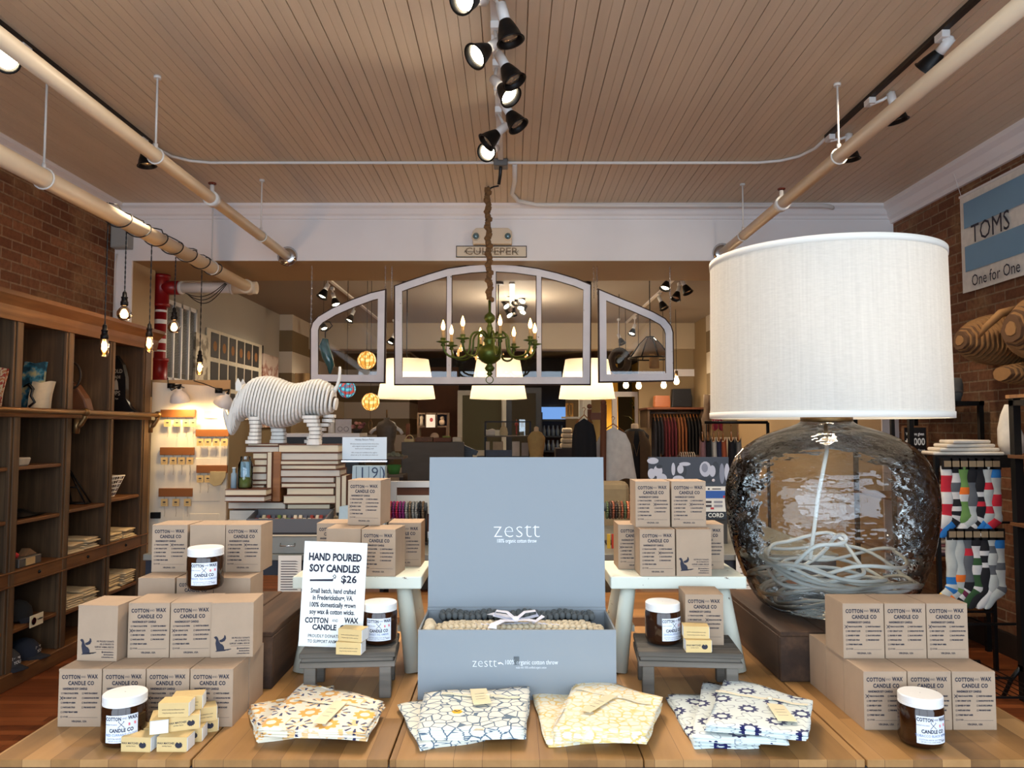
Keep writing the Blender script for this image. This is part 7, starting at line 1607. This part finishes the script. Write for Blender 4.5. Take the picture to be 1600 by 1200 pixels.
# checkout counter
Y = 7.2; a = P(628, 691, Y); x1 = P(738, 691, Y).x
t = thing('checkout_counter', 'tall grey board checkout counter behind the gift box', 'counter', ((a.x+x1)/2, Y, 0))
mb = MB(); mb.box(a.x, P(725, 700, Y).x, Y, Y+.03, 0, a.z); mb.build('front_panel', MAT['greydesk'], t, bevel=.003)
mb = MB(); mb.box(a.x, x1, Y+.031, Y+.7, 1.10, 1.14); mb.build('counter_top', MAT['greywood'], t, bevel=.003)
mb = MB(); mb.box(a.x, a.x+.03, Y+.031, Y+.7, 0, 1.10); mb.box(x1-.03, x1, Y+.031, Y+.7, 0, 1.10); mb.box(a.x+.03, x1-.03, Y+.65, Y+.69, 0, 1.1); mb.build('base', MAT['dark'], t)
ct = a.z
mb = MB(); bx0 = P(629, 690, Y+.1).x; bx1 = P(722, 690, Y+.1).x; mb.box(bx0, bx1, Y+.031, Y+.30, 1.1405, ct); tag(mb.build('ledge', MAT['greydesk']), 'raised grey ledge on the left end of the checkout counter', 'ledge')
def onct(name, label, cat, px0, px1, py0, m_, y=Y+.1, grp=None, bev=.003, base=ct, d=.1):
    a = P(px0, py0, y); b = P(px1, py0, y); mb = MB(); mb.box(a.x, b.x, y, y+d, base+.001, max(a.z, base+.02)); return tag(mb.build(name, m_, bevel=bev), label, cat, grp)
onct('wooden_box', 'long brown wooden box on the checkout ledge', 'box', 650, 676, 683, MAT['shelfwood_w'])
onct('wooden_box', 'shorter brown wooden box on the checkout ledge', 'box', 677, 705, 684, MAT['book_cover'])
onct('cream_box', 'small cream box at the right of the checkout ledge', 'box', 707, 721, 683, fab((196,184,160)), bev=.006)
onct('green_tin', 'small green tin on the checkout ledge behind the globe', 'tin', 691, 703, 681, fab((120,124,60)), y=Y+.2)
c = P(679, 677, Y+.25); mb = MB(); mb.ball((c.x, Y+.25, ct+.045), .043, 18, 12); tag(mb.build('string_ball', fab((190,160,130)), ), 'round twine ball on the checkout ledge', 'ball')
t = thing('small_basket', 'small pale wooden basket with handle on the checkout ledge', 'basket', (P(640, 688, Y+.1).x, Y+.12, ct))
c = P(640, 690, Y+.12); mb = MB(); mb.box(c.x-.048, c.x+.048, Y+.08, Y+.16, ct+.001, ct+.03); mb.build('basket_body', fab((206,182,130)), t, bevel=.005)
mb = MB(); mb.tube([(c.x-.035*math.cos(q), Y+.12, ct+.03+.035*math.sin(q)) for q in [PI*i/10 for i in range(11)]], .005, 6); mb.build('handle', fab((206,182,130)), t)
mb = MB(); a = P(722, 682, Y+.3); mb.prism([(0,0),(.14,-.02),(.16,.02),(-.12,.14)], 0, .03, M=Tm(a.x, Y+.3, 1.25) @ Rm(PI/2, 'X')); mb.box(a.x-.02, a.x+.1, Y+.25, Y+.4, 1.1405, 1.27); tag(mb.build('card_terminal', MAT['black']), 'black tilted till screen right of the checkout ledge', 'terminal')
# shadow box shelf with three figures
Y2 = 9.0; a = P(652, 645, Y2); b = P(701, 668, Y2)
t = thing('shadow_box', 'small wooden shadow box shelf behind the checkout ledge', 'shelf', ((a.x+b.x)/2, Y2, 0))
mb = MB(); frame_rect(mb, a.x, b.x, b.z, a.z, Y2, Y2+.12, .02); x3 = P(664, 650, Y2).x; x4 = P(681, 650, Y2).x; mb.box(x3, x3+.015, Y2, Y2+.12, b.z, a.z); mb.box(x4, x4+.015, Y2, Y2+.12, b.z, a.z); mb.box(a.x, a.x+.03, Y2, Y2+.12, 0, b.z); mb.box(b.x-.03, b.x, Y2, Y2+.12, 0, b.z); mb.build('box_frame', MAT['shelfwood'], t)
mb = MB(); mb.box(a.x, b.x, Y2+.11, Y2+.12, b.z, a.z); mb.build('backing', fab((50,40,46)), t)
c = P(660, 660, Y2+.05); mb = MB(); mb.lathe([(.001,0),(.03,0),(.02,.05),(.02,.07),(.028,.09),(.02,.12),(.001,.13)], (c.x-.01, Y2+.05, b.z+.021), 12, cap=False); tag(mb.build('figurine', fab((200,180,150))), 'pale figurine in the left compartment of the shadow box', 'figurine')
mb = MB(); p0 = P(666, 648, Y2-.02); p1 = P(680, 668, Y2-.02); mb.box(p0.x, p1.x, Y2-.02, Y2-.015, b.z+.001, p0.z, 0); k_ = P(674, 656, Y2-.02); mb.add([(k_.x+.02*math.cos(q), Y2-.021, k_.z+.025*math.sin(q)) for q in [2*PI*i/8 for i in range(8)]], [tuple(range(8))], 1); tag(mb.build('art_print', [MAT['paper'], fab((170,70,70))]), 'white print with red heart leaning on the shadow box', 'print')
c = P(691, 663, Y2+.05); mb = MB(); mb.ball((c.x, Y2+.05, b.z+.06), .038, 12, 8, sz=1.0); mb.ball((c.x, Y2+.05, b.z+.11), .025, 12, 8); tag(mb.build('figurine', fab((186,160,130))), 'round figurine in the right compartment of the shadow box', 'figurine')
# wooden chair at far left of counter
c = P(620, 700, 8.6); t = thing('wooden_chair', 'old brown wooden chair behind the grey counter', 'chair', (c.x+.05, 8.6, 0)); mb = MB(); mb.box(c.x+.1, c.x+.14, 8.6, 8.64, 0, P(626, 662, 8.6).z); mb.box(c.x+.5, c.x+.54, 8.6, 8.64, 0, 1.35); mb.build('back_post', MAT['book_cover'], t)
mb = MB(); mb.box(c.x+.14, c.x+.5, 8.6, 8.63, 1.33, 1.37); mb.build('top_rail', MAT['book_cover'], t); mb = MB(); mb.box(c.x+.1, c.x+.54, 8.2, 8.6, .43, .46); mb.build('seat', MAT['book_cover'], t)
for sx_ in (.1, .5): mb = MB(); mb.box(c.x+sx_, c.x+sx_+.04, 8.2, 8.24, 0, .43); mb.build('leg', MAT['book_cover'], t)
# metal dress form
c = P(604, 690, 7.8); t = thing('dress_form', 'small carved dress form with metal arms left of the counter', 'mannequin', (c.x, 7.8, 0))
mb = MB(); mb.lathe([(.07,1.15),(.09,1.25),(.08,1.33),(.10,1.42),(.11,1.50),(.085,1.55),(.03,1.575),(.03,1.6),(.001,1.6)], (c.x, 7.8, 0), 18, cap=False, sy=.6); mb.build('torso', mat('form_grey', (96,84,68), .6, var=.2, vs=25), t)
mb = MB(); mb.cyl((c.x, 7.8, 0), (c.x, 7.8, 1.16), .012, n=8); mb.cyl((c.x, 7.8, 0), (c.x, 7.8, .02), .12, n=16); mb.cyl((c.x, 7.8, 1.6), (c.x, 7.8, 1.68), .008, n=8); mb.build('pole', MAT['brass'], t)
for s_ in (-1, 1): mb = MB(); mb.tube([(c.x+s_*.09, 7.8, 1.5), (c.x+s_*.14, 7.79, 1.47), (c.x+s_*.16, 7.77, 1.44)], .018, 8); mb.build('arm_cap', MAT['linen_plain'], t)
# display table with jewellery stand (dark frame)
Y3 = 8.0; a = P(757, 658, Y3); b = P(830, 681, Y3)
t = thing('jewellery_stand', 'dark metal two level jewellery stand above the gift box lid', 'stand', ((a.x+b.x)/2, Y3, 1.14))
mb = MB()
for x in (a.x, b.x-.015):
    for y in (Y3, Y3+.25): mb.box(x, x+.015, y, y+.015, 0, a.z)
for z in (a.z-.012, ): mb.box(a.x, b.x, Y3, Y3+.012, z, z+.012); mb.box(a.x, b.x, Y3+.25, Y3+.262, z, z+.012)
mb.build('frame', MAT['black_metal'], t)
mb = MB(); mb.box(a.x, b.x, Y3, Y3+.26, b.z-.012, b.z); mb.build('shelf', MAT['greywood'], t)
sz_ = b.z+.001
def neckbust(px, y, z, label, col): c = P(px, 670, y); mb = MB(); mb.lathe([(.04,0),(.045,.03),(.035,.08),(.015,.105),(.014,.14),(.001,.145)], (c.x, y, z), 16, cap=False, sy=.5); mb.tube([(c.x-.016, y-.02, z+.11), (c.x, y-.03, z+.05), (c.x+.016, y-.02, z+.11)], .003, 5); tag(mb.build('necklace_bust', fab(col)), label, 'bust')
neckbust(787, Y3+.1, sz_, 'cream necklace bust on the jewellery stand', (190,170,130))
c = P(766, 677, Y3+.1); mb = MB(); mb.prism([(-.05,0),(.05,0),(.06,.06),(.02,.075),(-.03,.06),(-.06,.07)], 0, .05, M=Tm(c.x, Y3+.15, sz_) @ Rm(PI/2, 'X')); tag(mb.build('shell_bowl', fab((200,192,176)), bevel=.01), 'pale shell shaped bowl on the jewellery stand', 'bowl')
c = P(778, 676, Y3+.1); mb = MB(); mb.box(c.x-.03, c.x+.03, Y3+.1, Y3+.104, sz_, sz_+.06); tag(mb.build('price_card', fab((226,214,180))), 'square cream card between bowl and bust on jewellery stand', 'card')
for k, (px0, px1, py) in enumerate(((757,765,690),(770,786,690),(800,812,690),(815,826,692))):
    a_ = P(px0, py, Y3+.05); b_ = P(px1, py, Y3+.05); mb = MB(); mb.box(a_.x, b_.x, Y3+.05, Y3+.15, 1.2, a_.z); tag(mb.build('gift_carton', fab([(190,176,150),(170,150,120),(200,190,172),(160,156,150)][k]), bevel=.003), '%s small pale carton from the left below the jewellery stand' % ORD[k], 'box', 'pale cartons on the rear display table')
a = P(745, 712, Y3); b = P(850, 712, Y3)
t = thing('rear_table', 'dark rear display table behind the gift box lid', 'table', ((a.x+b.x)/2, Y3, 0)); mb = MB(); mb.box(a.x, b.x, Y3+.03, Y3+.24, 1.16, 1.199); mb.build('tabletop', MAT['dark'], t); 
for xx in (a.x, b.x-.04):
    for yy in (Y3+.03, Y3+.2): mb = MB(); mb.box(xx, xx+.04, yy, yy+.04, 0, 1.16); mb.build('leg', MAT['dark'], t)
a = P(757, 700, Y3-.03); b = P(800, 708, Y3-.03); mb = MB()
for k in range(7): x = a.x+(b.x-a.x)*k/7; mb.box(x, x+.035, Y3+.04-.0, Y3+.045, 1.2, 1.26)
mb = MB(); mb.box(a.x, b.x, Y3+.035, Y3+.045, 1.2, 1.265); tag(mb.build('photo_strip', fab((92,104,118))), 'low blue-grey strip of cards in front of pale cartons', 'card')
c = P(807, 672, Y3+.12); mb = MB(); mb.cyl((c.x, Y3+.12, sz_), (c.x, Y3+.12, sz_+.17), .004, n=6); mb.box(c.x-.008, c.x+.008, Y3+.115, Y3+.12, sz_+.02, sz_+.14); mb.ball((c.x, Y3+.12, sz_+.12), .02, 10, 6); tag(mb.build('ornament_stick', fab((160,70,60))), 'red and white ornament stick on the jewellery stand', 'ornament')
c = P(816, 665, Y3+.12); t = thing('glass_tower', 'tall glass holder with cards at right of the jewellery stand', 'holder', (c.x, Y3+.12, sz_)); mb = MB(); mb.box(c.x-.03, c.x+.03, Y3+.1, Y3+.14, sz_, sz_+.17); mb.build('glass_case', MAT['clear'], t)
mb = MB(); mb.box(c.x-.015, c.x+.015, Y3+.118, Y3+.122, sz_+.09, sz_+.16); mb.build('white_card', MAT['paper'], t)
# mannequins
def mannequin(px, Y, ztop, zbot, w, col, label, neck=(206,178,140), vest=None, lace=False):
    c = P(px, 690, Y); t = thing('mannequin', label, 'mannequin', (c.x, Y, 0)); H_ = ztop-zbot
    mb = MB(); mb.lathe([(w*.9, zbot), (w*.95, zbot+H_*.2), (w*.72, zbot+H_*.45), (w*.92, zbot+H_*.68), (w*.98, zbot+H_*.8), (w*.6, zbot+H_*.9), (w*.28, zbot+H_*.93)], (c.x, Y, 0), 24, sy=.62); mb.build('torso', fab(col), t)
    mb = MB(); mb.lathe([(w*.27, zbot+H_*.925), (w*.25, ztop), (w*.1, ztop+.01), (.001, ztop+.01)], (c.x, Y, 0), 16, cap=False); mb.build('neck', fab(neck), t)
    mb = MB(); mb.cyl((c.x, Y, 0), (c.x, Y, zbot), .014, n=8); mb.cyl((c.x, Y, 0), (c.x, Y, .02), .16, n=20); mb.build('stand', MAT['black_metal'], t)
    if vest:
        for s_ in (-1, 1):
            mb = MB(); mb.grid(lambda u, v: (c.x+s_*w*(.22+.85*math.sin(u*PI/2))*(1 if v < .8 else 1-(v-.8)*2.2), Y-w*.68*math.cos(u*PI/2)-.008, zbot-.1+(H_*.88+.1)*v), 10, 12); mb.build('vest_half', fab(vest), t)
        mb = MB(); mb.tube([(c.x-.06, Y-w*.5, zbot+H_*.88), (c.x, Y-w*.72, zbot+H_*.45), (c.x+.06, Y-w*.5, zbot+H_*.88)], .004, 5); mb.build('necklace', MAT['brass'], t)
    return t
mannequin(838, 7.6, P(838, 668, 7.6).z, 1.0, .09, (176,148,92), 'yellow-ochre dress form right of the jewellery stand')
mannequin(992, 7.9, P(992, 663, 7.9).z, .95, .15, (24,22,22), 'mannequin with black top, brown vest and long necklace', neck=(226,196,160), vest=(84,66,44))
# coat stand with white shawl and black garments
c = P(943, 640, 6.6); t = thing('coat_stand', 'dark red turned wooden coat stand behind the gift box', 'stand', (c.x, 6.6, 0)); mb = MB(); mb.tube([(c.x-.02, 6.6, 0), (c.x-.01, 6.6, 1.0), (c.x, 6.6, P(943, 632, 6.6).z)], .028, 12); mb.build('post', MAT['book_cover'], t)
mb = MB(); z_ = P(943, 645, 6.6).z; c2_ = P(921, 640, 6.6); mb.box(c2_.x, c.x, 6.585, 6.615, z_-.06, z_); mb.cyl((c2_.x, 6.6, 1.2), (c2_.x, 6.6, z_+.03), .018, n=10); mb.ball((c2_.x, 6.6, z_+.055), .022, 12, 8); mb.ball((c.x, 6.6, P(943, 629, 6.6).z), .026, 12, 8); mb.build('cross_rail', MAT['book_cover'], t)
def garment(name, label, cx, Y, ztop, w, h, col, seed=0, hanger=True, grp=None, ang=0, flare=.15, cat='garment'):
    t = thing(name, label, cat, (cx, Y, ztop), ang, grp); mb = MB()
    def f(u, v, s_=1):
        ww = w*(.8+.2*min(1, v*5))*(1+flare*v); x = (u-.5)*ww; y = s_*(.025+.01*v)*math.sin(PI*min(1, max(0, u)))**.5+.012*math.sin(u*17+seed)*v
        return (x, y, -.02-(v*h)-.055*abs(u-.5)*2*(1-v)+(.02*math.sin(u*9+seed))*v)
    mb.grid(lambda u, v: f(u, v, -1), 22, 14); mb.grid(lambda u, v: f(u, v, 1), 22, 14); mb.build('cloth', fab(col), t, world=False)
    if hanger: mb = MB(); mb.tube([(-w*.36, 0, -.06), (0, 0, .01), (w*.36, 0, -.06)], .006, 6); mb.tube([(0, 0, .01), (0, 0, .04), (.015, 0, .06), (.0, 0, .075), (-.015, 0, .065)], .003, 6); mb.build('hanger', MAT['hookwood'], t, world=False)
    return t
c = P(951, 670, 6.68); garment('white_shawl', 'large white woven shawl draped on hanger beside the coat stand', c.x+.04, 6.68, P(950, 664, 6.68).z, .27, .46, (214,208,196), 1, True, flare=.5)
c = P(914, 676, 6.5); garment('black_cardigan', 'black cardigan on a hanger left of the white shawl', c.x, 6.57, P(914, 650, 6.58).z, .20, .5, (20,20,22), 2, True, flare=.1)
# small wall shelf with frame and white boxes (right of blue window)
c = P(888, 700, 8.8); t = thing('stacked_tins', 'stack of pale folded linens right of the blue window', 'linens', (P(886, 690, 8.6).x, 8.6, 1.2)); 
for k in range(4): mb = MB(); a_ = P(876+k, 700-8*k, 8.6); b_ = P(897-k, 700-8*k, 8.6); mb.box(a_.x, b_.x, 8.6, 8.75, a_.z-.0, a_.z+.052); mb.build('folded_linen', fab((196,182,152)), t, bevel=.015, seg=2)
a_ = P(868, 706, 8.6); b_ = P(900, 706, 8.6); t = thing('side_cabinet', 'dark cabinet under the pale folded linens', 'cabinet', ((a_.x+b_.x)/2, 8.7, 0)); mb = MB(); mb.box(a_.x, b_.x, 8.55, 8.85, 0, P(880, 700, 8.6).z-.002); mb.build('body', MAT['dark'], t); mb = MB(); mb.box(a_.x+.02, b_.x-.02, 8.545, 8.55, .2, 1.1); mb.build('door', MAT['black'], t)
a_ = P(884, 630, 9.5); b_ = P(896, 651, 9.5); t = thing('picture_frame', 'small gilt wooden frame on a wall bracket', 'frame', (a_.x, 9.5, b_.z)); mb = MB(); frame_rect(mb, a_.x, b_.x, b_.z, a_.z, 9.5, 9.53, .02); mb.box((a_.x+b_.x)/2-.008, (a_.x+b_.x)/2+.008, 9.5, 9.53, b_.z, a_.z); mb.build('frame', fab((170,130,70)), t)
mb = MB(); mb.box(a_.x-.05, b_.x+.1, 9.45, 9.6, b_.z-.025, b_.z-.001); x_ = P(904, 620, 9.6).x; mb.box(x_, x_+.05, 9.55, 9.6, 0, 2.3); mb.build('bracket_post', MAT['whitewood'], t)
t = thing('old_post', 'pale chipped standing post left of the coat stand', 'post', (P(914, 650, 9.8).x, 9.8, 0)); mb = MB(); mb.box(P(911, 650, 9.8).x, P(924, 650, 9.8).x, 9.8, 9.85, 0, 2.2); mb.build('post', MAT['whitewood'], t, bevel=.004)
t = thing('old_post', 'pale chipped standing post right of the sage green door', 'post', (P(788, 650, 12.5).x, 12.5, 0)); mb = MB(); mb.box(P(785, 650, 12.5).x, P(791, 650, 12.5).x, 12.5, 12.56, 0, 2.15); mb.build('post', MAT['whitewood'], t)
# plant in yellow doorway
c = P(984, 690, 13.5); t = thing('leafy_plant', 'tall leafy plant in the yellow lit doorway', 'plant', (c.x+.1, 13.5, 0)); rr = random.Random(6); mb = MB()
for k in range(26):
    a_ = rr.uniform(0, 2*PI); z_ = 1.0+rr.random()*.9; r_ = .1+.15*rr.random(); b_ = Vector((c.x+.1, 13.5, z_)); tip = b_+Vector((r_*math.cos(a_), r_*math.sin(a_), .12)); mid = (b_+tip)/2+Vector((0, 0, .05)); nn = Vector((-math.sin(a_), math.cos(a_), 0))*.03
    mb.add([b_, mid+nn, tip, mid-nn], [(0,1,2,3)], 0)
mb.build('leaves', fab((60,80,30)), t); mb = MB(); mb.cyl((c.x+.1, 13.5, .3), (c.x+.1, 13.5, 1.9), .012, n=6); mb.build('stem', MAT['dark'], t); mb = MB(); mb.cyl((c.x+.1, 13.5, 0), (c.x+.1, 13.5, .32), .12, .16, n=18); mb.build('pot', fab((120,90,70)), t)
# wall rail with clothes and bags
Yc = 11.5; a = P(1008, 637, Yc); b = P(1098, 637, Yc)
t = thing('clothes_shelf', 'dark wooden shelf with pipe clothes rail on the tan rear wall', 'shelf', ((a.x+b.x)/2, Yc, a.z))
mb = MB(); mb.box(a.x, b.x, Yc-.2, Yc+.59, a.z-.03, a.z); mb.build('board', MAT['book_cover'], t, bevel=.003)
mb = MB(); zr = P(1050, 645, Yc).z; mb.cyl((a.x+.06, Yc, zr), (b.x-.03, Yc, zr), .018, n=10)
for x in (a.x+.06, b.x-.03): mb.cyl((x, Yc, zr), (x, Yc, a.z-.03), .018, n=10)
mb.build('pipe_rail', MAT['metalgrey'], t)
mb = MB(); mb.box(a.x+.02, a.x+.05, Yc-.1, Yc+.58, a.z-.3, a.z-.031); mb.build('side_bracket', MAT['shelfwood'], t); mb = MB(); mb.box(b.x-.05, b.x-.02, Yc-.1, Yc+.58, a.z-.3, a.z-.031); mb.build('side_bracket', MAT['shelfwood'], t)
cl = [(26,28,40)]*3+[(84,24,36),(96,28,40),(84,24,36),(90,30,44)]+[(120,72,40),(132,80,46),(120,70,40)]+[(22,20,22)]*4
nm_ = ['navy']*3+['maroon']*4+['rust brown']*3+['black']*4
cnt = {}
for k in range(14):
    x = a.x+.13+(b.x-a.x-.22)*k/13; n_ = nm_[k]; cnt[n_] = cnt.get(n_, 0)+1
    t = thing('hanging_garment', '%s %s garment from the left on the rear clothes rail' % (ORD[cnt[n_]-1], n_), 'garment', (x, Yc, zr), 0, 'clothes on the rear pipe rail')
    mb = MB(); L_ = .62+.08*math.sin(k*2.3); w_ = .0155
    mb.grid(lambda u, v: (x+w_*(1+.5*v)*math.cos(2*PI*u)*(.4+.6*min(1, v*6)), Yc+(.10+.10*min(1, v*4))*math.sin(2*PI*u)+.0, zr-.07-L_*v-.02*math.cos(6*PI*u)*v), 16, 8); mb.build('cloth', fab(cl[k]), t)
    mb = MB(); mb.tube([(x, Yc-.12, zr-.12), (x, Yc-.05, zr-.07), (x, Yc, zr-.04), (x, Yc, zr+.02), (x, Yc+.02, zr+.03), (x, Yc+.03, zr)], .008, 6); mb.build('hanger', MAT['hookwood'], t)
def bag(px0, px1, py0, col, label, Y, base, slump=False):
    a_ = P(px0, py0, Y); b_ = P(px1, py0, Y); t = thing('handbag', label, 'bag', ((a_.x+b_.x)/2, Y, base)); h_ = a_.z-base; w_ = b_.x-a_.x
    mb = MB(); pts = [(0,0),(w_,0),(w_*1.0,h_*.6),(w_*.9,h_),(w_*.55,h_*(.75 if slump else 1)),(0.05*w_,h_)]; mb.prism(pts, 0, .14, M=Tm(a_.x, Y+.14, base) @ Rm(PI/2, 'X')); mb.build('bag_body', mat('bag_%s' % label[:5], col, .35), t, bevel=.02, seg=2)
    mb = MB(); mb.prism([(w_*.04, h_*.5), (w_*.5, h_*.3), (w_*.96, h_*.5), (w_*.92, h_*.98), (w_*.08, h_*.98)], 0, .006, M=Tm(a_.x, Y-.002, base) @ Rm(PI/2, 'X')); mb.build('flap', bpy.data.materials['bag_%s' % label[:5]], t); return t
bag(1022, 1048, 618, (176,104,60), 'tan leather clutch bag standing on the clothes shelf', Yc, a.z+.001)
bag(1049, 1082, 607, (22,22,24), 'large black leather bag slumped on the clothes shelf', Yc+.15, a.z+.001, True)
# hanging chain-like shell garland + red scarf by the lamp
c = P(1106, 640, 9.5); t = thing('wooden_post', 'carved driftwood post beside the clothes shelf', 'post', (c.x, 9.5, 0)); mb = MB(); mb.tube([(c.x+.02*math.sin(z_*7), 9.5, z_) for z_ in [i*.1 for i in range(20)]], [.05+.015*math.sin(i*2.1) for i in range(20)], 10); mb.build('post', mat('driftwood', (122,100,76), .8, var=.2, vs=14), t)
c = P(1117, 640, 9.2); rs = garment('red_scarf', 'dark red scarf hanging left of the big lampshade', c.x+.03, 9.2, P(1117, 590, 9.2).z, .12, .6, (122,28,48), 3, False, flare=.1)
mb = MB(); mb.cyl((c.x+.03, 9.2, P(1117, 590, 9.2).z-.03), (c.x+.03, 9.2, 3.139), .004, n=5); mb.build('cord', MAT['black'], rs)
# right clothing rack near lamp
Yr = 6.4; zr2 = P(1110, 660, Yr).z
t = thing('clothes_rack', 'black clothes rack partly hidden behind the glass lamp', 'rack', (P(1120, 700, Yr).x, Yr, 0)); x0_ = P(1092, 690, Yr).x; x1_ = P(1200, 690, Yr).x
mb = MB(); mb.cyl((x0_+.05, Yr, zr2), (x1_, Yr, zr2), .012, n=8); mb.cyl((x1_, Yr, 0), (x1_, Yr, zr2), .014, n=8); mb.cyl((x0_+.15, Yr+.3, 0), (x0_+.15, Yr+.3, zr2), .014, n=8); mb.cyl((x0_+.15, Yr, zr2), (x0_+.15, Yr+.3, zr2), .012, n=8); mb.build('frame', MAT['black_metal'], t)
for k, (px, col, nm) in enumerate(((1098,(150,110,110),'dusty pink'),(1107,(24,24,28),'black'),(1117,(196,188,172),'pale striped'),(1126,(40,44,70),'navy'),(1134,(170,84,50),'rust orange'),(1148,(30,30,34),'charcoal'),(1160,(120,116,110),'grey'))):
    c = P(px, 690, Yr-.02*k); tt = garment('hanging_garment', '%s garment on the black rack behind the glass lamp' % nm, c.x, Yr-.0, zr2-.09, .19, .62, col, k, True, 'clothes on the black rack', ang=1.35, flare=.05)
# bowl of hangers / wire basket on cabinet
c = P(1068, 712, 5.6); t = thing('wire_tray', 'wire tray of hair ties behind the portrait display', 'tray', (c.x-.0, 5.6, 1.1)); zc = P(1060, 716, 5.6).z
a_ = P(1062, 716, 5.6); b_ = P(1092, 716, 5.6); mb = MB(); mb.box(a_.x, b_.x, 5.6, 5.7, zc-.05, zc+.02); mb.build('tray_body', fab((96,66,44)), t)
for k in range(7): mb = MB(); x = a_.x+.01+.016*k; mb.tube([(x+.0, 5.59+.045*math.cos(q)+.03, zc+.0+.045*math.sin(q)) for q in [2*PI*i/12 for i in range(12)]], .0025, 5, closed=True); mb.build('ring', fab((200,186,160)), t)
t = thing('pedestal', 'dark pedestal table holding the wire tray', 'table', ((a_.x+b_.x)/2, 5.65, 0)); mb = MB(); mb.box(a_.x-.1, b_.x+.1, 5.55, 5.8, zc-.08, zc-.051); mb.build('top', MAT['dark'], t); mb = MB(); mb.box((a_.x+b_.x)/2-.04, (a_.x+b_.x)/2+.04, 5.63, 5.71, 0, zc-.08); mb.build('column', MAT['dark'], t)
# string bulbs on the right
for k, (px, py) in enumerate(((978,600),(998,601),(1037,600),(1057,594))):
    Y = 10.6; c = P(px, py, Y); t = thing('hanging_bulb', '%s clear filament bulb from the left beneath the right sash' % ORD[k], 'light bulb', c, 0, 'filament bulbs in the rear room')
    mb = MB(); mb.cyl((c.x, Y, c.z+.13), (c.x, Y, 3.14), .004, n=5); mb.build('cord', MAT['black'], t)
    mb = MB(); mb.cyl((c.x, Y, c.z+.06), (c.x, Y, c.z+.13), .022, n=12); mb.build('socket', MAT['brass'], t)
    mb = MB(); mb.lathe([(.016,.06),(.03,.02),(.042,-.02),(.03,-.055),(.001,-.065)], (c.x, Y, c.z), 16, cap=False); mb.build('bulb', emis('rear_edison%d' % k, (255,216,160), 7), t)
    if k == 2: lamp('POINT', 'rear_bulb_light', (c.x, Y, c.z-.1), 25, WARM, size=.05)
# iron and glass bell lantern through right sash
c = P(1016, 560, 7.8); t = thing('bell_lantern', 'bell shaped iron and glass lantern seen through the right sash', 'lantern', c)
mb = MB(); zt_ = P(1016, 527, 7.8).z; zb_2 = P(1016, 560, 7.8).z; rb_ = .22
for k in range(8):
    a_ = 2*PI*k/8+.2; mb.tube([(c.x+.04*math.cos(a_), 7.8+.04*math.sin(a_), zt_), (c.x+.12*math.cos(a_), 7.8+.12*math.sin(a_), zt_-.08), (c.x+rb_*math.cos(a_), 7.8+rb_*math.sin(a_), zb_2)], .006, 5)
for r_, z_ in ((.04, zt_), (rb_, zb_2)): mb.tube([(c.x+r_*math.cos(q), 7.8+r_*math.sin(q), z_) for q in [2*PI*i/24 for i in range(24)]], .008, 6, closed=True)
mb.cyl((c.x, 7.8, zt_), (c.x, 7.8, 3.14), .005, n=6); mb.lathe([(.001, 0), (.03, 0), (.05, .03), (.001, .05)], (c.x, 7.8, 3.06), 12, cap=False); mb.build('iron_frame', MAT['black_metal'], t)
mb = MB(); mb.lathe([(.042, zt_), (.12, zt_-.08), (rb_-.004, zb_2)], (c.x, 7.8, 0), 24, cap=False); mb.build('glass_bell', MAT['clear'], t)
mb = MB(); mb.cyl((c.x+.04, 7.8, zb_2-.1), (c.x+.04, 7.8, zb_2+.05), .05, n=16); mb.cyl((c.x+.04, 7.8, zb_2+.05), (c.x+.04, 7.8, zt_), .003, n=4); mb.build('wooden_core', fab((170,130,84)), t)
c = P(968, 565, 9.4); mb = MB(); mb.tube([(c.x+.1*math.cos(q), 9.4, c.z+.13*math.sin(q)) for q in [2*PI*i/24 for i in range(24)]], .045, 8, closed=True); mb.cyl((c.x, 9.4, c.z+.15), (c.x, 9.4, 3.14), .004, n=5); tag(mb.build('twig_wreath', fab((52,42,34))), 'dark twig wreath hanging behind the right sash', 'wreath')
# bottles and small things on left of counter (x 560-630)
Ys = 5.9; a_ = P(605, 742, Ys); b_ = P(628, 742, Ys)
t = thing('small_shelf', 'small grey shelf with greenery left of the grey counter', 'shelf', ((a_.x+b_.x)/2, Ys, 0)); mb = MB(); mb.box(a_.x-.05, b_.x+.01, Ys, Ys+.25, a_.z-.02, a_.z); mb.box(a_.x-.05, b_.x+.01, Ys, Ys+.25, a_.z+.12, a_.z+.14); mb.build('boards', MAT['greywood'], t); mb = MB(); mb.box(b_.x-.02, b_.x+.01, Ys, Ys+.25, 0, a_.z-.0201); mb.box(a_.x-.05, a_.x-.02, Ys, Ys+.25, 0, a_.z-.0201); mb.box(a_.x-.05, a_.x-.03, Ys+.23, Ys+.25, a_.z, a_.z+.12); mb.build('sides', MAT['dark'], t)
mb = MB(); mb.lathe([(.001,0),(.04,0),(.055,.07),(.001,.075)], ((a_.x+b_.x)/2-.02, Ys+.1, a_.z+.001), 14, cap=False); tag(mb.build('green_bowl', fab((70,130,60))), 'small green bowl on the shelf left of the counter', 'bowl')
mb = MB(); mb.grid(lambda u, v: (a_.x-.04+.14*u, Ys+.03+.18*v, a_.z+.142+.03*math.sin(PI*u)*math.sin(PI*v)+.006*math.sin(20*u+9*v)), 14, 10); tag(mb.build('scarf_pile', fab((96,104,92))), 'grey green scarf heap on the small shelf', 'scarf')
